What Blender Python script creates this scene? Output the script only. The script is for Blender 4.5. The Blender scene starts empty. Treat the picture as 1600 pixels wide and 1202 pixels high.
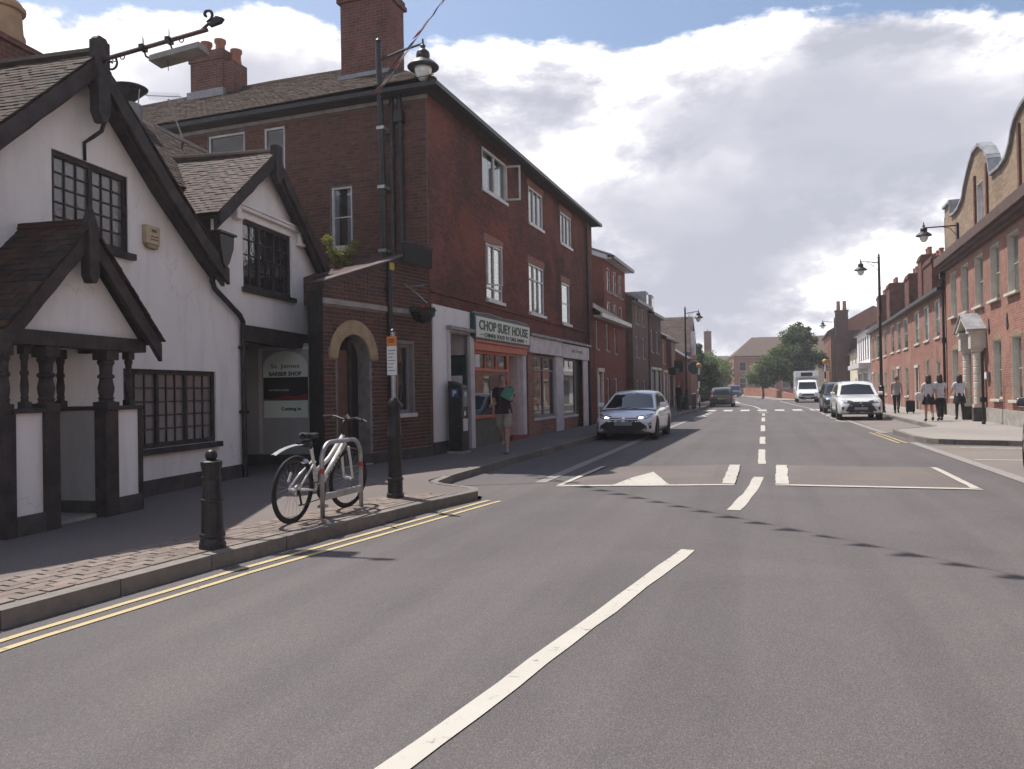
import bpy, bmesh, math, random
from mathutils import Matrix, Vector, noise
from mathutils.geometry import tessellate_polygon
from mathutils.bvhtree import BVHTree
R = math.radians
rnd = random.Random(7)
scene = bpy.context.scene
COL = scene.collection

# ------------------------------------------------------------------ camera
cd_ = bpy.data.cameras.new('camera'); cam = bpy.data.objects.new('camera', cd_); COL.objects.link(cam)
cd_.sensor_width = 36; cd_.lens = 27; cd_.clip_start = 0.05; cd_.clip_end = 3000
def cam_matrix(loc, yaw, pitch, roll):
    fw = Vector((-math.sin(yaw)*math.cos(pitch), math.cos(yaw)*math.cos(pitch), math.sin(pitch)))
    r = Vector((math.cos(yaw), math.sin(yaw), 0)); u = r.cross(fw)
    r2 = r*math.cos(roll)-u*math.sin(roll); u2 = u*math.cos(roll)+r*math.sin(roll)
    m = Matrix((r2, u2, -fw)).transposed().to_4x4(); m.translation = loc
    return m
cam.matrix_world = cam_matrix(Vector((0, 0, 1.5)), R(18.2), R(0.5), R(1.0))
scene.camera = cam

# ------------------------------------------------------------------ light: sun high on the left, slightly ahead
SUN_AZ, SUN_EL = R(64), R(62)          # degrees left of +Y, elevation
sd = bpy.data.lights.new('sun', 'SUN'); sun = bpy.data.objects.new('sun', sd); COL.objects.link(sun)
sd.energy = 3.8; sd.angle = R(0.6); sd.color = (1.0, 0.955, 0.90)
sdir = Vector((-math.sin(SUN_AZ)*math.cos(SUN_EL), math.cos(SUN_AZ)*math.cos(SUN_EL), math.sin(SUN_EL)))
sun.rotation_euler = sdir.to_track_quat('Z', 'Y').to_euler(); sun.location = (-30, 20, 60)
scene.view_settings.view_transform = 'Standard'; scene.view_settings.look = 'None'
scene.view_settings.exposure = 0.62; scene.view_settings.gamma = 1.0

# ------------------------------------------------------------------ node helpers
class NT:
    def __init__(s, nt): s.nt = nt; s.n = nt.nodes; s.l = nt.links
    def add(s, t, ins=None, **props):
        nd = s.n.new(t)
        for k, v in props.items(): setattr(nd, k, v)
        for k, v in (ins or {}).items(): s.put(nd.inputs[k], v)
        return nd
    def put(s, sock, v):
        if hasattr(v, 'is_output') or isinstance(v, bpy.types.NodeSocket): s.l.new(v, sock)
        else: sock.default_value = v
    def math(s, op, a, b=0.0, c=None, clamp=False):
        nd = s.n.new('ShaderNodeMath'); nd.operation = op; nd.use_clamp = clamp
        s.put(nd.inputs[0], a); s.put(nd.inputs[1], b)
        if c is not None: s.put(nd.inputs[2], c)
        return nd.outputs[0]
    def mix(s, f, a, b, mode='MIX'):
        nd = s.n.new('ShaderNodeMix'); nd.data_type = 'RGBA'; nd.blend_type = mode
        s.put(nd.inputs[0], f); s.put(nd.inputs[6], col4(a)); s.put(nd.inputs[7], col4(b))
        return nd.outputs[2]
    def ramp(s, f, stops):
        nd = s.n.new('ShaderNodeValToRGB'); e = nd.color_ramp.elements
        while len(e) < len(stops): e.new(0.5)
        for i, (p, c) in enumerate(stops): e[i].position = p; e[i].color = col4(c)
        s.put(nd.inputs[0], f); return nd.outputs[0]
    def noise(s, vec, scale, detail=4, rough=0.55, dist=0.0):
        nd = s.n.new('ShaderNodeTexNoise')
        nd.inputs['Scale'].default_value = scale; nd.inputs['Detail'].default_value = detail
        nd.inputs['Roughness'].default_value = rough; nd.inputs['Distortion'].default_value = dist
        if vec is not None: s.l.new(vec, nd.inputs['Vector'])
        return nd.outputs[0]
    def smooth(s, v, a, b):
        nd = s.n.new('ShaderNodeMapRange'); nd.interpolation_type = 'SMOOTHSTEP'
        s.put(nd.inputs[0], v); s.put(nd.inputs[1], a); s.put(nd.inputs[2], b)
        return nd.outputs[0]
def col4(c):
    if isinstance(c, (int, float)): return (c, c, c, 1)
    if isinstance(c, (tuple, list)) and len(c) == 3: return (*c, 1)
    return c

# ------------------------------------------------------------------ sky: clear blue with a broad bank of cumulus
w = bpy.data.worlds.new('World'); scene.world = w; w.use_nodes = True
t = NT(w.node_tree); t.n.clear()
out = t.add('ShaderNodeOutputWorld')
sky = t.add('ShaderNodeTexSky', sky_type='NISHITA', sun_disc=False, sun_elevation=SUN_EL, sun_rotation=-SUN_AZ, altitude=60, air_density=1.0, dust_density=1.6, ozone_density=1.2)
bg1 = t.add('ShaderNodeBackground', {'Color': sky.outputs[0], 'Strength': 0.095})
tc = t.add('ShaderNodeTexCoord'); sep = t.add('ShaderNodeSeparateXYZ', {0: tc.outputs['Generated']})
zc = t.math('MAXIMUM', sep.outputs[2], 0.0)
den = t.math('ADD', t.math('MULTIPLY', zc, 0.55), 0.55)
cmb = t.add('ShaderNodeCombineXYZ', {0: t.math('DIVIDE', sep.outputs[0], den), 1: t.math('DIVIDE', sep.outputs[1], den), 2: t.math('MULTIPLY', zc, 2.3)})
off = t.add('ShaderNodeVectorMath', {0: cmb.outputs[0], 1: (3.02, 1.78, 0.35)}, operation='ADD').outputs[0]
sunofs = t.add('ShaderNodeVectorMath', {0: off, 1: (-0.06, 0.015, 0.12)}, operation='ADD').outputs[0]
n1 = t.noise(off, 2.2, 11, 0.60, 0.1)
n1b = t.noise(sunofs, 2.2, 11, 0.60, 0.1)
n2 = t.noise(off, 1.05, 5, 0.5, 0.3)
thr = t.add('ShaderNodeMapRange', {0: zc, 1: 0.32, 2: 0.475, 3: 0.20, 4: 0.64}, interpolation_type='SMOOTHSTEP').outputs[0]
mask = t.smooth(n1, t.math('SUBTRACT', thr, 0.02), t.math('ADD', thr, 0.05))
depth = t.math('MULTIPLY', t.math('SUBTRACT', n1, thr), 3.0, clamp=True)
lit = t.math('MULTIPLY_ADD', t.math('SUBTRACT', n1, n1b), 7.0, 0.74, clamp=True)
grey = t.math('MULTIPLY', t.smooth(n2, 0.44, 0.66), depth)
shade = t.math('MULTIPLY', lit, t.math('SUBTRACT', 1.12, t.math('MULTIPLY', grey, 1.0)), clamp=True)
ccol = t.ramp(shade, [(0.0, (0.36, 0.37, 0.43)), (0.30, (0.44, 0.445, 0.505)), (0.55, (0.58, 0.575, 0.62)), (0.75, (0.80, 0.79, 0.81)), (0.93, (1.05, 1.03, 1.01))])
bg2 = t.add('ShaderNodeBackground', {'Color': ccol, 'Strength': 1.0})
mx = t.add('ShaderNodeMixShader', {0: mask, 1: bg1.outputs[0], 2: bg2.outputs[0]})
t.l.new(mx.outputs[0], out.inputs[0])

# ------------------------------------------------------------------ materials
MATS = {}
def new_mat(name):
    m = bpy.data.materials.new(name); m.use_nodes = True; MATS[name] = m
    nt = NT(m.node_tree); b = nt.n['Principled BSDF']
    return m, nt, b
def plain(name, c, rough=0.6, metal=0.0, spec=0.5, c2=None, scale=6.0, bump=0.0, bscale=40.0, coat=0.0, detail=5):
    m, t, b = new_mat(name)
    b.inputs['Roughness'].default_value = rough; b.inputs['Metallic'].default_value = metal
    b.inputs['Specular IOR Level'].default_value = spec; b.inputs['Coat Weight'].default_value = coat
    b.inputs['Coat Roughness'].default_value = 0.06
    tc = t.add('ShaderNodeTexCoord').outputs['Object']
    if c2 is None: c2 = tuple(x*0.82 for x in c)
    f = t.smooth(t.noise(tc, scale, detail, 0.6), 0.35, 0.68)
    t.put(b.inputs['Base Color'], t.mix(f, c, c2))
    if bump:
        bn = t.add('ShaderNodeBump', {'Height': t.noise(tc, bscale, 4, 0.6), 'Strength': bump, 'Distance': 0.02})
        t.l.new(bn.outputs[0], b.inputs['Normal'])
    return m
def per_piece(name, cols, rough=0.85, bump=0.4, bscale=30):
    """colour drawn per loose piece (object and mesh island), with grain on top"""
    m, t, b = new_mat(name)
    oi = t.add('ShaderNodeObjectInfo').outputs['Random']; isl = t.add('ShaderNodeNewGeometry').outputs['Random Per Island']
    f = t.math('FRACT', t.math('ADD', oi, isl))
    c = t.ramp(f, [(i/(len(cols)-1), k) for i, k in enumerate(cols)])
    geo = t.add('ShaderNodeNewGeometry').outputs['Position']
    g = t.smooth(t.noise(geo, 9, 6, 0.65), 0.3, 0.72)
    c = t.mix(t.math('MULTIPLY', g, 0.45), c, t.mix(1.0, c, (0.5, 0.52, 0.46), 'MULTIPLY'))
    t.put(b.inputs['Base Color'], c); b.inputs['Roughness'].default_value = rough; b.inputs['Specular IOR Level'].default_value = 0.12
    bn = t.add('ShaderNodeBump', {'Height': t.noise(geo, bscale, 4, 0.6), 'Strength': bump, 'Distance': 0.012})
    t.l.new(bn.outputs[0], b.inputs['Normal'])
    return m
def brick(name, a, b2, mortar, stain=(0.35, 0.33, 0.32), stain_amt=0.5, stain_scale=0.6, bond=0.5, patch=None):
    m, t, b = new_mat(name)
    tc = t.add('ShaderNodeTexCoord'); sp = t.add('ShaderNodeSeparateXYZ', {0: tc.outputs['Object']})
    nn = t.add('ShaderNodeSeparateXYZ', {0: tc.outputs['Normal']})
    sel = t.math('GREATER_THAN', t.math('ABSOLUTE', nn.outputs[0]), t.math('ABSOLUTE', nn.outputs[1]))
    uu = t.math('ADD', t.math('MULTIPLY', sp.outputs[0], t.math('SUBTRACT', 1.0, sel)), t.math('MULTIPLY', sp.outputs[1], sel))
    wob = t.math('MULTIPLY', t.math('SUBTRACT', t.noise(tc.outputs['Object'], 3.0, 2), 0.5), 0.012)
    v = t.add('ShaderNodeCombineXYZ', {0: uu, 1: t.math('ADD', sp.outputs[2], wob), 2: 0.0})
    bt = t.add('ShaderNodeTexBrick', {'Vector': v.outputs[0], 'Color1': col4(a), 'Color2': col4(b2), 'Mortar': col4(mortar), 'Scale': 1.0, 'Mortar Size': 0.006, 'Mortar Smooth': 0.25, 'Bias': 0.0, 'Brick Width': 0.225, 'Row Height': 0.075})
    bt.offset = bond
    c = bt.outputs[0]
    f1 = t.smooth(t.noise(tc.outputs['Object'], stain_scale, 6, 0.6, 0.4), 0.40, 0.68)
    c = t.mix(t.math('MULTIPLY', f1, stain_amt), c, t.mix(1.0, c, stain, 'MULTIPLY'))
    if patch:
        f2 = t.smooth(t.noise(tc.outputs['Object'], 0.5, 4, 0.55, 0.8), 0.52, 0.66)
        c = t.mix(t.math('MULTIPLY', f2, 0.45), c, patch)
    f3 = t.smooth(t.noise(tc.outputs['Object'], 11, 5, 0.75), 0.38, 0.72)
    c = t.mix(t.math('MULTIPLY', f3, 0.55), c, t.mix(1.0, c, (0.50, 0.50, 0.52), 'MULTIPLY'))
    f4 = t.smooth(t.noise(tc.outputs['Object'], 2.6, 5, 0.7, 0.5), 0.42, 0.66)
    c = t.mix(t.math('MULTIPLY', f4, 0.35), c, t.mix(1.0, c, (1.35, 1.30, 1.22), 'MULTIPLY'))
    t.put(b.inputs['Base Color'], c); b.inputs['Roughness'].default_value = 0.9; b.inputs['Specular IOR Level'].default_value = 0.25
    h = t.math('SUBTRACT', t.math('MULTIPLY', t.noise(tc.outputs['Object'], 60, 3), 0.35), bt.outputs[1])
    bn = t.add('ShaderNodeBump', {'Height': h, 'Strength': 0.6, 'Distance': 0.012}); t.l.new(bn.outputs[0], b.inputs['Normal'])
    return m
def glass(name, tint=(0.02, 0.022, 0.025), rough=0.03, wob=0.06):
    m, t, b = new_mat(name)
    b.inputs['Base Color'].default_value = col4(tint); b.inputs['Roughness'].default_value = rough
    b.inputs['Specular IOR Level'].default_value = 0.75
    tc = t.add('ShaderNodeTexCoord').outputs['Object']
    bn = t.add('ShaderNodeBump', {'Height': t.noise(tc, 3.0, 1), 'Strength': wob, 'Distance': 0.05}); t.l.new(bn.outputs[0], b.inputs['Normal'])
    return m
def emit(name, c, s):
    m, t, b = new_mat(name)
    b.inputs['Emission Color'].default_value = col4(c); b.inputs['Emission Strength'].default_value = s; b.inputs['Base Color'].default_value = col4(c)
    return m

def asphalt(name, base, dark, light, speck=1.0, tracks=True, cracks=True):
    m, t, b = new_mat(name)
    g = t.add('ShaderNodeNewGeometry').outputs['Position']; s = t.add('ShaderNodeSeparateXYZ', {0: g})
    grain = t.add('ShaderNodeTexVoronoi', {'Vector': g, 'Scale': 150.0}).outputs['Color']
    gv = t.add('ShaderNodeSeparateColor', {0: grain}).outputs[0]
    c = t.mix(t.math('MULTIPLY', t.smooth(gv, 0.55, 1.0), 0.34*speck), base, light)
    c = t.mix(t.math('MULTIPLY', t.smooth(gv, 0.32, 0.0), 0.36*speck), c, dark)
    big = t.smooth(t.noise(g, 0.35, 6, 0.6, 0.5), 0.32, 0.7)
    c = t.mix(t.math('MULTIPLY', big, 0.55), c, t.mix(1.0, c, (0.70, 0.70, 0.71), 'MULTIPLY'))
    mid = t.smooth(t.noise(g, 2.3, 6, 0.65), 0.35, 0.7)
    c = t.mix(t.math('MULTIPLY', mid, 0.28), c, t.mix(1.0, c, (1.35, 1.33, 1.3), 'MULTIPLY'))
    if tracks:   # polished wheel paths and oil drip along the lanes
        sk = t.add('ShaderNodeCombineXYZ', {0: t.math('MULTIPLY', s.outputs[0], 1.9), 1: t.math('MULTIPLY', s.outputs[1], 0.06), 2: 0.0})
        tr = t.smooth(t.noise(sk.outputs[0], 1.0, 3, 0.5), 0.42, 0.62)
        c = t.mix(t.math('MULTIPLY', tr, 0.38), c, t.mix(1.0, c, (0.70, 0.70, 0.72), 'MULTIPLY'))
    t.put(b.inputs['Base Color'], c)
    t.put(b.inputs['Roughness'], t.math('MULTIPLY_ADD', mid, 0.12, 0.78)); b.inputs['Specular IOR Level'].default_value = 0.35
    bn = t.add('ShaderNodeBump', {'Height': t.add('ShaderNodeTexVoronoi', {'Vector': g, 'Scale': 110.0}).outputs[0], 'Strength': 0.55, 'Distance': 0.006})
    t.l.new(bn.outputs[0], b.inputs['Normal'])
    return m
def paint(name, c, under, wear=0.5, wscale=9.0):
    m, t, b = new_mat(name)
    g = t.add('ShaderNodeNewGeometry').outputs['Position']
    f = t.smooth(t.noise(g, wscale, 8, 0.75, 0.3), wear, wear+0.12)
    f2 = t.smooth(t.noise(g, 1.6, 4, 0.6), 0.3, 0.7)
    cc = t.mix(t.math('MULTIPLY', f2, 0.3), c, tuple(x*0.75 for x in c))
    t.put(b.inputs['Base Color'], t.mix(f, cc, under)); b.inputs['Roughness'].default_value = 0.75
    bn = t.add('ShaderNodeBump', {'Height': t.noise(g, 90, 3), 'Strength': 0.3, 'Distance': 0.004}); t.l.new(bn.outputs[0], b.inputs['Normal'])
    return m
def render_wall(name, c, dirt):
    m, t, b = new_mat(name)
    tc = t.add('ShaderNodeTexCoord').outputs['Object']
    st = t.add('ShaderNodeVectorMath', {0: tc, 1: (2.2, 2.2, 0.45)}, operation='MULTIPLY').outputs[0]
    f1 = t.smooth(t.noise(st, 1.5, 7, 0.62, 0.3), 0.42, 0.75)
    f2 = t.smooth(t.noise(tc, 0.9, 5, 0.6), 0.4, 0.7)
    cc = t.mix(t.math('MULTIPLY', f1, 0.55), c, dirt); cc = t.mix(t.math('MULTIPLY', f2, 0.25), cc, tuple(x*0.86 for x in c))
    crack = t.add('ShaderNodeTexVoronoi', {'Vector': t.add('ShaderNodeVectorMath', {0: tc, 1: t.add('ShaderNodeTexNoise', {'Vector': tc, 'Scale': 2.0, 'Detail': 5.0}).outputs['Color']}, operation='ADD').outputs[0], 'Scale': 0.55}, feature='DISTANCE_TO_EDGE').outputs[0]
    cf = t.math('MULTIPLY', t.smooth(crack, 0.007, 0.0), t.smooth(t.noise(tc, 0.8, 2), 0.5, 0.62))
    cc = t.mix(t.math('MULTIPLY', cf, 0.28), cc, (0.25, 0.24, 0.23))
    t.put(b.inputs['Base Color'], cc); b.inputs['Roughness'].default_value = 0.85
    h = t.math('ADD', t.noise(tc, 5, 3), t.math('MULTIPLY', t.noise(tc, 55, 4), 0.25))
    bn = t.add('ShaderNodeBump', {'Height': h, 'Strength': 0.5, 'Distance': 0.03}); t.l.new(bn.outputs[0], b.inputs['Normal'])
    return m
ASPH = (0.112, 0.100, 0.098)
asphalt('asphalt', ASPH, (0.055, 0.049, 0.047), (0.235, 0.21, 0.2))
asphalt('bay_asphalt', (0.19, 0.165, 0.145), (0.10, 0.09, 0.08), (0.30, 0.26, 0.23), 0.8, False)
asphalt('footway', (0.165, 0.136, 0.124), (0.085, 0.072, 0.066), (0.25, 0.215, 0.2), 0.7, False)
asphalt('footway_light', (0.27, 0.245, 0.225), (0.17, 0.15, 0.14), (0.36, 0.33, 0.30), 0.7, False)
asphalt('cushion_asphalt', (0.15, 0.125, 0.115), (0.07, 0.06, 0.055), (0.25, 0.22, 0.2), 1.0, False)
asphalt('ground', (0.16, 0.155, 0.12), (0.08, 0.08, 0.06), (0.24, 0.23, 0.19), 0.6, False)
paint('white_paint', (0.46, 0.43, 0.375), ASPH, 0.565)
paint('worn_paint', (0.55, 0.52, 0.46), ASPH, 0.53, 6)
paint('yellow_paint', (0.47, 0.37, 0.19), (0.15, 0.13, 0.11), 0.56)
paint('sett_strip', (0.27, 0.245, 0.225), (0.16, 0.145, 0.14), 0.5, 14)
per_piece('paving_block', [(0.205, 0.165, 0.145), (0.25, 0.20, 0.175), (0.22, 0.185, 0.168), (0.28, 0.225, 0.195), (0.19, 0.158, 0.142)], 0.9, 0.3, 60)
per_piece('kerb_granite', [(0.235, 0.21, 0.19), (0.19, 0.175, 0.16), (0.27, 0.24, 0.215)], 0.85, 0.4, 70)
render_wall('white_render', (0.80, 0.775, 0.76), (0.60, 0.57, 0.55))
render_wall('cream_render', (0.60, 0.55, 0.42), (0.42, 0.38, 0.30))
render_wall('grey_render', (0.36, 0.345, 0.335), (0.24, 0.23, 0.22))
plain('black_timber', (0.034, 0.027, 0.028), 0.72, spec=0.3, c2=(0.062, 0.050, 0.049), scale=5, bump=0.5, bscale=18)
plain('black_plinth', (0.045, 0.040, 0.040), 0.8, c2=(0.08, 0.072, 0.068), scale=4, bump=0.4)
plain('black_iron', (0.014, 0.013, 0.014), 0.42, spec=0.35, c2=(0.032, 0.028, 0.028), scale=8, bump=0.15, bscale=50)
plain('rusty_iron', (0.05, 0.028, 0.026), 0.6, c2=(0.09, 0.045, 0.035), scale=10, bump=0.3)
plain('lead', (0.20, 0.20, 0.215), 0.6, c2=(0.30, 0.30, 0.31), scale=3, bump=0.2)
plain('stone', (0.36, 0.33, 0.29), 0.85, c2=(0.25, 0.23, 0.21), scale=4, bump=0.4)
plain('ochre_render', (0.42, 0.31, 0.18), 0.85, c2=(0.30, 0.22, 0.14), scale=4, bump=0.3)
plain('mortar', (0.26, 0.23, 0.215), 0.95, c2=(0.17, 0.155, 0.145), scale=5, bump=0.5, bscale=60)
plain('dark_mortar', (0.16, 0.13, 0.125), 0.95, c2=(0.10, 0.085, 0.08), scale=5, bump=0.5, bscale=60)
plain('roof_board', (0.055, 0.042, 0.038), 0.9)
plain('white_frame', (0.62, 0.60, 0.60), 0.45, c2=(0.50, 0.48, 0.47), scale=3)
plain('cream_frame', (0.62, 0.58, 0.50), 0.5, c2=(0.52, 0.48, 0.41), scale=3)
plain('grey_frame', (0.24, 0.235, 0.24), 0.6)
plain('sash_blind', (0.62, 0.60, 0.49), 0.75, c2=(0.54, 0.53, 0.44), scale=2)
plain('net_curtain', (0.45, 0.45, 0.47), 0.9, c2=(0.32, 0.32, 0.34), scale=12)
plain('orange_paint', (0.52, 0.105, 0.045), 0.5, c2=(0.42, 0.09, 0.045), scale=4, bump=0.1)
plain('red_paint', (0.25, 0.035, 0.025), 0.5, c2=(0.19, 0.03, 0.025), scale=4)
plain('pink_render', (0.62, 0.52, 0.50), 0.7, c2=(0.52, 0.43, 0.41), scale=4)
plain('fascia_white', (0.62, 0.57, 0.575), 0.6, c2=(0.50, 0.46, 0.46), scale=2.5)
plain('sign_cream', (0.66, 0.70, 0.63), 0.5, c2=(0.60, 0.64, 0.57), scale=2)
plain('sign_green', (0.018, 0.06, 0.045), 0.5)
plain('green_grey', (0.115, 0.115, 0.085), 0.7, c2=(0.085, 0.085, 0.065), scale=5, bump=0.15)
plain('dark_green', (0.012, 0.035, 0.024), 0.5)
plain('brown_door', (0.14, 0.062, 0.045), 0.6, c2=(0.10, 0.045, 0.035), scale=5)
plain('text_dark', (0.02, 0.02, 0.022), 0.6)
plain('text_white', (0.7, 0.7, 0.7), 0.6)
plain('tan_plastic', (0.46, 0.36, 0.23), 0.5)
plain('tan_dark', (0.30, 0.20, 0.12), 0.5)  # darker tan for the foot of the alarm box
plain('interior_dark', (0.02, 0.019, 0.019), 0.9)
plain('interior_wall', (0.25, 0.2, 0.17), 0.9)
plain('paper_cream', (0.55, 0.48, 0.30), 0.7)
plain('paper_white', (0.68, 0.68, 0.66), 0.7, c2=(0.62, 0.62, 0.6))
plain('orange_sign', (0.62, 0.19, 0.03), 0.5)
plain('yellow_plate', (0.60, 0.45, 0.06), 0.5)
plain('galvanised', (0.42, 0.42, 0.43), 0.42, 0.7, c2=(0.30, 0.30, 0.31), scale=7)
plain('red_band', (0.42, 0.04, 0.03), 0.5)
plain('rubber', (0.018, 0.018, 0.019), 0.85)
plain('chrome', (0.6, 0.6, 0.62), 0.22, 0.9)
plain('terracotta', (0.32, 0.13, 0.08), 0.85, c2=(0.22, 0.09, 0.06), scale=4, bump=0.2)
plain('terracotta_pale', (0.40, 0.27, 0.16), 0.85, c2=(0.30, 0.19, 0.11), scale=4, bump=0.2)
plain('slate', (0.14, 0.135, 0.145), 0.7, c2=(0.22, 0.21, 0.22), scale=5, bump=0.4, bscale=14)
plain('brown_cornice', (0.105, 0.062, 0.05), 0.75, c2=(0.075, 0.045, 0.037), scale=3)
brick('brick_red', (0.215, 0.070, 0.048), (0.125, 0.046, 0.036), (0.165, 0.10, 0.085), stain=(0.45, 0.55, 0.64), stain_amt=0.95, stain_scale=0.34, patch=(0.27, 0.085, 0.046))
brick('brick_flank', (0.19, 0.080, 0.058), (0.135, 0.062, 0.05), (0.23, 0.155, 0.13), stain_amt=0.6, stain_scale=0.8)
brick('brick_dark', (0.125, 0.068, 0.056), (0.088, 0.054, 0.048), (0.18, 0.14, 0.125), stain_amt=0.5)
brick('brick_smooth_red', (0.25, 0.076, 0.053), (0.19, 0.06, 0.045), (0.25, 0.13, 0.10), stain_amt=0.25)
brick('brick_brown', (0.185, 0.125, 0.100), (0.155, 0.105, 0.085), (0.22, 0.17, 0.15), stain_amt=0.3)
brick('brick_orange', (0.36, 0.165, 0.118), (0.245, 0.112, 0.085), (0.40, 0.31, 0.26), stain=(0.6, 0.58, 0.58), stain_amt=0.5, stain_scale=0.7, patch=(0.37, 0.215, 0.165))
brick('brick_tan', (0.35, 0.255, 0.175), (0.24, 0.17, 0.12), (0.36, 0.28, 0.20), stain_amt=0.35)
brick('brick_far', (0.33, 0.15, 0.10), (0.27, 0.12, 0.085), (0.36, 0.27, 0.22), stain_amt=0.3)
brick('brick_chimney', (0.175, 0.07, 0.052), (0.12, 0.055, 0.045), (0.22, 0.15, 0.12), stain_amt=0.6, stain_scale=1.5)
per_piece('brick_piece', [(0.085, 0.056, 0.049), (0.15, 0.070, 0.054), (0.11, 0.062, 0.052), (0.175, 0.082, 0.062), (0.075, 0.058, 0.053), (0.13, 0.063, 0.05)], 0.9, 0.5, 70)
per_piece('flank_brick_piece', [(0.13, 0.066, 0.053), (0.17, 0.080, 0.061), (0.10, 0.058, 0.049), (0.185, 0.094, 0.072), (0.145, 0.070, 0.054)], 0.9, 0.5, 70)
per_piece('roof_tile', [(0.050, 0.036, 0.031), (0.075, 0.046, 0.037), (0.046, 0.039, 0.035), (0.095, 0.054, 0.040), (0.064, 0.053, 0.044), (0.070, 0.038, 0.031)], 0.85, 0.5, 30)
per_piece('roof_tile_pale', [(0.088, 0.062, 0.055), (0.115, 0.082, 0.071), (0.072, 0.052, 0.047), (0.135, 0.098, 0.084), (0.092, 0.060, 0.052)], 0.8, 0.5, 30)
per_piece('roof_tile_moss', [(0.060, 0.040, 0.031), (0.082, 0.050, 0.037), (0.054, 0.043, 0.033), (0.095, 0.057, 0.041), (0.07, 0.057, 0.041)], 0.9, 0.6, 25)
def clear_glass(name, refl=0.12):
    m, t, b = new_mat(name)
    tr = t.add('ShaderNodeBsdfTransparent', {'Color': (0.82,0.85,0.85,1)}); gl = t.add('ShaderNodeBsdfGlossy', {'Color': (1,1,1,1), 'Roughness': 0.03})
    fr = t.add('ShaderNodeFresnel', {'IOR': 1.55}).outputs[0]
    mx_ = t.add('ShaderNodeMixShader', {0: t.math('ADD', t.math('MULTIPLY', fr, 0.5), refl, clamp=True), 1: tr.outputs[0], 2: gl.outputs[0]})
    t.l.new(mx_.outputs[0], t.n['Material Output'].inputs[0])
clear_glass('clear_glass', 0.05); clear_glass('curtain_glass', 0.10)
glass('window_glass'); glass('shop_glass', (0.016, 0.015, 0.015), 0.02, 0.02)
glass('old_glass', (0.15, 0.145, 0.15), 0.10, 0.05)
glass('car_glass', (0.012, 0.013, 0.015), 0.02, 0.0)
plain('lamp_glass', (0.75, 0.76, 0.74), 0.15, spec=0.6)
M = MATS
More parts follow.
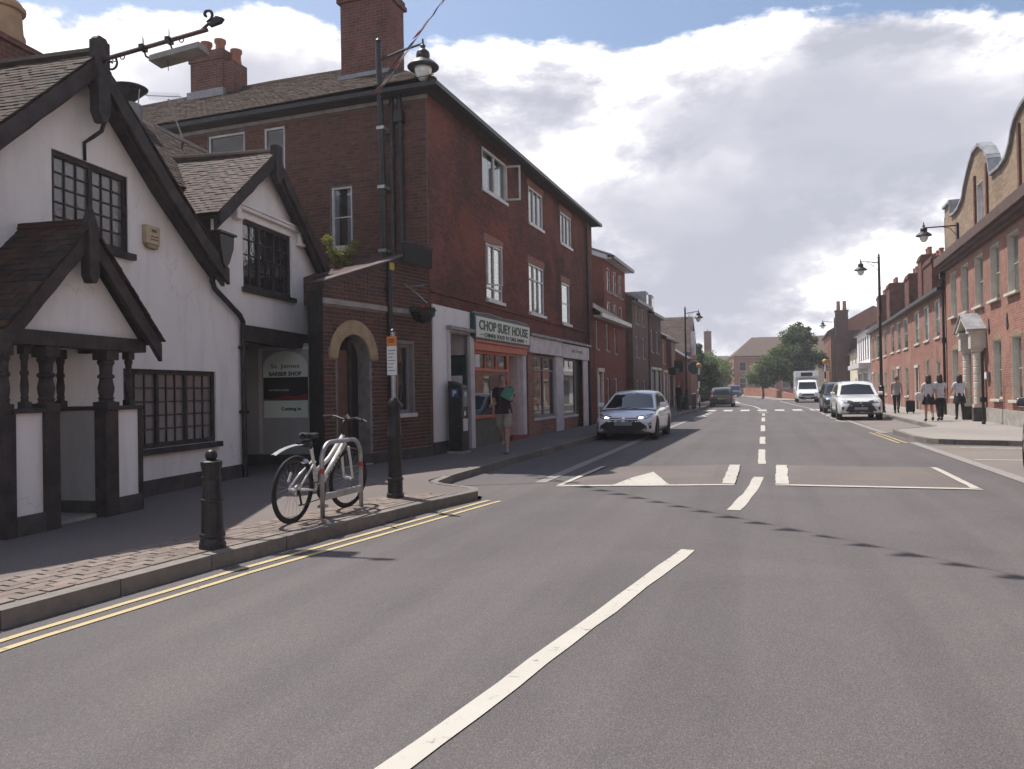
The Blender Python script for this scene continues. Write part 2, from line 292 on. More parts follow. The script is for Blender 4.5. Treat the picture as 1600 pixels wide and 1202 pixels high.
# ------------------------------------------------------------------ mesh helpers
I4 = Matrix.Identity(4)
class MB:
    def __init__(s, M=None): s.v = []; s.f = []; s.M = M or I4
    def pt(s, p): s.v.append(tuple(s.M @ Vector(p))); return len(s.v)-1
    def poly(s, pts): s.f.append([s.pt(p) for p in pts]); return s
    def box(s, x0, x1, y0, y1, z0, z1):
        i = [s.pt(p) for p in ((x0,y0,z0),(x1,y0,z0),(x1,y1,z0),(x0,y1,z0),(x0,y0,z1),(x1,y0,z1),(x1,y1,z1),(x0,y1,z1))]
        for q in ((3,2,1,0),(4,5,6,7),(0,1,5,4),(1,2,6,5),(2,3,7,6),(3,0,4,7)): s.f.append([i[k] for k in q])
        return s
    def prism(s, poly, a0, a1, axis='y'):
        """polygon in (x,z) pushed along y (or (x,y) along z, or (y,z) along x)"""
        def P(p, a): return {'y': (p[0], a, p[1]), 'z': (p[0], p[1], a), 'x': (a, p[0], p[1])}[axis]
        A = [s.pt(P(p, a0)) for p in poly]; B = [s.pt(P(p, a1)) for p in poly]; n = len(poly)
        s.f.append(A[::-1]); s.f.append(B)
        for k in range(n): s.f.append([A[k], A[(k+1)%n], B[(k+1)%n], B[k]])
        return s
    def tube(s, pts, r, n=8, caps=True):
        pts = [Vector(p) for p in pts]; k = len(pts); rr = r if isinstance(r, (list, tuple)) else [r]*k
        rings = []; up = None
        for i in range(k):
            d = (pts[min(i+1,k-1)]-pts[max(i-1,0)]).normalized()
            if up is None: up = Vector((0,0,1)) if abs(d.z) < 0.9 else Vector((1,0,0))
            a = d.cross(up)
            if a.length < 1e-4: a = d.orthogonal()
            a.normalize(); b = a.cross(d); up = b
            rings.append([s.pt(pts[i]+(a*math.cos(2*math.pi*j/n)+b*math.sin(2*math.pi*j/n))*rr[i]) for j in range(n)])
        for i in range(k-1):
            for j in range(n): s.f.append([rings[i][j], rings[i][(j+1)%n], rings[i+1][(j+1)%n], rings[i+1][j]])
        if caps: s.f.append(rings[0][::-1]); s.f.append(rings[-1])
        return s
    def lathe(s, prof, c=(0,0,0), n=16, sx=1.0, sy=1.0):
        rings = []
        for r, z in prof: rings.append([s.pt((c[0]+max(r,1e-4)*sx*math.cos(2*math.pi*j/n), c[1]+max(r,1e-4)*sy*math.sin(2*math.pi*j/n), c[2]+z)) for j in range(n)])
        for i in range(len(rings)-1):
            for j in range(n): s.f.append([rings[i][j], rings[i][(j+1)%n], rings[i+1][(j+1)%n], rings[i+1][j]])
        s.f.append(rings[0][::-1]); s.f.append(rings[-1])
        return s
    def torus(s, c, rad, r, axis='x', n=28, m=8):
        rings = []
        for i in range(n):
            a = 2*math.pi*i/n; ca, sa = math.cos(a), math.sin(a); ring = []
            for j in range(m):
                b = 2*math.pi*j/m; q = rad+r*math.cos(b); h = r*math.sin(b)
                p = {'x': (h, q*ca, q*sa), 'y': (q*ca, h, q*sa), 'z': (q*ca, q*sa, h)}[axis]
                ring.append(s.pt((c[0]+p[0], c[1]+p[1], c[2]+p[2])))
            rings.append(ring)
        for i in range(n):
            for j in range(m): s.f.append([rings[i][j], rings[i][(j+1)%m], rings[(i+1)%n][(j+1)%m], rings[(i+1)%n][j]])
        return s
    def wall(s, outline, holes=(), y=0.0, reveal=0.14):
        """flat wall sheet in (x,z) at depth y with openings and their reveals"""
        loops = [[Vector((p[0], p[1], 0)) for p in outline]] + [[Vector((p[0], p[1], 0)) for p in h] for h in holes]
        flat = [q for l in loops for q in l]; idx = [s.pt((q.x, y, q.y)) for q in flat]
        for tri in tessellate_polygon(loops):
            a, b, c = [flat[k] for k in tri]; ar = (b-a).cross(c-a).z
            if abs(ar) < 1e-9: continue
            s.f.append([idx[k] for k in (tri if ar > 0 else tri[::-1])])
        for h in holes:
            n = len(h)
            for k in range(n):
                p, q = h[k], h[(k+1)%n]
                s.poly([(p[0],y,p[1]),(q[0],y,q[1]),(q[0],y+reveal,q[1]),(p[0],y+reveal,p[1])])
        return s
    def mesh(s, name, smooth=False):
        me = bpy.data.meshes.new(name); me.from_pydata(s.v, [], s.f); me.update()
        if smooth:
            for p in me.polygons: p.use_smooth = True
        return me
    def build(s, name, mat, parent=None, smooth=False, bevel=0.0, auto=None, **tags):
        return link(name, s.mesh(name, smooth), mat, parent, bevel=bevel, auto=auto, **tags)
def link(name, me, mat, parent=None, basis=None, bevel=0.0, auto=None, **tags):
    o = bpy.data.objects.new(name, me); COL.objects.link(o)
    if mat is not None and me is not None and len(me.materials) == 0: me.materials.append(M[mat] if isinstance(mat, str) else mat)
    if parent is not None: o.parent = parent
    if basis is not None: o.matrix_basis = basis
    if bevel:
        b = o.modifiers.new('bevel', 'BEVEL'); b.width = bevel; b.segments = 2; b.limit_method = 'ANGLE'
    if auto:
        for p in me.polygons: p.use_smooth = True
        me.set_sharp_from_angle(angle=R(auto))
    for k, v in tags.items(): o[k] = v
    return o
def rect(x0, x1, z0, z1): return [(x0,z0),(x1,z0),(x1,z1),(x0,z1)]
def thing(name, label, cat, loc=(0,0,0), rz=0.0, group=None):
    o = bpy.data.objects.new(name, None); COL.objects.link(o); o.empty_display_size = 0.3
    o.location = loc; o.rotation_euler = (0, 0, rz); o['label'] = label; o['category'] = cat
    if group: o['group'] = group
    return o
def face_rz(ang): return R(90-ang)     # local x runs along a street line at 'ang' degrees from +Y; outside is local -y
def copy_tree(o, parent=None):
    c = o.copy(); COL.objects.link(c)
    if parent is not None: c.parent = parent
    for ch in list(o.children): copy_tree(ch, c)
    return c
UNIT = MB().box(-.5,.5,-.5,.5,-.5,.5).mesh('unit_block')
_unit_cache = {}
def unit(mat):
    if mat not in _unit_cache:
        me = UNIT.copy(); me.materials.append(M[mat]); _unit_cache[mat] = me
    return _unit_cache[mat]
def block(name, mat, parent, x0, x1, y0, y1, z0, z1, Mx=I4, rot=None):
    """a box that shares one mesh with every other block of its material"""
    T = Matrix.Translation(((x0+x1)/2,(y0+y1)/2,(z0+z1)/2))
    if rot is not None: T = T @ rot
    return link(name, unit(mat), None, parent, Mx @ T @ Matrix.Diagonal((x1-x0,y1-y0,z1-z0,1)))
def text_mesh(s, size=1.0, offset=0.0, extrude=0.004, width=None, spacing=1.0):
    """lettering standing in the x-z plane, facing -y, centred on the origin"""
    cu = bpy.data.curves.new('lettering', 'FONT'); cu.body = s; cu.size = size; cu.offset = offset; cu.extrude = extrude
    cu.align_x = 'CENTER'; cu.align_y = 'CENTER'; cu.resolution_u = 3; cu.space_character = spacing
    o = bpy.data.objects.new('lettering', cu); COL.objects.link(o)
    dg = bpy.context.evaluated_depsgraph_get(); me = bpy.data.meshes.new_from_object(o.evaluated_get(dg))
    bpy.data.objects.remove(o); bpy.data.curves.remove(cu)
    xs = [v.co.x for v in me.vertices]; ys = [v.co.y for v in me.vertices]
    k = 1.0 if width is None else width/(max(xs)-min(xs)); cx = (max(xs)+min(xs))/2; cy = (max(ys)+min(ys))/2
    for v in me.vertices: v.co = Vector(((v.co.x-cx)*k, -v.co.z, (v.co.y-cy)))
    return me
def lettering(s, parent, x, y, z, size, mat, width=None, offset=0.0, Mx=I4, extrude=0.004):
    me = text_mesh(s, size, offset, extrude, width)
    return link('lettering', me, mat, parent, Mx @ Matrix.Translation((x, y, z)))
def window(parent, x0, x1, z0, z1, depth=0.1, fw=0.06, lights=1, cols=1, rows=1, frame='white_frame', pane='window_glass', sill=None, sillmat='stone', bar=0.025, Mx=I4, panes=True, transom=None, name='window', blind=None, curtain=False, lining=None):
    """frame (the window) with mullions and bars; its panes, sill and blind are children"""
    m = MB(Mx); d0, d1 = depth-0.06, depth
    m.box(x0,x0+fw,d0,d1,z0,z1).box(x1-fw,x1,d0,d1,z0,z1).box(x0+fw,x1-fw,d0,d1,z0,z0+fw).box(x0+fw,x1-fw,d0,d1,z1-fw,z1)
    ix0, ix1, iz0, iz1 = x0+fw, x1-fw, z0+fw, z1-fw
    lw = (ix1-ix0)/lights; cells = []
    for k in range(1, lights): m.box(ix0+k*lw-fw*.45, ix0+k*lw+fw*.45, d0+.002, d1, iz0, iz1)
    if transom: m.box(ix0, ix1, d0+.004, d1-.004, transom-fw*.4, transom+fw*.4)
    for k in range(lights):
        a = ix0+k*lw+(fw*.45 if k else 0); b = ix0+(k+1)*lw-(fw*.45 if k < lights-1 else 0)
        cw = (b-a)/cols; rh = (iz1-iz0)/rows
        for i in range(1, cols): m.box(a+i*cw-bar/2, a+i*cw+bar/2, d0+.022, d1-.004, iz0, iz1)
        for j in range(1, rows): m.box(a, b, d0+.024, d1-.006, iz0+j*rh-bar/2, iz0+j*rh+bar/2)
        if panes:
            for i in range(cols):
                for j in range(rows): cells.append((a+i*cw, a+(i+1)*cw, iz0+j*rh, iz0+(j+1)*rh))
        else: cells.append((a, b, iz0, iz1))
    if (blind or curtain) and pane == 'window_glass': pane = 'clear_glass'
    wdw = m.build(name, frame, parent)
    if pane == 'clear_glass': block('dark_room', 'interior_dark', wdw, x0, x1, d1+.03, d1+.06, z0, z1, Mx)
    for (a, b, c, d) in cells:
        tl = Matrix.Rotation(rnd.uniform(-.012,.012), 4, 'X') @ Matrix.Rotation(rnd.uniform(-.012,.012), 4, 'Z') if pane == 'old_glass' else None
        block('pane', pane, wdw, a, b, d1-.022, d1-.016, c, d, Mx, tl)
    if blind: block('blind', blind, wdw, x0+fw*.5, x1-fw*.5, d1-.0155, d1-.004, z1-(z1-z0)*rnd.uniform(.72,.985), z1-fw*.5, Mx)
    if curtain:
        for (a, b) in ((ix0, ix0+(ix1-ix0)*.26), (ix1-(ix1-ix0)*.26, ix1)):
            block('curtain', 'net_curtain', wdw, a, b, d1-.0155, d1-.003, iz0, iz1, Mx)
    if lining: MB(Mx).box(x0,x0+.018,.003,d0,z0,z1).box(x1-.018,x1,.003,d0,z0,z1).box(x0+.018,x1-.018,.003,d0,z1-.018,z1).build('reveal_lining', lining, wdw)
    if sill: MB(Mx).box(x0-.06, x1+.06, -sill, d0+.01, z0-.085, z0-.002).build('sill', sillmat, wdw)
    return wdw
def pieces(items, name, mat, parent, mesh=None, limit=300, key=None, stuff_name=None):
    """items: 4x4 matrices of unit pieces; the first 'limit' become objects of their own, the rest one joined part"""
    me = mesh or UNIT; me = me.copy(); me.materials.append(M[mat])
    for T in items[:limit]: link(name, me, None, parent, T)
    rest = items[limit:]
    if rest:
        v = []; f = []; base = [x.co.copy() for x in me.vertices]; pf = [list(p.vertices) for p in me.polygons]
        for T in rest:
            o = len(v); v += [tuple(T @ q) for q in base]; f += [[o+k for k in p] for p in pf]
        me2 = bpy.data.meshes.new(stuff_name or name+'_field'); me2.from_pydata(v, [], f)
        link(stuff_name or name+'_field', me2, mat, parent, kind='stuff')
TILE = MB().prism([(-.5,-.5),(.5,-.5),(.5,.5),(-.5,.5)], -.5, .5, 'z').mesh('tile_block')
def tile_slope(parent, mat, p0, du, ds, width, length, tw=0.165, gauge=0.1, limit=300, Mx=I4, seed=1, sag=0.0, order=None, thick=0.014, name='tile', skip=None):
    """lay plain tiles from eave corner p0: du along the eave, ds up the slope"""
    rr = random.Random(seed); du = Vector(du).normalized(); ds = Vector(ds).normalized(); nn = du.cross(ds).normalized()
    if nn.z < 0: nn = -nn
    p0 = Vector(p0); nr = int(length/gauge); items = []
    for j in range(nr+1):
        offx = (tw/2 if j % 2 else 0); nc = int(width/tw)+1
        for i in range(nc+1):
            a = max(i*tw-offx, 0); b = min((i+1)*tw-offx, width)
            if b-a < 0.02: continue
            ww = (b-a)*rr.uniform(.955,.985); s0 = min(j*gauge, length-.05)
            if skip and skip((a+b)/2, s0): continue
            c = p0 + du*((a+b)/2) + ds*(s0+gauge*.72) + nn*(.020+rr.uniform(-.003,.005) + sag*(1-math.sin(math.pi*(a+b)/2/width)))
            rot = Matrix((du, ds, nn)).transposed().to_4x4()
            T = Matrix.Translation(c) @ rot @ Matrix.Rotation(rr.uniform(-.02,.02),4,'Z') @ Matrix.Rotation(-.065+rr.uniform(-.025,.02),4,'X') @ Matrix.Rotation(rr.uniform(-.02,.02),4,'Y') @ Matrix.Diagonal((ww, gauge*1.55, thick, 1))
            items.append(((a+b)/2, s0, Mx @ T))
    if order: items.sort(key=order)
    pieces([q[2] for q in items], name, mat, parent, TILE, limit)
def brick_wall(parent, mat, x0, x1, z0, z1, keep, y=0.0, limit=300, Mx=I4, seed=3, bl=0.225, bh=0.075, joint=0.011, order=None, proud=0.008):
    rr = random.Random(seed); items = []
    nrow = int((z1-z0)/bh)
    for j in range(nrow):
        za = z0+j*bh; x = x0 - (bl/2 if j % 2 else 0) ; k = 0
        while x < x1:
            L = bl if (k % 2 == 0) else bl/2           # stretcher, header, stretcher: flemish bond
            a, b = max(x, x0), min(x+L, x1); x += L; k += 1
            ks = [keep(a+(b-a)*(q+.5)/10, za+bh/2) for q in range(10)]; best = (0,0); st0 = None
            for q in range(11):
                if q < 10 and ks[q]:
                    if st0 is None: st0 = q
                elif st0 is not None:
                    if q-st0 > best[1]-best[0]: best = (st0, q)
                    st0 = None
            a, b = a+(b-a)*best[0]/10, a+(b-a)*best[1]/10
            if b-a < 0.035: continue
            T = Matrix.Translation(((a+b)/2, y-proud+rr.uniform(-.003,.003)+.03, za+bh/2)) @ Matrix.Rotation(rr.uniform(-.008,.008),4,'Y') @ Matrix.Diagonal((b-a-joint, .06, bh-joint, 1))
            items.append(((a+b)/2, za, Mx @ T))
    if order: items.sort(key=order)
    pieces([q[2] for q in items], 'brick', mat, parent, None, limit)
def smooth_poly(pts, step=0.6):
    out = []
    for a, b in zip(pts, pts[1:]):
        n = max(1, int(math.dist(a, b)/step))
        out += [(a[0]+(b[0]-a[0])*k/n, a[1]+(b[1]-a[1])*k/n) for k in range(n)]
    return out+[pts[-1]]
def offset_line(pts, d):
    """shift a polyline sideways (positive: towards +x for a line running +y)"""
    out = []
    for i, p in enumerate(pts):
        a = Vector(pts[max(i-1,0)]); b = Vector(pts[min(i+1,len(pts)-1)]); t = (b-a).normalized()
        out.append((p[0]+t.y*d, p[1]-t.x*d))
    return out
def ribbon(name, mat, pts, w, z, parent, th=0.0, ragged=0.0):
    m = MB(); P = smooth_poly(pts, 0.35 if ragged else 1.2); L = offset_line(P, -w/2); Rr = offset_line(P, w/2)
    if ragged:
        j = lambda p: (p[0]+rnd.uniform(-ragged,ragged), p[1]+rnd.uniform(-ragged,ragged))
        L = [j(p) for p in L]; Rr = [j(p) for p in Rr]
    a = [m.pt((p[0],p[1],z)) for p in L]; b = [m.pt((p[0],p[1],z)) for p in Rr]
    for i in range(len(P)-1): m.f.append([a[i], b[i], b[i+1], a[i+1]])
    return m.build(name, mat, parent)
def sheet(name, mat, poly, z, parent=None, z0=None, **tags):
    m = MB(); V = [Vector((p[0],p[1],0)) for p in poly]; idx = [m.pt((p[0],p[1],z)) for p in poly]
    for tri in tessellate_polygon([V]):
        a, b, c = [V[k] for k in tri]; ar = (b-a).cross(c-a).z
        if abs(ar) > 1e-9: m.f.append([idx[k] for k in (tri if ar > 0 else tri[::-1])])
    if z0 is not None:
        lo = [m.pt((p[0],p[1],z0)) for p in poly]; n = len(poly)
        for k in range(n): m.f.append([lo[k], lo[(k+1)%n], idx[(k+1)%n], idx[k]])
    return m.build(name, mat, parent, **tags)

# ------------------------------------------------------------------ ground, carriageway, footways
KERB = 0.12
LK = [(-5.3,-8),(-5.02,1.0),(-4.77,3.72),(-4.59,5.52),(-3.92,9.75),(-3.80,10.05),(-3.86,10.3),(-4.15,10.48),(-4.75,10.75),(-4.95,11.1),(-4.97,15),(-4.85,22),(-4.72,28),(-4.5,38),(-4.3,44),(-4.1,50),(-4.0,58),(-4.4,72),(-6.6,100),(-13,150),(-26,205)]
RK = [(6.7,-8),(6.3,10),(5.95,20.2),(5.8,20.75),(5.4,20.98),(4.3,21.3),(3.92,21.55),(3.78,22.0),(3.66,25.6),(3.75,26.3),(4.2,26.9),(5.0,27.8),(5.3,28.6),(5.3,48.2),(5.0,48.9),(4.0,49.6),(3.6,50.3),(3.45,55),(3.8,56.2),(5.0,57),(5.3,58),(5.3,79),(4.0,81),(1.6,83.5),(0.2,93),(-1.6,110),(-5.2,132),(-8.5,150),(-17,205)]
sheet('ground', 'ground', [(-250,-60),(250,-60),(250,700),(-250,700)], -0.06, kind='structure')
road = sheet('road', 'asphalt', LK+RK[::-1], 0.0, kind='structure')
left_pavement = sheet('pavement_left', 'footway', [(p[0]-.12, p[1]) for p in LK]+[(-60,205),(-60,-8)], KERB, z0=-.05, kind='structure')
right_pavement = sheet('pavement_right', 'footway_light', [(p[0]+.12, p[1]) for p in RK]+[(60,205),(60,-8)], KERB, z0=-.05, kind='structure')
def kerb_run(line, side, ymax, parent):
    P = smooth_poly(line, 0.05); seg = []; acc = 0; start = P[0]
    for a, b in zip(P, P[1:]):
        acc += math.dist(a, b)
        if acc >= (0.9 if abs(math.atan2(b[0]-start[0], b[1]-start[1])) < .35 else .35): seg.append((start, b)); start = b; acc = 0
    n = 0
    for a, b in seg:
        if a[1] < -2 or a[1] > ymax: continue
        L = math.dist(a, b); cx, cy = (a[0]+b[0])/2, (a[1]+b[1])/2; an = math.atan2(b[1]-a[1], b[0]-a[0])
        nx, ny = math.sin(an)*side, -math.cos(an)*side
        h = KERB+.006+rnd.uniform(-.003,.003)
        T = Matrix.Translation((cx+nx*.06, cy+ny*.06, h/2-.03)) @ Matrix.Rotation(an+rnd.uniform(-.006,.006),4,'Z') @ Matrix.Diagonal((L-.012,.13,h+.06,1))
        link('kerb_stone', unit('kerb_granite'), None, parent, T); n += 1
    return n
kerb_run(LK, -1, 52, left_pavement); kerb_run(RK, 1, 56, right_pavement)
# block paving along the kerb of the build-out, laid stretcher fashion
items = []
for r in range(7):
    line = offset_line(smooth_poly([(-4.77,3.72),(-4.59,5.52),(-3.95,9.6)], .2), -(.21+.105*r)); s = 0
    P = smooth_poly(line, .02); start = P[0]; acc = (r % 2)*.1
    for a, b in zip(P, P[1:]):
        acc += math.dist(a, b)
        if acc >= .205:
            an = math.atan2(b[1]-start[1], b[0]-start[0])
            items.append((start[1], Matrix.Translation(((start[0]+b[0])/2,(start[1]+b[1])/2, KERB-.017+rnd.uniform(-.002,.003))) @ Matrix.Rotation(an,4,'Z') @ Matrix.Rotation(rnd.uniform(-.012,.012),4,'X') @ Matrix.Diagonal((.198,.098,.05,1))))
            start = b; acc = 0
items.sort(key=lambda q: q[0])
pieces([q[1] for q in items], 'paving_block', 'paving_block', left_pavement)
# sunk edging strips and parking bays
for nm, poly in (('parking_bay', [(3.72,4),(3.72,20.9),(5.9,20.6),(6.3,10),(6.45,4)]), ('parking_bay', [(3.62,26.4),(5.25,28.7),(5.25,48.2),(3.5,49.9)])):
    sheet(nm, 'bay_asphalt', poly, 0.004, road)
sheet('parking_bay', 'asphalt', [(-4.93,11.3),(-3.62,11.9),(-3.62,36),(-4.55,36)], 0.004, road)
ribbon('edging_strip', 'sett_strip', [(3.86,4),(3.72,14),(3.58,21.9)], .22, .009, road)
ribbon('edging_strip', 'sett_strip', [(3.5,26.2),(3.35,34),(3.25,46),(2.75,57),(2.0,70),(1.5,83)], .22, .009, road)
ribbon('edging_strip', 'sett_strip', [(-3.5,12.0),(-3.5,23),(-3.4,36)], .2, .009, road)
# painted lines
Z = 0.006
for off in (.24, .42):
    ribbon('yellow_line', 'yellow_paint', offset_line([(-5.05,-.5),(-4.77,3.72),(-4.59,5.52),(-3.92,9.75),(-3.87,10.0)], off), .062, Z, road, ragged=.004)
for off in (.22, .40): ribbon('yellow_line', 'yellow_paint', [(3.62-off,21.6),(3.5-off,26.4)], .06, Z+.006, road, ragged=.005)
def dash(a, b, w, mat='white_paint', rag=.009, z=Z): return ribbon('lane_dash', mat, [a, b], w, z, road, ragged=rag)
dash((-1.62,1.6),(-.70,7.26),.13)
ribbon('lane_dash', 'white_paint', [(-.38,9.73),(-.21,11.6),(-.12,13.4)], .16, Z, road, ragged=.01)
for a, b in ((15.7,19.3),(21.2,24.2),(27.2,31.4),(35,39.2),(42,45)): dash((-.08,a),(-.09,b),.15)
for y in (45.6,46.3,47.0,47.7,48.4): ribbon('zigzag_line', 'white_paint', [(-.35,y),(.2,y+.25)], .16, Z, road)
for k in range(9):
    s = 1 if k % 2 else -1
    ribbon('zigzag_line', 'worn_paint', [(-3.1-.14*s,36.5+k*1.25),(-3.1+.14*s,37.7+k*1.25)], .12, Z, road)
    ribbon('zigzag_line', 'white_paint', [(3.02-.14*s,34.2+k*1.4),(3.02+.14*s,35.5+k*1.4)], .12, Z, road)
ribbon('zigzag_line', 'white_paint', [(2.5,34.0),(3.2,33.8)], .12, Z, road)
for k in range(7):                                                  # zebra crossing and its give-way dashes
    x = -3.6+k*1.05
    sheet('zebra_stripe', 'worn_paint', [(x,50.3),(x+.55,50.3),(x+.55,53.0),(x,53.0)], Z, road)
    sheet('give_way_dash', 'white_paint', [(x+.1,49.1),(x+.6,49.1),(x+.6,49.35),(x+.1,49.35)], Z, road)
ribbon('lane_dash', 'white_paint', [(-.3,55),(-.8,62),(-2.0,72)], .15, Z, road)
ribbon('lane_line', 'white_paint', [(-2.3,74),(-4.3,100),(-9.5,150)], .5, Z, road)
for a in (10.5, 17.0): ribbon('bay_line', 'worn_paint', [(3.85,a),(5.6,a)], .1, .011, road)
ribbon('bay_line', 'worn_paint', [(4.3,20.2),(5.6,19.9)], .1, .011, road)
MB().box(-4.35,-4.0,8.0,8.4,0,.008).build('gully_grate', 'black_iron', road)
# speed cushions: raised pads with painted edges
def cushion(label, c, arrow):
    root = thing('speed_cushion', label, 'speed cushion'); root['kind'] = 'structure'; del root['category']
    (ax,ay),(bx,by),(cx,cy),(dx,dy) = c      # near-left, near-right, far-right, far-left
    H = .055; mx, my = (ax+bx+cx+dx)/4, (ay+by+cy+dy)/4
    def ins(p, kx, ky): return (p[0]+(kx if p[0] < mx else -kx), p[1]+(ky if p[1] < my else -ky))
    top = [ins(p, .38, .55) for p in c]; m = MB()
    lo = [m.pt((p[0],p[1],.002)) for p in c]; hi = [m.pt((p[0],p[1],H)) for p in top]; m.f.append(hi)
    for k in range(4): m.f.append([lo[k], lo[(k+1)%4], hi[(k+1)%4], hi[k]])
    m.build('pad', 'cushion_asphalt', root)
    def z_at(x, y):
        tx = (x-ax)/(bx-ax); yn = ay+(by-ay)*tx; yf = dy+(cy-dy)*tx; fx = min((x-min(ax,dx))/.38, (max(bx,cx)-x)/.38); fy = min((y-yn)/.55, (yf-y)/.55)
        return .002+H*max(0, min(1, fx, fy))+.006
    def strip(p, q, wd, mat='white_paint'):
        m = MB(); n = 14; d = (Vector(q)-Vector(p)).normalized(); s = Vector((d.y,-d.x))*wd/2; A = []; B = []
        for i in range(n+1):
            c0 = Vector(p).lerp(Vector(q), i/n)
            for L, sg in ((A,-1),(B,1)):
                e = c0+s*sg*(1+rnd.uniform(-.12,.12)); L.append(m.pt((e.x,e.y,max(z_at(e.x,e.y),z_at(c0.x,c0.y)))))
        for i in range(n): m.f.append([A[i],B[i],B[i+1],A[i+1]])
        m.build('edge_line', mat, root)
    return root, strip, z_at
lc = [(-3.12,11.6),(-.46,12.22),(-.46,15.45),(-2.97,14.75)]
rt, strip, za = cushion('left-hand raised speed cushion with white arrow hump, ahead of white hatchback', lc, True)
strip((-3.12,11.62),(-.46,12.24),.10); strip((-.56,12.3),(-.56,15.4),.19); strip((-3.08,11.7),(-2.95,14.7),.11)
m = MB(); base = []; N = 16
for i in range(N+1):
    u_ = i/N; x = -2.3+.9*u_; y0 = 11.80+.21*u_; hgt = 1.45*max(0, 1-abs(u_-.5)/.5)**1.35+.02; row = []
    for k in range(6): yy = y0+hgt*k/5; row.append(m.pt((x, yy, za(x,yy)+.004)))
    base.append(row)
for p, q in zip(base, base[1:]):
    for k in range(5): m.f.append([p[k],q[k],q[k+1],p[k+1]])
m.build('arrow_marking', 'white_paint', rt)
rc = [(.13,12.3),(2.88,12.28),(2.87,15.42),(.22,15.5)]
rt, strip, za = cushion('right-hand raised speed cushion edged in white, beside the parking bays', rc, False)
strip((.13,12.33),(2.88,12.31),.10); strip((.22,12.4),(.28,15.5),.19); strip((2.8,12.36),(2.82,15.4),.12)
# ================================================================== LEFT SIDE
AX, AY, AANG = -8.2, 8.47, -6.5
ARZ = face_rz(AANG)
def barge(parent, pts, y0, y1, depth, mat='black_timber', name='bargeboard'):
    """board following a gable slope given as (x,z) points along its upper edge"""
    q = []
    for a, b in zip(pts, pts[1:]):
        n = max(2, int(math.dist(a, b)/.22)); q += [(a[0]+(b[0]-a[0])*k/n, a[1]+(b[1]-a[1])*k/n) for k in range(n)]
    pts = [(p[0], p[1]+rnd.uniform(-.005,.005)) for p in q+[pts[-1]]]; lo = [(p[0], p[1]-depth+rnd.uniform(-.009,.009)) for p in pts]
    return MB().prism(pts+lo[::-1], y0, y1).build(name, mat, parent, bevel=.006)
def roof_slab(parent, pts, y0, y1, th=.10, mat='roof_board', name='roof'):
    up = [(p[0], p[1]+th) for p in pts]
    return MB().prism(pts+up[::-1], y0, y1).build(name, mat, parent)
def turned_post(parent, x, y, z0, z1, w, name='post', big=False):
    """square ended post with a turned middle"""
    m = MB(); h = z1-z0; q = w/2
    m.box(x-q,x+q,y-q,y+q,z0,z0+h*.14).box(x-q,x+q,y-q,y+q,z1-h*.16,z1)
    m.lathe([(q*.98,h*.14),(q*.74,h*.17),(q*.92,h*.20),(q*.74,h*.23),(q*.86,h*.30),(q*.92,h*.38),(q*.78,h*.46),(q*.70,h*.52),(q*.95,h*.55),(q*.95,h*.58),(q*.68,h*.61),(q*.74,h*.74),(q*.96,h*.79),(q*.9,h*.84)], (x,y,z0), 12)
    return m.build(name, 'black_timber', parent, bevel=.004)

# ---------------- gabled half-timbered house
hA = thing('timbered_house', 'white rendered half-timbered house with big black-trimmed gable, nearest on the left', 'house', (AX,AY,0), ARZ)
gR = [(-1.03,5.63),(.28,4.47),(1.33,3.68),(1.72,3.42)]; gL = [(-1.03,5.63),(-3.4,3.42)]
holes = [rect(-1.5,-.17,3.46,4.5), rect(-.32,1.82,.78,1.9)]
MB().wall([(-4.6,.1),(2.56,.1),(2.56,2.78),(1.72,3.36)]+gR[::-1][:3]+[(-1.03,5.63),(-3.4,3.42),(-4.6,3.42)], holes, 0, .12).build('wall', 'white_render', hA)
MB().box(2.5,2.56,.001,1.7,.1,2.78).build('return_wall', 'white_render', hA)
MB().box(-4.6,2.56,-.03,0,.1,.34).build('plinth', 'black_plinth', hA)
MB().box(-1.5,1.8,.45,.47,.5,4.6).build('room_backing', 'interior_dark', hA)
rfA = roof_slab(hA, gR, -.28, 5); roof_slab(hA, [(-3.55,3.28),(-1.03,5.63)], -.28, 5, .1)
roofA = rfA
sl = Vector((2.52,0,2.35)).normalized()
tile_slope(rfA, 'roof_tile', (-3.6,-.30,3.36), (0,1,0), (2.52,0,2.35), 4.2, 3.46, order=lambda q: q[0]+abs(q[1]-3)*.3, seed=2, sag=.02)
tile_slope(rfA, 'roof_tile', (1.72,-.30,3.54), (0,1,0), (-2.75,0,2.21), 2.2, 3.45, limit=40, order=lambda q: q[0], seed=3)
MB().tube([(-1.03,-.32,5.80),(-1.03,2.2,5.78)], .085, 8).build('ridge_tile', 'roof_tile', rfA)
barge(hA, [(-1.03,5.78),(-3.6,3.38)], -.30, -.24, .24); barge(hA, [(-1.03,5.78),(.28,4.62),(1.33,3.83),(1.78,3.54)], -.30, -.24, .25)
barge(hA, [(-1.03,5.70),(-3.6,3.30)], -.235, -.17, .22, name='bargeboard_inner'); barge(hA, [(-1.03,5.70),(.28,4.54),(1.33,3.75),(1.74,3.48)], -.235, -.17, .22, name='bargeboard_inner')
for s, pts in ((1, gR), (-1, gL)): MB().prism([(p[0], p[1]-.05) for p in pts]+[(p[0], p[1]-.004) for p in pts][::-1], -.23, -.002).build('soffit', 'black_timber', hA)
fin = MB(); fin.box(-1.13,-.93,-.36,-.22,5.05,5.95).prism([(-1.13,5.05),(-.93,5.05),(-1.0,4.93),(-1.06,4.93)], -.36, -.22)
fin.prism([(-1.13,5.95),(-.93,5.95),(-.97,6.0),(-1.09,6.0)], -.34, -.24); fin.build('finial', 'black_timber', hA, bevel=.008)
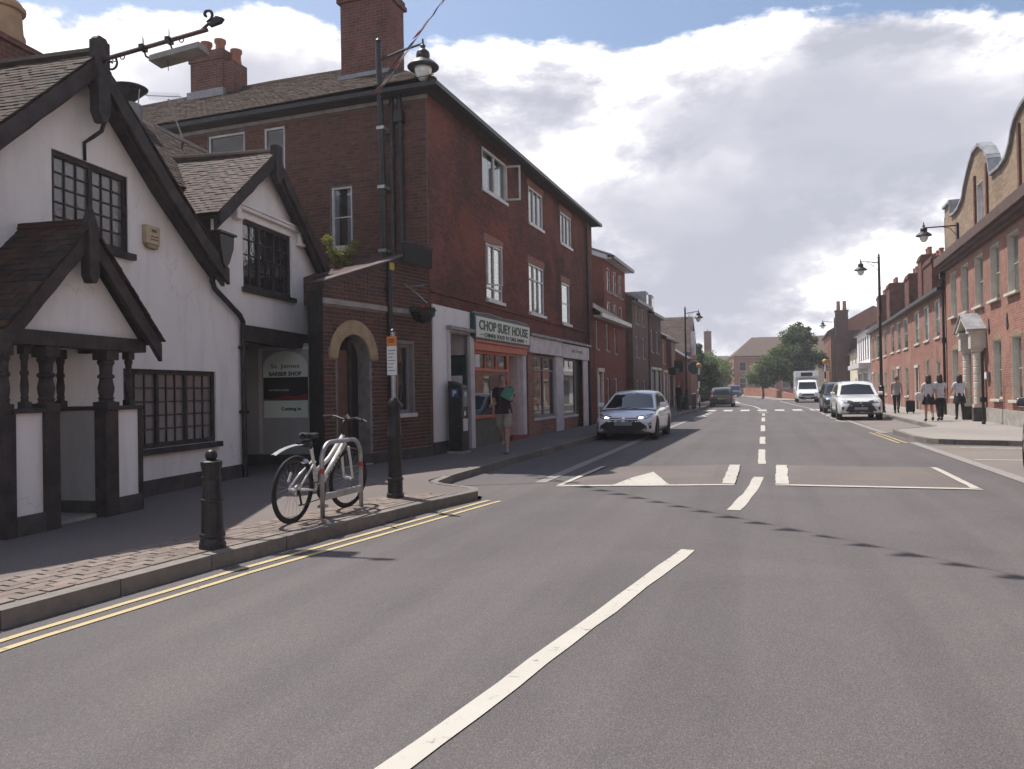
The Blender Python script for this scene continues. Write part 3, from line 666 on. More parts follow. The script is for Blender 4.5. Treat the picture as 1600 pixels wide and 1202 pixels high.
MB().tube([(-.86,-.12,5.2),(-.84,-.2,5.05),(-.93,-.22,4.87),(-1.0,-.16,4.78),(-.99,-.02,4.72),(-.98,-.015,4.5)], [.03,.028,.026,.026,.022,.02], 8).build('iron_stay', 'black_iron', hA, smooth=True)
w1 = window(hA, -1.5,-.17,3.46,4.5, .09, .07, 2, 3, 5, 'black_timber', 'old_glass', .07, 'black_timber', .022)
w2 = window(hA, -.32,1.82,.78,1.9, .09, .07, 3, 3, 5, 'black_timber', 'old_glass', .08, 'black_timber', .022)
MB().box(-.2,-.14,-.012,.0,3.46,4.5).build('white_reveal', 'white_render', w1)
for (x0, x1) in ((-1.35,-.95),(-.75,-.3)): block('curtain', 'net_curtain', w1, x0, x1, .1, .12, 3.5, 4.2)
# rainwater hopper in the valley with its cranked downpipe
hp = MB(); hp.prism([(1.46,4.06),(1.86,4.06),(1.84,3.86),(1.72,3.62),(1.62,3.52),(1.54,3.62),(1.48,3.86)], -.34, -.03).box(1.42,1.90,-.37,0,4.06,4.10)
hp.tube([(1.63,-.1,3.54),(1.62,-.09,3.32),(1.70,-.08,3.22),(2.42,-.08,2.86),(2.53,-.07,2.76),(2.545,-.06,2.5),(2.55,-.06,.12)], .045, 8)
for z in (2.3,1.2): hp.box(2.48,2.62,-.115,-.0,z,z+.05)
hp.build('rainwater_pipe', 'black_iron', hA, bevel=.004)
# the main roof behind the gables, a chimney on it
MB().prism([(.5,4.55),(3.0,6.85),(3.0,6.95),(.5,4.65)], -4.6, 6.1, 'x').build('rear_roof', 'roof_board', hA)
MB().prism([(3.0,6.85),(6.5,3.9),(6.5,4.0),(3.0,6.95)], -4.6, 6.1, 'x').build('rear_roof', 'roof_board', hA)
tile_slope(hA, 'roof_tile', (-4.6,.9,5.06), (1,0,0), (0,3.2,2.95), 10.7, 2.85, limit=120, gauge=.11, order=lambda q: -q[0], seed=5, name='rear_tile', skip=lambda a, s: a < 5.2)
MB().box(4.35,6.15,2.9,3.1,6.93,7.02).build('verge_coping', 'stone', hA)
chm = MB().box(.05,1.5,2.6,3.5,6.2,6.95).box(-.02,1.42,2.55,3.55,6.95,7.03).box(.15,1.3,2.7,3.4,7.03,7.12).build('chimney', 'brick_chimney', hA)
MB().lathe([(.34,0),(.36,.1),(.33,.16),(.31,.48),(.36,.5),(.37,.56),(.33,.58),(.31,.64),(.25,.64),(.25,.5)], (.82,3.05,7.12), 18).build('chimney_pot', 'terracotta_pale', chm, smooth=False, auto=40)

# iron bracket sticking out from the gable peak with its lamp trough
br = thing('iron_sign_bracket', 'ornate rusty iron sign bracket jutting from the white gable peak, with hanging trough', 'sign bracket', (AX,AY,0), ARZ)
m = MB(); m.tube([(-1.05,-.3,5.70),(-1.05,-1.80,5.92)], .027, 8).build('pole', 'rusty_iron', br)
def spiral(c, r0, turns, n=22, flip=1, a0=0.0): return [(c[0], c[1]+flip*(r0*(1-k/n*.8))*math.cos(a0+2*math.pi*turns*k/n), c[2]+(r0*(1-k/n*.8))*math.sin(a0+2*math.pi*turns*k/n)) for k in range(n+1)]
MB().tube([(-1.05,-.30,5.52),(-1.05,-.34,5.66)]+spiral((-1.05,-.47,5.64), .10, 1.15, flip=1, a0=math.pi*.5), .014, 6).build('scroll', 'black_iron', br)
MB().tube([(-1.05,-1.72,5.92),(-1.05,-1.82,5.99)]+spiral((-1.05,-1.80,6.10), .085, .95, flip=-1, a0=-math.pi*.5), .018, 6).build('scroll', 'black_iron', br)
MB().prism([(-1.84,5.95),(-1.98,5.98),(-2.02,6.03),(-1.93,6.06),(-1.85,6.0)], -1.08, -1.02, 'x').build('leaf_finial', 'black_iron', br)
for y in (-.52,-.63,-1.45): MB().torus((-1.05,y,5.72+(-y-.3)*.147-.055), .03, .007, 'x', 14, 6).build('ring', 'black_iron', br)
for y in (-.92,-1.28):
    z = 5.70+(-y-.3)*.147
    MB().tube([(-1.05,y,z),(-1.04,y-.03,z-.10),(-1.0,y-.12,z-.15),(-.98,y-.26,z-.12)], .013, 6).box(-1.10,-1.0,y-.03,y+.03,z-.035,z+.035).tube([(-1.08,y-.02,z),(-1.08,y-.02,z+.13)], .006, 5).tube([(-1.02,y+.02,z),(-1.02,y+.02,z+.13)], .006, 5).build('clamp', 'black_iron', br)
MB().prism([(-1.10,-.05),(-.86,-.05),(-.89,.035),(-1.07,.035)], -.34, .34).build('lamp_trough', 'stone', br).matrix_basis = Matrix.Translation((.0,-1.36,5.70)) @ Matrix.Rotation(R(-8),4,'X')
MB().tube([(-1.0,-1.22,5.68),(-1.0,-1.23,5.5)], .005, 4).build('chain', 'black_iron', br)

al = thing('alarm_box', 'tan burglar alarm box on the white gable wall', 'alarm box', (AX,AY,0), ARZ)
MB().prism([(.09,3.66),(.38,3.66),(.38,3.92),(.09,3.92)], -.075, -.002).build('case', 'tan_plastic', al, bevel=.008)
MB().prism([(.10,3.655),(.37,3.655),(.34,3.60),(.15,3.60)], -.07, -.004).build('base_light', 'tan_dark', al, bevel=.006)
MB().box(.2,.30,-.079,-.075,3.83,3.87).box(.18,.34,-.079,-.075,3.76,3.775).box(.18,.34,-.079,-.075,3.72,3.735).build('emblem', 'brown_door', al)

# ---------------- porch standing in front of the gable
po = thing('timber_porch', 'dark timber porch with tiled gable roof and white panels against the white house', 'porch', (AX,AY,0), ARZ)
PY = -.74
def pu(u): return u-1.55        # porch measurements run from its own corner post
zb = .12
for x0, w_ in ((pu(-1.33),.13),(pu(-.80),.2),(pu(.085),.21)):
    MB().box(x0-w_/2,x0+w_/2,PY-.02,PY+.14,zb,1.36).build('post', 'black_timber', po, bevel=.006)
    turned_post(po, x0, PY+.06, 1.36, 2.06, w_*.95)
MB().box(pu(.59)-.02,pu(.59)+.05,PY,PY+.1,zb,1.36).build('post', 'black_timber', po, bevel=.004)
turned_post(po, pu(.47), PY+.06, 1.38, 2.08, .10, 'baluster')
turned_post(po, pu(-.05), -.18, 1.38, 2.08, .10, 'baluster')
turned_post(po, pu(-1.08), PY+.06, 1.38, 2.08, .09, 'baluster')
for (a, b) in ((pu(-1.265),pu(-.9)),(pu(.19),pu(.57))):
    MB().box(a,b,PY+.02,PY+.07,.32,1.36).build('panel', 'white_render', po); MB().box(a,b,PY-.02,PY+.1,zb,.32).build('base_board', 'black_plinth', po)
    MB().box(a-.03,b+.05,PY-.03,PY+.12,1.361,1.41).build('rail', 'black_timber', po, bevel=.005)
MB().box(pu(.05),pu(.11),PY+.16,-.02,.3,1.36).build('side_panel', 'grey_render', po); MB().box(pu(.02),pu(.14),PY+.15,-.02,1.362,1.41).build('rail', 'black_timber', po, bevel=.005)  # panel coloured grey, not white, to stand in for shade inside the porch
MB().box(pu(.03),pu(.13),PY+.16,-.02,zb,.299).build('base_board', 'black_plinth', po)
MB().box(pu(-1.3),pu(-.72),-.10,-.03,.12,2.06).build('dark_doorway', 'interior_dark', po)  # near-black sheet laid over the white wall where the doorway is dark
MB().box(pu(-.6),pu(.03),PY+.12,-.04,.121,.16).build('step', 'stone', po)
MB().box(pu(-1.42),pu(.66),PY-.05,PY+.12,2.06,2.22).build('tie_beam', 'black_timber', po, bevel=.008)
for x in (pu(-1.33),pu(.47)): MB().box(x-.06,x+.06,PY+.12,-.02,2.06,2.2).build('wall_plate', 'black_timber', po)
ax_, az_ = pu(-.40), 3.36; lx, rx, ez = pu(-1.52), pu(.78), 2.16
MB().prism([(pu(-1.36),2.22),(pu(.60),2.22),(ax_,3.28)], PY+.02, PY+.06).build('gable_panel', 'white_render', po)
roof_slab(po, [(lx,ez),(ax_,az_)], PY-.16, 0, .05); rp = roof_slab(po, [(ax_,az_),(rx,ez)], PY-.16, 0, .05)
tile_slope(rp, 'roof_tile', (lx-.03,PY-.2,ez+.03), (0,1,0), (ax_-lx,0,az_-ez), 1.0, math.dist((lx,ez),(ax_,az_))+.02, limit=300, seed=11, thick=.016)
tile_slope(rp, 'roof_tile', (rx+.03,PY-.2,ez+.03), (0,1,0), (ax_-rx,0,az_-ez), 1.0, math.dist((rx,ez),(ax_,az_))+.02, limit=300, seed=12, thick=.016)
MB().tube([(ax_,PY-.2,az_+.07),(ax_,0,az_+.07)], .06, 8).build('ridge_tile', 'roof_tile', rp)
barge(po, [(lx-.02,ez+.02),(ax_,az_+.04)], PY-.17, PY-.11, .22); barge(po, [(ax_,az_+.04),(rx+.02,ez+.02)], PY-.17, PY-.11, .22)
MB().box(ax_-.075,ax_+.075,PY-.22,PY-.10,2.86,3.42).prism([(ax_-.075,2.86),(ax_+.075,2.86),(ax_+.03,2.78),(ax_-.03,2.78)], PY-.22, PY-.10).prism([(ax_-.075,3.42),(ax_+.075,3.42),(ax_,3.6)], PY-.21, PY-.11).build('finial', 'black_timber', po, bevel=.006)

# ---------------- barber's: jettied white gable over a recessed entrance
hB = thing('barber_shop', 'white jettied gable building with barber shop sign in its dark recessed entrance', 'shop', (AX,AY,0), ARZ)
bL, bA, bR = (1.62,4.32), (3.40,5.77), (5.95,3.62)
MB().wall([(2.56,2.69),(5.95,2.69),(5.95,3.62),bA,(1.74,4.40),(1.74,3.36),(2.565,2.79)], [rect(2.68,4.42,3.38,4.58)], .002, .12).build('wall', 'white_render', hB)
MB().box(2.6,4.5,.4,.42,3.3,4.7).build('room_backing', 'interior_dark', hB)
n = 12; up = []; lo = []
for k in range(n+1):
    x = 2.56+k/n*3.2; b = -.05*math.sin(math.pi*k/n*.9)
    up.append((x,2.72+b*.0-.03*(k/n)**2)); lo.append((x,2.46-.05*math.sin(math.pi*k/n)))
MB().prism(up+lo[::-1], -.05, .14).build('jetty_beam', 'black_timber', hB)
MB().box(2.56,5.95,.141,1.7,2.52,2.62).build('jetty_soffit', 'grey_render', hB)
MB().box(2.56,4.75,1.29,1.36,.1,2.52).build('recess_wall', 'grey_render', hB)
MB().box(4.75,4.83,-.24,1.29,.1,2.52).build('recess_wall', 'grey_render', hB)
MB().box(4.70,4.75,-.2,1.29,.1,.32).build('plinth', 'black_plinth', hB)  # black strip standing in for the shadow at the foot of the wall
MB().box(4.835,5.95,-.2,.0,.1,2.6).build('corner_post', 'black_timber', hB)
MB().box(4.70,4.88,-.42,-.245,.1,2.62).build('corner_post', 'black_timber', hB)
SM = Matrix(((0,1,0,4.75),(-1,0,0,0),(0,0,1,0),(0,0,0,1)))      # faces back along the street: local x -> -y, into the wall -> +x
sg = MB(SM); sg.box(-.90,.22,-.03,-.001,2.0,2.05)
door = MB(SM).box(-.92,-.86,-.03,-.001,.34,2.46).box(.18,.23,-.03,-.001,.34,2.46).box(-.86,.18,-.028,-.001,2.40,2.46).build('door_frame', 'fascia_white', hB)
board = MB(SM); arch = [(-.82,1.86),(.14,1.86),(.14,2.06)]+[(-.34+.48*math.cos(a), 2.06+.32*math.sin(a)) for a in [math.pi*k/14 for k in range(1,14)]]+[(-.82,2.06)]
board.prism(arch, -.02, -.001).build('sign_board', 'sign_cream', hB)
lettering('BARBER SHOP', hB, -.34, -.024, 1.925, .115, 'text_dark', .70, .003, SM)
lettering('St. James', hB, -.34, -.024, 2.07, .12, 'text_dark', .62, .0, SM)
MB(SM).box(-.815,.135,-.022,-.001,1.40,1.855).build('poster', 'interior_dark', hB)
MB(SM).prism([(-.81,1.405),(.13,1.405),(.13,1.52),(-.1,1.47),(-.3,1.49),(-.6,1.43),(-.81,1.44)], -.026, -.0225).build('poster_flame', 'red_paint', hB)
lettering('wet shave today', hB, -.48, -.026, 1.60, .06, 'text_white', .44, .0, SM)
MB(SM).box(-.81,.13,-.02,-.001,1.05,1.39).build('notice_board', 'sign_cream', hB)
lettering('Cutting in', hB, -.22, -.024, 1.22, .09, 'text_dark', .42, .002, SM)
window(hB, 2.68,4.42,3.38,4.58, .10, .07, 3, 2, 4, 'black_timber', 'window_glass', .07, 'black_timber', .02)
MB().box(2.45,4.7,-.075,-.002,4.70,4.76).box(2.42,4.73,-.10,-.002,4.76,4.81).box(2.38,2.52,-.09,-.002,4.56,4.70).box(4.63,4.77,-.09,-.002,4.50,4.70).box(2.34,2.55,-.11,-.002,4.50,4.56).box(4.60,4.81,-.11,-.002,4.44,4.50).build('hood_mould', 'white_render', hB, bevel=.01)
r2 = roof_slab(hB, [bL, bA], -.26, 3.2); roof_slab(hB, [bA, bR], -.26, 3.2)
tile_slope(r2, 'roof_tile_pale', (1.55,-.28,4.36), (0,1,0), (1.85,0,1.5), 2.9, 2.38, order=lambda q: q[0], seed=21, sag=.03)
tile_slope(r2, 'roof_tile', (6.0,-.28,3.69), (0,1,0), (-2.6,0,2.19), 1.6, 3.35, limit=30, order=lambda q: q[0], seed=22)
MB().tube([(3.4,-.3,5.90),(3.4,2.3,5.94)], .075, 8).build('ridge_tile', 'roof_tile_pale', r2)
for y0, y1, dz in ((-.28,-.22,.13),(-.215,-.15,.05)):
    barge(hB, [(1.58,4.30+dz),(3.4,5.77+dz)], y0, y1, .22); barge(hB, [(3.4,5.77+dz),(5.98,3.60+dz)], y0, y1, .23)
MB().box(3.29,3.51,-.33,-.2,5.45,6.02).prism([(3.29,5.45),(3.51,5.45),(3.44,5.34),(3.36,5.34)], -.33, -.2).build('finial', 'black_timber', hB, bevel=.008)
MB().prism([(5.72,4.02),(6.12,4.02),(6.08,3.8),(5.98,3.62),(5.84,3.62),(5.76,3.8)], -.5, -.16).box(5.68,6.16,-.53,-.1,4.02,4.07).tube([(5.9,-.32,3.62),(5.9,-.3,2.7)], .045, 8).build('rainwater_pipe', 'black_iron', hB)
# flue and aerial above the roofs
fl = thing('flue_cowl', 'round metal flue with dish-shaped cowl behind the white gables', 'flue', (AX,AY,0), ARZ)
MB().lathe([(.23,0),(.23,.42),(.21,.44)], (3.72,3.0,6.75), 18).build('flue_pipe', 'lead', fl, auto=40)
MB().lathe([(.05,0),(.09,.06),(.28,.24),(.33,.28),(.34,.31),(.28,.34),(.0,.36)], (3.72,3.0,7.20), 20).build('cowl', 'black_iron', fl, auto=40)
for k in range(3): MB().tube([(3.72+.22*math.cos(k*2.1+.3),3+.22*math.sin(k*2.1+.3),7.1),(3.72+.28*math.cos(k*2.1+.3),3+.28*math.sin(k*2.1+.3),7.46)], .012, 5).build('stay', 'galvanised', fl)
ae = thing('tv_aerial', 'thin television aerial on a pale mast leaning above the tiled roof', 'aerial', (AX,AY,0), ARZ)
MB().tube([(5.45,3.0,6.95),(4.9,3.0,7.75)], .018, 6).build('mast', 'galvanised', ae)
ab = MB(); ab.tube([(4.2,3.0,7.55),(5.35,3.0,7.95)], .009, 5)
for k in range(13):
    x = 4.25+k*.088; z = 7.567+k*.0305; ab.tube([(x,2.93,z-.09),(x,3.07,z+.09)], .005, 4)
ab.build('boom', 'galvanised', ae)

# ---------------- little brick building with the arched doorway
hC = thing('arched_brick_building', 'small dark brick building with ochre arch over its door, beside the barber', 'building', (-7.6,12.2,0), face_rz(10.9))
arc = [(.35,.12),(1.27,.12),(1.27,2.17)]+[(.81+.46*math.cos(a), 2.17+.46*math.sin(a)) for a in [math.pi*k/16 for k in range(1,16)]]+[(.35,2.17)]
wc = rect(2.17,2.70,1.08,2.53); topz = lambda x: 3.56+.33*x
MB().wall([(0,.1),(3.38,.1),(3.38,topz(3.38)),(0,topz(0))], [arc, wc], 0, .3).build('wall', 'mortar', hC)
def keep(x, z):
    if z > topz(x)-.06 or z < .34: return False
    if .30 < x < 1.32 and z < 2.2: return False
    if math.hypot(x-.81, z-2.17) < .70 and z > 2.14: return False
    if 2.12 < x < 2.75 and 1.0 < z < 2.56: return False
    if 3.15 < z < 3.27: return False
    return True
brick_wall(hC, 'brick_piece', .0, 3.37, .12, 4.7, keep, 0, 300, order=lambda q: abs(q[0]-.8)+abs(q[1]-1.9)*.6)
CM = Matrix(((0,1,0,0),(-1,0,0,0),(0,0,1,0),(0,0,0,1)))
CW = (Matrix.Translation((-7.6,12.2,0)) @ Matrix.Rotation(face_rz(10.9),4,'Z')).inverted()
MB(CW).prism([(-7.6,12.2),(-7.61,12.35),(-8.49,13.32),(-8.56,13.18)], .1, 3.5, 'z').build('return_wall', 'black_plinth', hC)
MB().box(0,3.38,-.03,-.0085,.1,.33).build('plinth', 'black_plinth', hC)
ring = [(.81+.70*math.cos(a), 2.17+.70*math.sin(a)*1.06) for a in [math.pi*k/20 for k in range(21)]]; inner = [(.81+.465*math.cos(a), 2.17+.465*math.sin(a)) for a in [math.pi*k/20 for k in range(21)]]
MB().prism(ring+inner[::-1], -.035, .10).build('arch_ring', 'ochre_render', hC, bevel=.008)
MB().box(-.02,3.38,-.045,.0,3.16,3.26).build('string_course', 'stone', hC)
dr = MB().box(.38,.92,.26,.31,.14,2.35).build('door', 'brown_door', hC)
MB().box(.92,1.0,.22,.32,.12,2.6).build('door_post', 'black_timber', hC); MB().box(.36,1.3,.32,.36,.1,2.7).build('recess_back', 'interior_dark', hC)
MB().lathe([(.025,0),(.03,.02),(.02,.04)], (0,0,0), 10).build('handle', 'chrome', dr).matrix_basis = Matrix.Translation((.86,.255,1.1)) @ Matrix.Rotation(R(90),4,'X')
MB().box(.35,1.27,-.05,.3,.101,.15).build('step', 'stone', hC)
wv = window(hC, 2.17,2.70,1.08,2.53, .16, .07, 1, 1, 1, 'grey_frame', 'window_glass', .06, 'white_frame')
cp = MB(); cp.prism([(-.02,topz(-.02)-.0),(3.4,topz(3.4)-.0),(3.4,topz(3.4)+.025),(-.02,topz(-.02)+.025)], -.03, .3).build('coping', 'dark_mortar', hC)
MB().prism([(.9,topz(.9)),(3.38,topz(3.38)),(3.38,topz(3.38)-.4),(.9,3.3)], .3, 3.0).build('rear_mass', 'brick_dark', hC)
MB().prism([(.0,topz(0)-.11),(3.38,topz(3.38)-.11),(3.38,topz(3.38)),(.0,topz(0))], -.02, .0).build('verge_board', 'brick_dark', hC)
# buddleia growing out of the gutter
def leaf_cloud(name, parent, mat, centres, n, size, seed, droop=0.0, elong=2.0):
    rr = random.Random(seed); m = MB()
    for i in range(n):
        c, r = centres[rr.randrange(len(centres))]
        d = Vector((rr.gauss(0,1), rr.gauss(0,1), rr.gauss(0,1))); d.normalize(); d *= rr.random()**.42
        p = Vector(c)+Vector((d.x*r[0], d.y*r[1], d.z*r[2]))
        a = Vector((rr.gauss(0,1), rr.gauss(0,1), rr.gauss(0,.6)-droop)).normalized(); b = a.cross(Vector((rr.gauss(0,1),rr.gauss(0,1),rr.gauss(0,1)))).normalized()
        s = size*rr.uniform(.6,1.35); q = a*s*elong/2; h = b*s*.5
        m.poly([p-q, p+h*.9-q*.1, p+q, p-h*.9-q*.1])
    return m.build(name, mat, parent)
def leafmat(name, cols, trans=0.25):
    m, t, b = new_mat(name)
    isl = t.add('ShaderNodeNewGeometry').outputs['Random Per Island']
    c = t.ramp(isl, [(i/(len(cols)-1), k) for i, k in enumerate(cols)]); t.put(b.inputs['Base Color'], c)
    b.inputs['Roughness'].default_value = 0.6; b.inputs['Specular IOR Level'].default_value = 0.3
    tr = t.add('ShaderNodeBsdfTranslucent', {'Color': t.mix(1.0, c, (1.3,1.5,.6), 'MULTIPLY')}); mxs = t.add('ShaderNodeMixShader', {0: trans, 1: b.outputs[0], 2: tr.outputs[0]})
    t.l.new(mxs.outputs[0], t.n['Material Output'].inputs[0])
leafmat('leaf_dark', [(0.042,0.066,0.032),(0.060,0.090,0.042),(0.078,0.108,0.055),(0.05,0.076,0.036)], .35)
leafmat('leaf_mid', [(0.085,0.125,0.06),(0.115,0.155,0.078),(0.15,0.185,0.105),(0.10,0.14,0.068)], .35)
leafmat('leaf_bright', [(0.11,0.15,0.03),(0.15,0.19,0.045),(0.09,0.13,0.03)])
leafmat('leaf_silver', [(0.24,0.27,0.18),(0.33,0.35,0.26),(0.17,0.21,0.12)], .35)
leafmat('leaf_yellow', [(0.20,0.19,0.06),(0.27,0.25,0.09),(0.14,0.15,0.05)])
plain('bark', (0.07,0.055,0.042), 0.95, c2=(0.11,0.09,0.07), scale=8, bump=0.6, bscale=25)
pb = thing('gutter_shrub', 'wispy yellow-green shrub growing from the gutter hopper beside the white gable', 'shrub', (AX,AY,0), ARZ)
sm = MB()
cents = []
for k in range(14):
    a = rnd.uniform(0,6.28); L = rnd.uniform(.35,.75); e = (5.95+math.cos(a)*L*.55, -.34+math.sin(a)*L*.4, 4.05+L*.95)
    sm.tube([(5.93,-.34,4.0),((5.93+e[0])/2,(-.34+e[1])/2,4.05+L*.6),e], [.008,.005,.003], 5); cents += [(e,(.12,.12,.10)),(((5.93+e[0])/2,(-.34+e[1])/2,4.05+L*.6),(.13,.13,.12))]
sm.build('stem', 'bark', pb); leaf_cloud('foliage', pb, 'leaf_yellow', cents, 1500, .035, 4)
# ---------------- three-storey red brick house with the shops
hR = thing('red_brick_house', 'three-storey red brick house with takeaway shopfront at street level', 'house', (-6.95,15.46,0), face_rz(1.5))
RL = 15.1; EZ = 8.2
up = [(3.25,5.05,6.8,7.9),(7.05,8.5,6.68,7.8),(10.55,12.0,6.68,7.78)]
md = [(3.4,4.62,3.93,5.42),(6.95,8.48,3.9,5.42),(10.58,11.62,3.86,5.3)]
shop = [(.95,2.2,.12,2.95),(2.3,6.35,.12,2.8),(6.65,13.3,.12,2.62)]
MB().wall([(0,.1),(RL,.1),(RL,EZ),(0,EZ)], [rect(*q) for q in up+md+shop], 0, .16).build('wall', 'brick_red', hR)
FM = Matrix(((0,1,0,0),(-1,0,0,0),(0,0,1,0),(0,0,0,1)))     # flank: x' runs to the street corner, into the wall = along the street
fl_h = [(-2.47,-1.92,4.87,6.27),(-5.96,-4.87,7.05,7.9),(-4.31,-3.72,6.6,7.88)]
MB(FM).wall([(-13.5,.1),(0,.1),(0,EZ),(-13.5,EZ)], [rect(*q) for q in fl_h], 0, .14).build('flank_wall', 'dark_mortar', hR)
def keepf(x, z):
    for (a, b, c, d) in fl_h:
        if a-.02 < x < b+.02 and c-.03 < z < d+.02: return False
    return not (z > 7.98)
brick_wall(hR, 'flank_brick_piece', -7.0, -.012, 3.3, 8.0, keepf, 0, 300, FM, 8, order=lambda q: abs(q[0]+1.6)+abs(q[1]-5.6)*.8)
MB(FM).box(-13.5,.03,-.06,.0,7.98,8.06).build('dentil_course', 'stone', hR)
MB().box(RL-.001,RL+.05,.0,9.0,.1,EZ).build('far_flank', 'brick_red', hR)
for q in fl_h: window(hR, *q, .09, .05, 1, 1, 2 if q[0] == -2.47 else 1, 'white_frame', 'window_glass', .03, 'white_frame', Mx=FM, curtain=(q[0] == -2.47))
# upper floor casements
w = window(hR, *up[0], .07, .06, 2, 1, 1, 'white_frame', 'window_glass', .05, 'white_frame', curtain=True)
OM = Matrix.Translation((5.0,0,0)) @ Matrix.Rotation(R(-78),4,'Z')
MB(OM).box(0,.05,-.02,.02,6.86,7.84).box(.38,.43,-.02,.02,6.86,7.84).box(.05,.38,-.02,.02,6.86,6.91).box(.05,.38,-.02,.02,7.79,7.84).build('open_casement', 'white_frame', w)
window(hR, *up[1], .07, .055, 3, 1, 1, 'white_frame', 'window_glass', .05, 'white_frame', curtain=True)
window(hR, *up[2], .07, .055, 3, 1, 1, 'white_frame', 'window_glass', .05, 'white_frame', curtain=True)
window(hR, *md[0], .07, .055, 2, 1, 1, 'white_frame', 'window_glass', .08, 'white_frame', transom=4.25, curtain=True)
OM2 = Matrix.Translation((3.46,0,0)) @ Matrix.Rotation(R(-28),4,'Z')
MB(OM2).box(0,.04,-.02,.02,4.3,5.36).box(.5,.54,-.02,.02,4.3,5.36).box(.04,.5,-.02,.02,4.3,4.34).box(.04,.5,-.02,.02,5.32,5.36).build('open_casement', 'white_frame', hR)
window(hR, *md[1], .07, .055, 3, 1, 1, 'white_frame', 'window_glass', .08, 'white_frame', transom=4.95, curtain=True)
window(hR, *md[2], .07, .06, 1, 1, 2, 'white_frame', 'window_glass', .08, 'white_frame', curtain=True)
for (a, b, c, d) in md+up[1:]: MB().box(a-.1,b+.1,-.006,-.001,d+.002,d+.22).build('window_arch', 'brick_orange', hR)
MB().box(0,RL,-.035,-.001,3.72,3.80).build('string_course', 'brick_red', hR)
# roof: hipped, with its big chimneys
ROV = .32
c0 = (-ROV,-ROV,EZ); c1 = (RL+.1,-ROV,EZ); ridge1 = (3.3,3.5,10.45); ridge2 = (RL+.1,3.5,10.45); back1 = (-ROV,13.8,EZ); rb = (3.3,13.8,10.45); b2 = (RL+.1,7.3,EZ); b3 = (7.0,7.3,EZ); b4 = (7.0,13.8,EZ)
m = MB(); m.poly([c0,c1,ridge2,ridge1]); m.poly([back1,c0,ridge1,rb]); m.poly([rb,ridge1,b3,b4]); m.poly([ridge1,ridge2,b2,b3]); m.poly([c1,b2,ridge2])
m.poly([(c0[0],c0[1],EZ-.1),(c0[0],13.8,EZ-.1),(7,13.8,EZ-.1),(7,7.3,EZ-.1),(RL+.1,7.3,EZ-.1),(RL+.1,-ROV,EZ-.1)])
m.poly([c0,back1,(-ROV,13.8,EZ-.1),(-ROV,-ROV,EZ-.1)]); m.poly([c1,c0,(-ROV,-ROV,EZ-.1),(RL+.1,-ROV,EZ-.1)]); m.poly([c1,(RL+.1,-ROV,EZ-.1),(RL+.1,7.3,EZ-.1),b2])
rf = m.build('roof', 'roof_board', hR)
sv = Vector((3.62,0,2.25)); hl = 3.82/3.62
tile_slope(rf, 'roof_tile_moss', (-ROV-.05,-ROV,EZ+.03), (0,1,0), (3.62,0,2.25), 13.6, sv.length, order=lambda q: q[0]+abs(q[1]-1.5)*.6, seed=31, gauge=.11, tw=.17, sag=.05, skip=lambda a, s: a < (s/sv.length)*3.82-.02)
MB().tube([c0,(1.3,1.5,9.22),ridge1], .10, 8).build('hip_tile', 'roof_tile_moss', rf); MB().tube([ridge1,(3.3,6.5,10.5),rb], .11, 8).build('ridge_tile', 'roof_tile_moss', rf)
MB().box(-ROV-.02,RL+.1,-ROV-.12,-ROV,EZ-.12,EZ-.02).build('gutter', 'black_iron', hR); MB().box(-ROV-.10,-ROV,-ROV-.12,13.8,EZ-.12,EZ-.02).build('gutter', 'black_iron', hR)
MB(FM).tube([(-.62,-.1,EZ-.1),(-.62,-.09,7.6),(-.60,-.07,3.9)], .06, 8).box(-.72,-.52,-.2,-.005,7.5,7.75).build('downpipe', 'black_iron', hR)
MB(FM).tube([(-.82,-.09,EZ-.1),(-.82,-.08,3.7)], .055, 8).build('downpipe', 'black_iron', hR)
def chimney(parent, x0, x1, y0, y1, z0, z1, mat='brick_chimney', pots=2, cap=.06, potmat='terracotta', ph=.45, pr=.13):
    c = MB().box(x0,x1,y0,y1,z0,z1-.32).box(x0-cap,x1+cap,y0-cap,y1+cap,z1-.32,z1-.22).box(x0-cap*.5,x1+cap*.5,y0-cap*.5,y1+cap*.5,z1-.22,z1-.1).box(x0+.02,x1-.02,y0+.02,y1-.02,z1-.1,z1).build('chimney', mat, parent)
    for k in range(pots):
        t_ = (k+.5)/pots; cx, cy = ((x0+x1)/2, y0+(y1-y0)*t_) if (y1-y0) > (x1-x0) else (x0+(x1-x0)*t_, (y0+y1)/2)
        MB().lathe([(pr,0),(pr*1.05,.05),(pr*.9,.1),(pr*.82,ph*.8),(pr*1.0,ph*.83),(pr*1.0,ph*.93),(pr*.85,ph),(pr*.65,ph)], (cx,cy,z1), 12).build('chimney_pot', potmat, c, auto=40)
    return c
ch = chimney(rf, 1.4,2.3,1.72,3.02,8.9,11.6, pots=2, cap=.07)
MB().box(1.33,2.37,1.65,3.09,8.95,9.45).build('flashing', 'lead', ch)
ch2 = chimney(rf, 2.8,3.6,7.85,9.0,9.6,11.6, pots=0, cap=.04)
MB().box(2.72,3.68,7.77,9.08,9.7,10.42).build('flashing', 'lead', ch2)
MB().box(2.85,3.45,7.5,7.86,10.3,11.2).build('chimney_shoulder', 'brick_chimney', ch2)
for (y, z) in ((8.75,11.6),(8.25,11.6),(7.68,11.2)): MB().lathe([(.14,0),(.13,.3),(.17,.36),(.17,.44),(.12,.46)], (3.2,y,z), 12).build('chimney_pot', 'terracotta', ch2, auto=40)
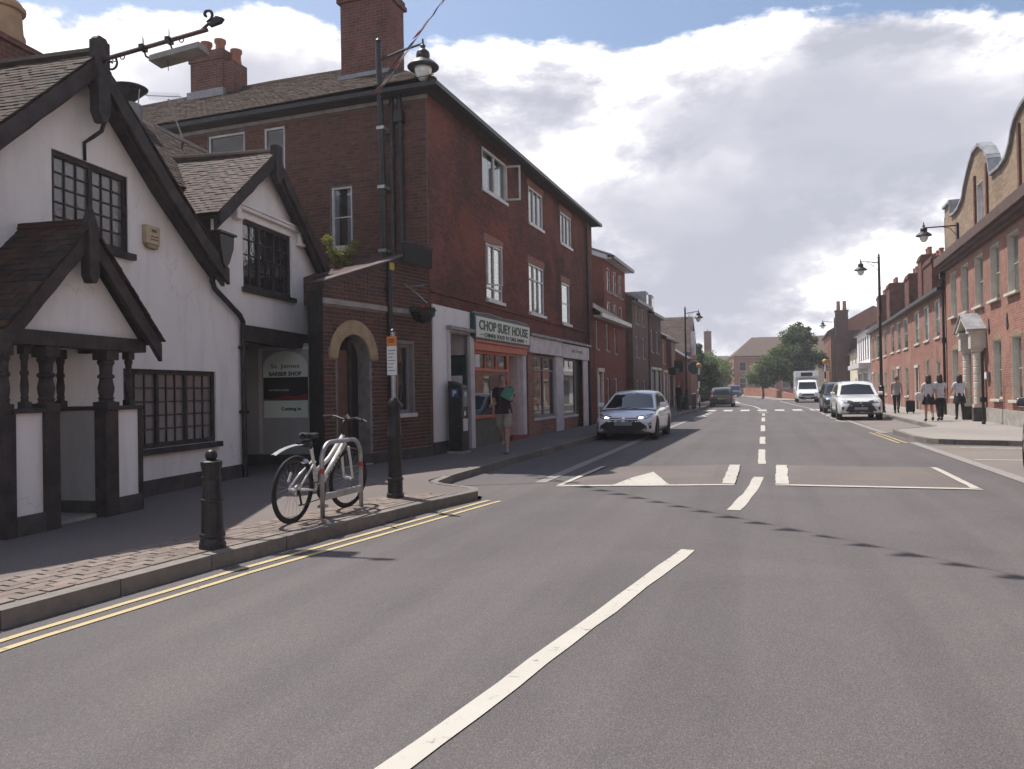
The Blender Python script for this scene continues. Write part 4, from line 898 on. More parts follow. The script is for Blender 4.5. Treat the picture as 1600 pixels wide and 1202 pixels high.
# ---- shopfronts
MB().wall([(.08,.4),(2.2,.4),(2.2,3.46),(.08,3.46)], [[(.95,.4),(2.15,.4),(2.15,2.93),(.95,2.93)]], -.03, .02).build('white_panel', 'white_render', hR)
MB().box(.08,.1,-.03,0,.4,3.46).build('panel_edge', 'white_render', hR)
MB().box(.05,.95,-.05,0,.1,.4).build('plinth', 'black_plinth', hR)
lob = MB(); lob.box(.95,2.2,.8,.84,.12,2.95).build('lobby_wall', 'white_render', hR)
MB().box(.93,.97,.0,.8,.12,2.95).build('lobby_wall', 'pink_render', hR); MB().box(2.2,2.24,.0,.8,.12,2.95).build('lobby_wall', 'fascia_white', hR); MB().box(.95,2.2,.0,.8,2.9,2.95).build('lobby_ceiling', 'fascia_white', hR)
sd_ = MB().box(1.85,1.92,-.06,.55,.14,2.4).build('street_door', 'dark_green', hR)
for (z0,z1) in ((1.5,1.9),(.9,1.35)): block('poster', 'paper_white', sd_, 1.835,1.848,.05,.42,z0,z1)
MB().box(1.2,1.7,.78,.799,1.4,1.75).box(1.2,1.7,.78,.799,1.85,2.2).build('notice', 'dark_green', hR)
MB().box(2.05,2.3,-.09,-.0,.12,2.86).build('pilaster', 'fascia_white', hR, bevel=.01); MB().box(.78,.95,-.06,-.031,.4,2.9).build('pilaster', 'fascia_white', hR, bevel=.01)
MB().box(.75,2.3,-.16,-.031,2.95,3.03).build('door_canopy', 'lead', hR)
# takeaway sign
sgn = MB().box(2.18,6.5,-.16,-.005,2.82,3.45).build('shop_sign', 'sign_green', hR)
MB().box(2.26,6.42,-.168,-.16,2.86,3.38).build('sign_face', 'sign_cream', sgn)
lettering('CHOP SUEY HOUSE', sgn, 4.34, -.174, 3.18, .34, 'sign_green', 3.8, .009)
lettering('CHINESE FOOD TO TAKE AWAY', sgn, 4.34, -.174, 2.94, .15, 'text_dark', 3.1, .0)
for x in (2.52,5.96): block('dash', 'text_dark', sgn, x, x+.2, -.176, -.168, 2.935, 2.95)
MB().tube([(2.2,-.1,3.47),(3.3,-.13,3.50),(4.4,-.1,3.47),(5.4,-.13,3.49),(6.4,-.1,3.46)], .02, 6).build('cable', 'lead', sgn)
# takeaway front
of = MB().box(2.3,6.35,-.10,.02,2.55,2.80).box(2.3,6.35,-.14,-.02,2.74,2.815).box(2.31,2.42,-.04,.05,.88,2.55).box(4.82,4.93,-.03,.05,.14,2.55).box(2.42,4.82,-.03,.05,2.02,2.10).box(2.3,4.93,-.07,.06,.82,.90).box(2.42,4.82,-.03,.05,2.47,2.55).box(3.2,3.24,-.01,.04,2.1,2.47).box(4.0,4.04,-.01,.04,2.1,2.47)
of = of.build('takeaway_front', 'orange_paint', hR, bevel=.006)
block('pane', 'shop_glass', of, 2.42,4.82,.02,.028,.9,2.02)
for a, b in ((2.42,3.2),(3.24,4.0),(4.04,4.82)): block('pane', 'shop_glass', of, a,b,.022,.03,2.1,2.47)
MB().box(2.3,4.93,-.02,.05,.12,.82).build('stall_riser', 'green_grey', of)
block('vent_fan', 'paper_white', of, 2.55,2.85,.0,.019,2.12,2.45); block('poster', 'paper_cream', of, 3.62,4.3,.012,.019,1.15,1.52); block('menu', 'brown_door', of, 3.55,4.4,.013,.0195,1.53,1.92)
dd = MB().box(5.0,5.92,.35,.40,.2,2.5).build('door', 'red_paint', of)
for (a,b,c,d) in ((5.12,5.42,1.45,2.35),(5.5,5.8,1.45,2.35),(5.12,5.8,.75,1.3),(5.12,5.8,.3,.65)): block('door_panel', 'orange_paint', dd, a,b,.335,.35,c,d)
MB().box(4.93,5.0,.05,.4,.12,2.55).box(5.92,6.35,.05,.4,.12,2.55).box(4.93,6.35,.02,.4,2.5,2.55).build('door_reveal', 'pink_render', of)
MB().box(6.05,6.35,-.07,.05,.14,2.55).build('pilaster', 'fascia_white', of, bevel=.01); MB().box(4.9,6.35,-.12,.4,.121,.22).build('step', 'red_paint', of)
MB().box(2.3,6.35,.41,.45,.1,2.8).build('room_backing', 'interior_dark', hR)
# second shop with two windows
fa = MB().box(6.58,10.15,-.12,.0,2.66,3.15).build('fascia_board', 'fascia_white', hR); fb = MB().box(10.2,13.9,-.12,.0,2.64,3.12).build('fascia_board', 'fascia_white', hR)
lettering('hair & beauty', fb, 12.1, -.124, 2.9, .2, 'lead', 1.5, .002)
MB().box(6.5,14.0,-.2,.0,3.16,3.24).build('fascia_ledge', 'lead', hR)
sf = MB().box(6.65,7.2,-.02,.1,.12,2.66).box(7.2,9.55,-.02,.12,.12,.66).box(10.45,12.35,-.02,.12,.12,.62).build('stall_riser', 'brick_orange', hR)
MB().box(9.55,10.45,-.05,.12,.12,2.66).build('pilaster', 'fascia_white', hR, bevel=.012); MB().box(13.25,13.95,-.05,.0,.12,2.64).build('pilaster', 'fascia_white', hR, bevel=.012)
window(hR, 7.2,9.55,.66,2.62, .1, .07, 2, 1, 1, 'grey_frame', 'shop_glass', .05, 'fascia_white', name='shop_window', transom=2.15)
window(hR, 10.45,12.35,.62,2.62, .1, .06, 1, 1, 1, 'grey_frame', 'shop_glass', .05, 'fascia_white', name='shop_window')
MB().box(7.4,9.3,.2,.25,.7,1.1).box(7.6,8.6,.3,.35,1.3,1.9).build('window_display', 'paper_white', hR)
MB().box(12.35,13.25,.12,.16,.12,2.62).build('shop_door', 'dark_green', hR)
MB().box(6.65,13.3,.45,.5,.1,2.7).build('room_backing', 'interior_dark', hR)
MB().tube([(14.05,-.08,EZ-.15),(14.05,-.08,.12)], .05, 8).build('downpipe', 'black_iron', hR)

# ---------------- generic terrace house
def terrace(name, label, loc, ang, L, D, eave, ridge, wall='brick_orange', wins=(), roofmat='slate', frame='white_frame', pane='window_glass', fl_left=True, chim=(), eavemat='white_frame', back=True, gutter='black_iron', sillm='stone', blind=None, doors=(), group=None, cat='house', lining=None, arches=None, ov=.25, flankwin=(), hip=False, barge_=None):
    """local x along the street front, outside is -y; wins: (x0,x1,z0,z1,rows)"""
    o = thing(name, label, cat, (loc[0],loc[1],0), face_rz(ang), group)
    hs = [rect(w_[0],w_[1],w_[2],w_[3]) for w_ in wins]+[rect(d[0],d[1],.12,d[2]) for d in doors]
    MB().wall([(0,.1),(L,.1),(L,eave),(0,eave)], hs, 0, .13).build('wall', wall, o)
    g = MB(FM) ; g.wall([(-D,.1),(0,.1),(0,eave),(-D/2,ridge if not hip else eave),(-D,eave)], [rect(*q) for q in flankwin], 0, .1); g.build('flank_wall', wall, o)
    g = MB(); g.poly([(L,0,.1),(L,D,.1),(L,D,eave),(L,D/2,ridge if not hip else eave),(L,0,eave)]); g.poly([(0,D,.1),(L,D,.1),(L,D,eave),(0,D,eave)]); g.build('rear_wall', wall, o)
    k = (ridge-eave)/(D/2); th = .1; h_ = D/2*.8 if hip else 0
    r_ = MB()
    if not hip:
        r_.prism([(-ov,eave-ov*k),(D/2,ridge),(D+ov,eave-ov*k),(D+ov,eave-ov*k+th),(D/2,ridge+th),(-ov,eave-ov*k+th)], -.12, L+.12, 'x')
    else:
        A=(-ov,-ov,eave); B=(L+ov,-ov,eave); C_=(L+ov,D+ov,eave); D_=(-ov,D+ov,eave); P=(h_,D/2,ridge); Q=(L-h_,D/2,ridge)
        r_.poly([A,B,Q,P]).poly([B,C_,Q]).poly([C_,D_,P,Q]).poly([D_,A,P]).poly([D_,C_,B,A])
    rf_ = r_.build('roof', roofmat, o)
    MB().box(-.05,L+.05,-ov-.08,-ov+.02,eave-ov*k-.06*(not hip)-.05,eave-ov*k+.06).build('gutter', gutter, o)
    if eavemat: MB().box(0,L,-ov+.02,-.002,eave-ov*k-.10,eave-ov*k-.02).build('eaves_board', eavemat, o)
    if barge_: MB(FM).prism([(-D-.1,eave-.05),(-D/2,ridge+.02),(.2,eave-.1),(.2,eave-.32),(-D/2,ridge-.22),(-D-.1,eave-.27)], -.13, -.02).build('bargeboard', barge_, o)
    for w_ in wins:
        window(o, w_[0],w_[1],w_[2],w_[3], .1, .055, 1, 1, w_[4] if len(w_) > 4 else 2, frame, pane, .06, sillm, blind=blind, lining=lining)
        if arches: MB().box(w_[0]-.08,w_[1]+.08,-.006,-.001,w_[3]+.002,w_[3]+.2).build('window_arch', arches, o)
    for q in flankwin: window(o, *q, .08, .05, 1, 1, 2, frame, pane, .04, sillm, Mx=FM)
    for d in doors:
        dr_ = MB().box(d[0],d[1],.08,.13,.12,d[2]).build('door', d[3], o)
        MB().box(d[0]-.12,d[0],-.05,.05,.12,d[2]+.1).box(d[1],d[1]+.12,-.05,.05,.12,d[2]+.1).box(d[0]-.15,d[1]+.15,-.09,.05,d[2]+.1,d[2]+.25).build('door_surround', 'cream_frame', dr_)
    for c in chim: chimney(rf_, *c[:6], mat='brick_chimney', pots=c[6], potmat=c[7] if len(c) > 7 else 'terracotta')
    return o
# ---- further houses along the left
def xl(y): return -6.95+.0262*(y-15.46)
L2 = terrace('brick_terrace', 'low red brick house with white gutter line just past the takeaway building', (xl(30.7),30.7), 1.5, 6.2, 6, 4.75, 6.6, 'brick_smooth_red', [(.35,.75,3.2,4.35),(2.2,2.7,3.2,4.35),(3.9,4.35,3.15,4.3),(2.2,2.8,.8,2.0),(3.9,4.5,.8,2.0)], 'roof_board', doors=[(.5,1.3,2.15,'fascia_white')], eavemat='white_frame', gutter='white_frame', ov=.3)
L3 = terrace('brick_apartment', 'tall red brick block with white eaves set back behind the low brick house', (-7.35,37.0), 1.5, 5.2, 9, 8.15, 9.9, 'brick_smooth_red', [(.7,1.5,6.4,7.6),(2.2,3.0,6.4,7.6),(3.6,4.4,6.4,7.6),(.7,1.5,4.4,5.9),(2.2,3.0,4.4,5.9),(3.6,4.4,4.4,5.9),(.7,1.5,1.2,2.6),(2.4,3.2,1.2,2.6)], 'slate', eavemat='white_frame', barge_='white_frame', ov=.45)
L4 = terrace('brown_brick_house', 'brown brick house with pale eaves beyond the tall red block', (-6.85,42.3), 1.5, 5.0, 7, 6.55, 8.4, 'brick_brown', [(1.0,1.6,5.2,6.2),(3.0,3.6,5.2,6.2),(.9,1.6,3.3,4.5),(2.9,3.6,3.3,4.5),(1.0,1.6,.8,2.0),(3.2,3.8,.8,2.0)], 'slate', eavemat='fascia_white', chim=[(3.8,4.5,2.8,3.8,7.5,9.3,2)])
L5 = terrace('grey_brick_house', 'narrow grey-brown brick house with attic dormers next along on the left', (-6.65,47.35), 1.5, 4.6, 7, 6.3, 8.3, 'brick_dark', [(.6,1.3,3.8,5.2),(2.6,3.4,3.8,5.2)], 'slate', eavemat='lead', doors=[(.4,2.0,2.6,'lead'),(2.5,4.0,2.6,'lead')], chim=[(.2,.9,2.8,3.8,7.4,9.0,2)])
for x in (1.2,3.2):
    dm = MB().box(x-.5,x+.5,.3,2.2,6.5,7.6).build('dormer', 'lead', L5); block('pane', 'window_glass', dm, x-.35,x+.35,.28,.295,6.75,7.4)
L6 = terrace('rendered_shop', 'small two-storey shop with carved brown upper bay on the left near the crossing', (-6.5,52.1), 1.5, 6.5, 7, 5.1, 7.0, 'brick_far', [(.5,1.2,3.2,4.5),(2.2,3.0,3.2,4.5),(4.2,5.0,3.2,4.5)], 'slate', eavemat='brown_cornice', doors=[(.5,1.8,2.5,'fascia_white'),(3.0,5.2,2.4,'black_timber')])
MB().box(2.0,3.2,-.35,0,3.0,4.7).build('oriel_bay', 'brown_door', L6); MB().box(2.8,5.6,-.5,-.02,2.5,2.95).build('shop_fascia', 'interior_dark', L6)
L7 = terrace('orange_brick_house', 'low orange brick house with bare gable end facing down the road, left by the crossing', (-5.85,60.0), 1.5, 4.5, 3.4, 3.9, 5.0, 'brick_smooth_red', [(1,1.8,1.0,2.4)], 'slate', eavemat='brown_cornice', ov=.15)
L8 = thing('slate_roofed_house', 'house with large pale grey roof slope facing down the road, left by the trees', 'house', (-6.3,66,0), 0)
MB().wall([(-5,.1),(.4,.1),(.4,4.6),(-5,4.6)], [], 0).box(-5,.4,.01,7,.1,4.5).build('wall', 'brick_far', L8)
r8 = MB().prism([(-.3,4.4),(3.2,7.6),(7.2,4.4),(7.2,4.5),(3.2,7.72),(-.3,4.5)], -5.2, .45, 'x').build('roof', 'slate', L8)
tile_slope(r8, 'roof_tile_pale', (-5.2,-.33,4.5), (1,0,0), (0,3.5,3.2), 5.6, 4.6, tw=.35, gauge=.28, limit=0, seed=5)
MB().box(.455,.75,.6,1.5,4.3,6.3).build('white_chimney_breast', 'fascia_white', L8)
plain('far_roof', (0.125,0.085,0.062), 0.9, c2=(0.085,0.06,0.045), scale=2.5, bump=.5, bscale=9)
# ================================================================== RIGHT SIDE
def xr(y): return 7.6+.0262*(y-33)
YF = 38.5
hG = thing('gabled_brick_building', 'big orange brick building with curved parapet gables and white door case on the right', 'building', (xr(YF),YF,0), R(-91.5))
GL = 40.0
upw = [(YF-b, YF-a, 4.34, 6.22) for a, b in ((36.25,37.5),(34.0,35.3),(31.6,32.95),(29.35,30.62),(27.1,28.4),(24.7,26.0),(22.3,23.6),(19.9,21.2),(17.4,18.7),(14.9,16.2),(12.4,13.7),(9.9,11.2))]
low = [(YF-b, YF-a, .95, 2.95) for a, b in ((36.2,37.42),(34.0,35.05),(29.35,30.45),(27.0,28.12),(24.7,26.0),(22.3,23.6),(17.4,18.7),(14.9,16.2),(12.4,13.7),(9.9,11.2))]
dx0, dx1 = YF-33.05, YF-31.9
MB().wall([(0,.1),(GL,.1),(GL,6.7),(0,6.7)], [rect(*q) for q in upw+low]+[rect(dx0,dx1,.12,2.95)], 0, .22).build('wall', 'brick_orange', hG)
def arched(x0, x1, z1, h): return [(x0-.07,z1)]+[(x0-.07+(x1-x0+.14)*k/8, z1+.05+h*math.sin(math.pi*k/8)) for k in range(9)]+[(x1+.07,z1)]
for q in upw+low:
    window(hG, *q, .21, .07, 1, 2, 2, 'cream_frame', 'window_glass', .12, 'cream_frame', .025, blind='sash_blind', panes=False, lining='cream_frame')
    MB().prism(arched(q[0], q[1], q[3]+.002, .16), -.006, -.001).build('window_arch', 'brick_tan', hG)
MB().box(0,GL,-.05,-.001,.1,.62).build('plinth', 'stone', hG)
MB().box(-.25,GL+.2,-.42,.1,6.72,7.06).box(-.2,GL+.2,-.30,.1,6.60,6.72).box(-.15,GL+.2,-.16,.1,6.48,6.60).build('cornice', 'brown_cornice', hG)
half = [(0,9.25),(1.5,9.25),(1.5,8.62),(2.4,8.56),(3.2,8.62),(4.0,8.86),(4.35,9.25),(4.45,9.3),(5.1,9.72),(5.9,10.1)]
g1 = half+[(6.8,10.1),(7.5,9.75),(8.0,9.35),(8.1,9.2),(8.3,8.62)]
g2 = [(9.6,8.55),(10.4,8.66),(10.9,8.95),(11.15,9.3),(11.5,9.52),(12.1,9.68),(12.8,9.74),(13.9,9.74),(14.6,9.6),(15.0,9.3),(15.3,8.95),(15.8,8.66),(16.5,8.55)]
g3 = [(20,8.72),(21,8.95),(21.5,9.35),(22.2,10.1),(23.4,10.1),(24.1,9.35),(24.6,8.95),(25.6,8.72),(GL,8.72)]
top = g1+g2+g3
aw = [rect(6.2,7.1,7.3,8.8), rect(12.85,13.55,7.35,8.7), rect(22.4,23.2,7.35,8.7)]
MB().wall([(0,7.0)]+top+[(GL,7.0)], aw, .02, .2).build('attic_wall', 'brick_tan', hG)
cop = MB()
for a, b in zip(top, top[1:]):
    d = Vector((b[0]-a[0], b[1]-a[1]));
    if d.length < .02: continue
    n = Vector((-d.y, d.x)).normalized()*.11; cop.prism([a, b, (b[0]+n.x,b[1]+n.y), (a[0]+n.x,a[1]+n.y)], -.08, .34)
cop.build('coping', 'lead', hG)
MB().poly([(0,.3,7.0)]+[(p[0],.3,p[1]) for p in top]+[(GL,.3,7.0)]).build('attic_wall_back', 'brick_tan', hG)
for q in ((6.2,7.1,7.3,8.8),(12.85,13.55,7.35,8.7),(22.4,23.2,7.35,8.7)): window(hG, *q, .18, .10, 1, 1, 2, 'white_frame', 'window_glass', .12, 'white_frame', blind='sash_blind', lining='white_frame')
for x in (5.95,7.75,11.75,14.6): MB().box(x-.09,x+.09,-.05,.019,7.06,9.2 if x < 9 else 9.3).build('attic_pilaster', 'brick_chimney', hG)
MB().prism([(.4,7.0),(5.5,9.6),(10.6,7.0)], 0, GL, 'x').build('roof', 'slate', hG)
MB(Matrix(((0,1,0,0),(-1,0,0,0),(0,0,1,0),(0,0,0,1)))).wall([(-10.6,.1),(0,.1),(0,8.9),(-10.6,8.9)], [], 0).build('flank_wall', 'brick_orange', hG)
MB().tube([(-.12,-.1,6.6),(-.12,-.1,.12)], .055, 8).box(-.24,0,-.22,-.01,6.2,6.45).box(-.2,-.04,-.18,-.02,3.3,3.55).build('downpipe', 'black_iron', hG)
# door case: columns and open pediment
dc = MB().box(dx0,dx1,.1,.15,.14,2.5).build('door', 'cream_frame', hG)
MB().box(dx0+.12,dx1-.12,.09,.099,1.3,2.3).box(dx0+.12,dx1-.12,.09,.099,.35,1.1).build('door_panel', 'white_frame', dc); block('pane', 'window_glass', dc, dx0,dx1,.11,.13,2.55,2.93)
cm = (dx0+dx1)/2
for x in (dx0-.28, dx1+.28):
    MB().box(x-.17,x+.17,-.42,-.06,.12,.62).build('column_base', 'black_plinth', dc)
    c_ = MB().box(x-.15,x+.15,-.40,-.08,.62,.74)
    for k in range(7): c_.lathe([(.125,0),(.14,.02),(.14,.24),(.125,.26)], (x,-.24,.74+k*.27), 14)
    c_.box(x-.16,x+.16,-.41,-.07,2.63,2.75); c_.build('column', 'cream_frame', dc)
    MB().box(x-.2,x+.2,-.48,-.001,2.75,3.3).box(x-.26,x+.26,-.54,-.001,3.3,3.42).build('entablature', 'cream_frame', dc)
for s in (-1,1):
    MB().prism([(cm+s*1.15,3.42),(cm,4.02),(cm,3.86),(cm+s*.85,3.42)] if s > 0 else [(cm-.85,3.42),(cm,3.86),(cm,4.02),(cm-1.15,3.42)], -.58, -.001).build('pediment', 'cream_frame', dc)
MB().prism([(cm+1.2,3.40),(cm,4.04),(cm-1.2,3.40),(cm-1.2,3.45),(cm,4.10),(cm+1.2,3.45)], -.62, 0).build('pediment_lead', 'lead', dc)
for x in (dx1+1.0, dx1+3.4, dx0-1.6): MB().prism([(x-.12,3.35),(x,3.2),(x+.12,3.35),(x+.06,3.55),(x,3.75),(x-.06,3.55)], -.03, -.001).build('tie_plate', 'black_iron', hG)
# bracket lantern
def lantern(parent, x, y, z, s=1.0, Mx=I4):
    """round hood with finial over a clear bowl; z is the rim of the hood"""
    h = MB(Mx).lathe([(.245*s,0),(.25*s,.02*s),(.20*s,.07*s),(.115*s,.13*s),(.095*s,.15*s),(.11*s,.19*s),(.10*s,.25*s),(.055*s,.29*s),(.03*s,.31*s),(.045*s,.35*s),(.02*s,.38*s),(.012*s,.46*s)], (x,y,z), 20).build('lantern_hood', 'black_iron', parent, auto=50)
    MB(Mx).lathe([(.02*s,-.21*s),(.07*s,-.19*s),(.115*s,-.12*s),(.135*s,-.04*s),(.14*s,0)], (x,y,z+.004), 18).build('bowl', 'lamp_glass', h, smooth=True)
    return h
bl = thing('bracket_lamp', 'black bracket lantern fixed below the curved parapet of the right-hand building', 'lamp', (xr(YF),YF,0), R(-91.5))
bx_ = YF-35.7
MB().box(bx_-.12,bx_+.12,-.06,-.0,7.42,8.1).build('wall_plate', 'black_iron', bl)
MB().tube([(bx_,-.04,8.0),(bx_,-1.28,8.0)], .028, 8).tube([(bx_,-.05,7.6),(bx_,-.3,7.92),(bx_,-.6,7.99)], .014, 6).build('arm', 'black_iron', bl)
lantern(bl, bx_, -1.25, 7.66, 1.25)
# ---- terrace beyond
def rterrace(name, label, y0, y1, eave, ridge, wins, chim=(), doors=(), wall='brick_orange', off=0.0, D=8, **kw):
    w_ = [(y1-b, y1-a, c, d, 2) for a, b, c, d in wins]; c_ = [(y1-b, y1-a)+tuple(r) for a, b, *r in chim]; d_ = [(y1-b, y1-a, h, m) for a, b, h, m in doors]
    return terrace(name, label, (xr(y1)+off, y1), 181.5, y1-y0, D, eave, ridge, wall, w_, doors=d_, chim=c_, **kw)
kw = dict(frame='cream_frame', sillm='cream_frame', blind='sash_blind', eavemat='brown_cornice', roofmat='far_roof', arches='brick_tan', lining='cream_frame')
rterrace('brick_terrace', 'two-storey brick terrace house directly beyond the curved-gable building on the right', 38.72, 48.75, 5.95, 8.2, [(40.05,41.35,3.7,5.45),(43.0,44.4,3.7,5.45),(46.0,47.5,3.7,5.45),(40.2,41.2,.9,2.55),(43.2,44.2,.9,2.7)], [(39.6,40.8,.5,1.5,5.7,8.5,2),(45.0,47.6,.5,1.6,5.7,8.2,3)], [(46.3,47.3,2.3,'cream_frame')], **kw)
rterrace('brick_terrace', 'middle brick terrace house with pale narrow door behind the white parked car', 48.8, 59.5, 5.95, 8.3, [(50.1,51.9,3.65,5.45),(53.2,54.9,3.65,5.45),(56.3,58.1,3.65,5.45),(50.2,51.6,.8,2.5),(56.4,57.8,.8,2.5)], [(53.0,54.8,.5,1.6,5.7,8.4,2),(48.9,50.2,.6,1.6,5.8,8.9,2)], [(53.5,54.6,2.4,'fascia_white')], **kw)
rterrace('brick_terrace', 'farthest brick terrace house of the row, next to the white jettied shop', 59.55, 71.4, 6.0, 8.4, [(60.5,62.2,3.6,5.4),(65.0,67.0,3.6,5.4),(68.8,70.4,3.6,5.4),(60.7,62.0,.8,2.4),(65.2,66.6,.8,2.4)], [(62.5,64.4,.5,1.6,5.7,9.0,2),(69.6,71.0,.5,1.6,5.7,8.9,2)], [(68.6,69.8,2.3,'cream_frame')], **kw)
hW = rterrace('white_shop', 'white jettied shop with row of upper windows on the right', 72.0, 84.5, 6.5, 8.6, [(73+k*2.2,74.2+k*2.2,3.9,5.9) for k in range(5)], wall='white_render', doors=[(74,78,2.6,'lead'),(79.5,83.5,2.6,'lead')], frame='grey_frame', eavemat='white_frame', roofmat='slate')
MB().box(0,12.5,-.9,-.002,3.0,3.42).build('shop_canopy', 'white_frame', hW)
rterrace('low_brick_house', 'low white-fronted house between the jettied shop and the tall chimney house', 84.6, 94.5, 5.1, 7.4, [(86,87,3.2,4.4),(90,91,3.2,4.4),(86,87.4,.8,2.2)], wall='cream_render', roofmat='slate', eavemat='white_frame')
hH = rterrace('chimney_house', 'brick house with tall dark chimney stack on its gable end, right of the tree', 95.5, 113, 7.9, 10.4, [(97+k*3.4,98.2+k*3.4,5.2,6.9) for k in range(5)]+[(97+k*3.4,98.2+k*3.4,1.4,3.2) for k in range(5)], wall='brick_far', off=-1.9, D=9, roofmat='slate', eavemat='brown_cornice', frame='cream_frame')
MB().box(17.45,18.1,.5,1.85,.1,9.9).box(17.4,18.15,.43,1.92,9.9,10.1).build('end_chimney', 'brick_dark', hH)
for y in (.85,1.5): MB().lathe([(.22,0),(.19,.9),(.22,.95),(.17,1.05)], (17.8,y,10.1), 12).build('chimney_pot', 'terracotta', hH)
MB(Matrix.Translation((17.52,0,0)) @ Matrix(((0,1,0,0),(-1,0,0,0),(0,0,1,0),(0,0,0,1))) @ Matrix.Diagonal((-1,-1,1,1))).box(0,9,-.02,0,.1,7.8).build('gable_facing', 'brick_dark', hH)  # thin sheet of darker brick over the near gable end
rterrace('cream_cottage', 'small cream walled cottage showing left of the chimney house', 116, 126, 4.2, 6.6, [(118,119,2.6,3.6)], wall='cream_render', off=-4.2, D=7, roofmat='slate')
# the building that closes the street, and one on the left of it
fb_ = terrace('long_brick_building', 'long brown-roofed brick building closing the far end of the road behind the tree', (-5.5,152), 82, 24, 10, 7.4, 11.2, 'brick_far', [(1+k*2.6,2.3+k*2.6,4.6,6.3,2) for k in range(9)]+[(1+k*2.6,2.3+k*2.6,1.2,3.2,2) for k in range(9)], 'far_roof', frame='white_frame', eavemat='white_frame', hip=True, chim=[(11,12.4,4.3,5.7,10.4,13.0,2),(20,21,4.3,5.7,10.4,12.6,2)])
terrace('distant_house', 'distant brown house with single tall chimney left of the road end', (-12.5,176), 80, 6.5, 9, 7.2, 8.6, 'brick_brown', [(2,3.4,4.6,6.2,2)], 'far_roof', chim=[(.1,1.6,1,2.6,7.0,14.2,1)], eavemat='brown_cornice')
# brick parapet and railing where the road bends
pw = thing('parapet_wall', 'low brick parapet wall with railing on the outside of the bend', 'wall')
pts = [(3.4,83),(2.0,94),(0.2,110),(-3.5,132)]
m = MB(); P = offset_line(smooth_poly(pts,4), .2); Q = offset_line(smooth_poly(pts,4), .55)
for i in range(len(P)-1):
    h0 = .5+.9*min(1,i/6); h1 = .5+.9*min(1,(i+1)/6)
    a, b, c, d = P[i], P[i+1], Q[i+1], Q[i]
    m.poly([(*a,.1),(*b,.1),(*b,h1),(*a,h0)]).poly([(*d,.1),(*d,h0),(*c,h1),(*c,.1)]).poly([(*a,h0),(*b,h1),(*c,h1),(*d,h0)])
m.build('brickwork', 'brick_far', pw)
rl = offset_line(smooth_poly([(5.9,74),(5.7,79),(3.6,84)],1.5), .1); m = MB()
for z in (.55,1.05): m.tube([(*p,z+.12) for p in rl], .025, 6)
for p in rl: m.tube([(*p,.1),(*p,1.17)], .03, 6)
m.build('railing', 'galvanised', pw)
# ================================================================== STREET FURNITURE
# ---- lamp post on the kerb
def lamp_post(label, loc, h, arm, s, fancy=True, ang=0.0, lean=0.0):
    o = thing('street_lamp', label, 'street lamp', loc, ang, 'black heritage street lamps')
    k = s
    MB().lathe([(.15*k,0),(.15*k,.05),(.125*k,.08),(.115*k,.22),(.13*k,.24),(.13*k,.27),(.11*k,.30),(.10*k,.80),(.115*k,.83),(.115*k,.87),(.10*k,.9),(.092*k,1.22),(.105*k,1.25),(.105*k,1.29),(.07*k,1.34),(.056*k,1.36)], (0,0,0), 16).build('base', 'black_iron', o, auto=35)
    MB().tube([(0,0,1.3),(lean*.5,0,h*.55),(lean,0,h)], [.058*k,.054*k,.045*k], 12).build('column', 'black_iron', o, auto=40)
    for z in (h*.62, h*.8): MB().lathe([(.055*k,0),(.068*k,.02),(.068*k,.05),(.055*k,.07)], (lean*.8,0,z), 12).build('collar', 'black_iron', o)
    MB().lathe([(.05*k,0),(.06*k,.03),(.03*k,.08),(.045*k,.13),(.01*k,.22)], (lean,0,h), 10).build('finial', 'black_iron', o, auto=40)
    za = h-.24
    MB().tube([(lean,0,za),(lean+arm*.55,0,za+.07),(lean+arm,0,za+.10)], [.024,.022,.02], 8).tube([(lean,0,za-.42),(lean+arm*.35,0,za-.12),(lean+arm*.62,0,za+.05)], .012, 6).build('arm', 'black_iron', o, auto=40)
    sg_ = 1 if arm > 0 else -1
    MB().torus((lean+arm*.30,0,za-.06), .07, .009, 'y', 16, 6).build('scroll', 'black_iron', o)
    lantern(o, lean+arm-.02*sg_, 0, za-.27*s, s)
    return o
# lantern on a column clamped to the end wall of the red house
wl_ = thing('wall_lamp', 'big round-hooded black lantern on a column at the corner of the red house', 'street lamp', (-7.93,15.16,0))
MB().tube([(.06,0,3.9),(.02,0,6.5),(-.02,0,9.0),(-.02,0,9.25)], [.075,.072,.068,.06], 12).build('column', 'black_iron', wl_, auto=40)
MB().lathe([(.06,0),(.08,.04),(.03,.09),(.02,.14)], (-.02,0,9.24), 12).build('cap', 'black_iron', wl_, auto=40)
for z in (4.6,6.0,7.3): MB().box(-.06,.12,-.09,.26,z,z+.07).build('clamp', 'galvanised', wl_)
MB().tube([(-.02,0,8.84),(.55,0,8.98),(1.06,0,9.06)], [.03,.028,.024], 8).tube([(0,0,8.35),(.35,0,8.72),(.62,0,8.98)], .014, 6).build('arm', 'black_iron', wl_, auto=40)
MB().torus((.28,0,8.86), .07, .01, 'y', 16, 6).build('scroll', 'black_iron', wl_)
lantern(wl_, 1.05, 0, 8.52, 1.38)
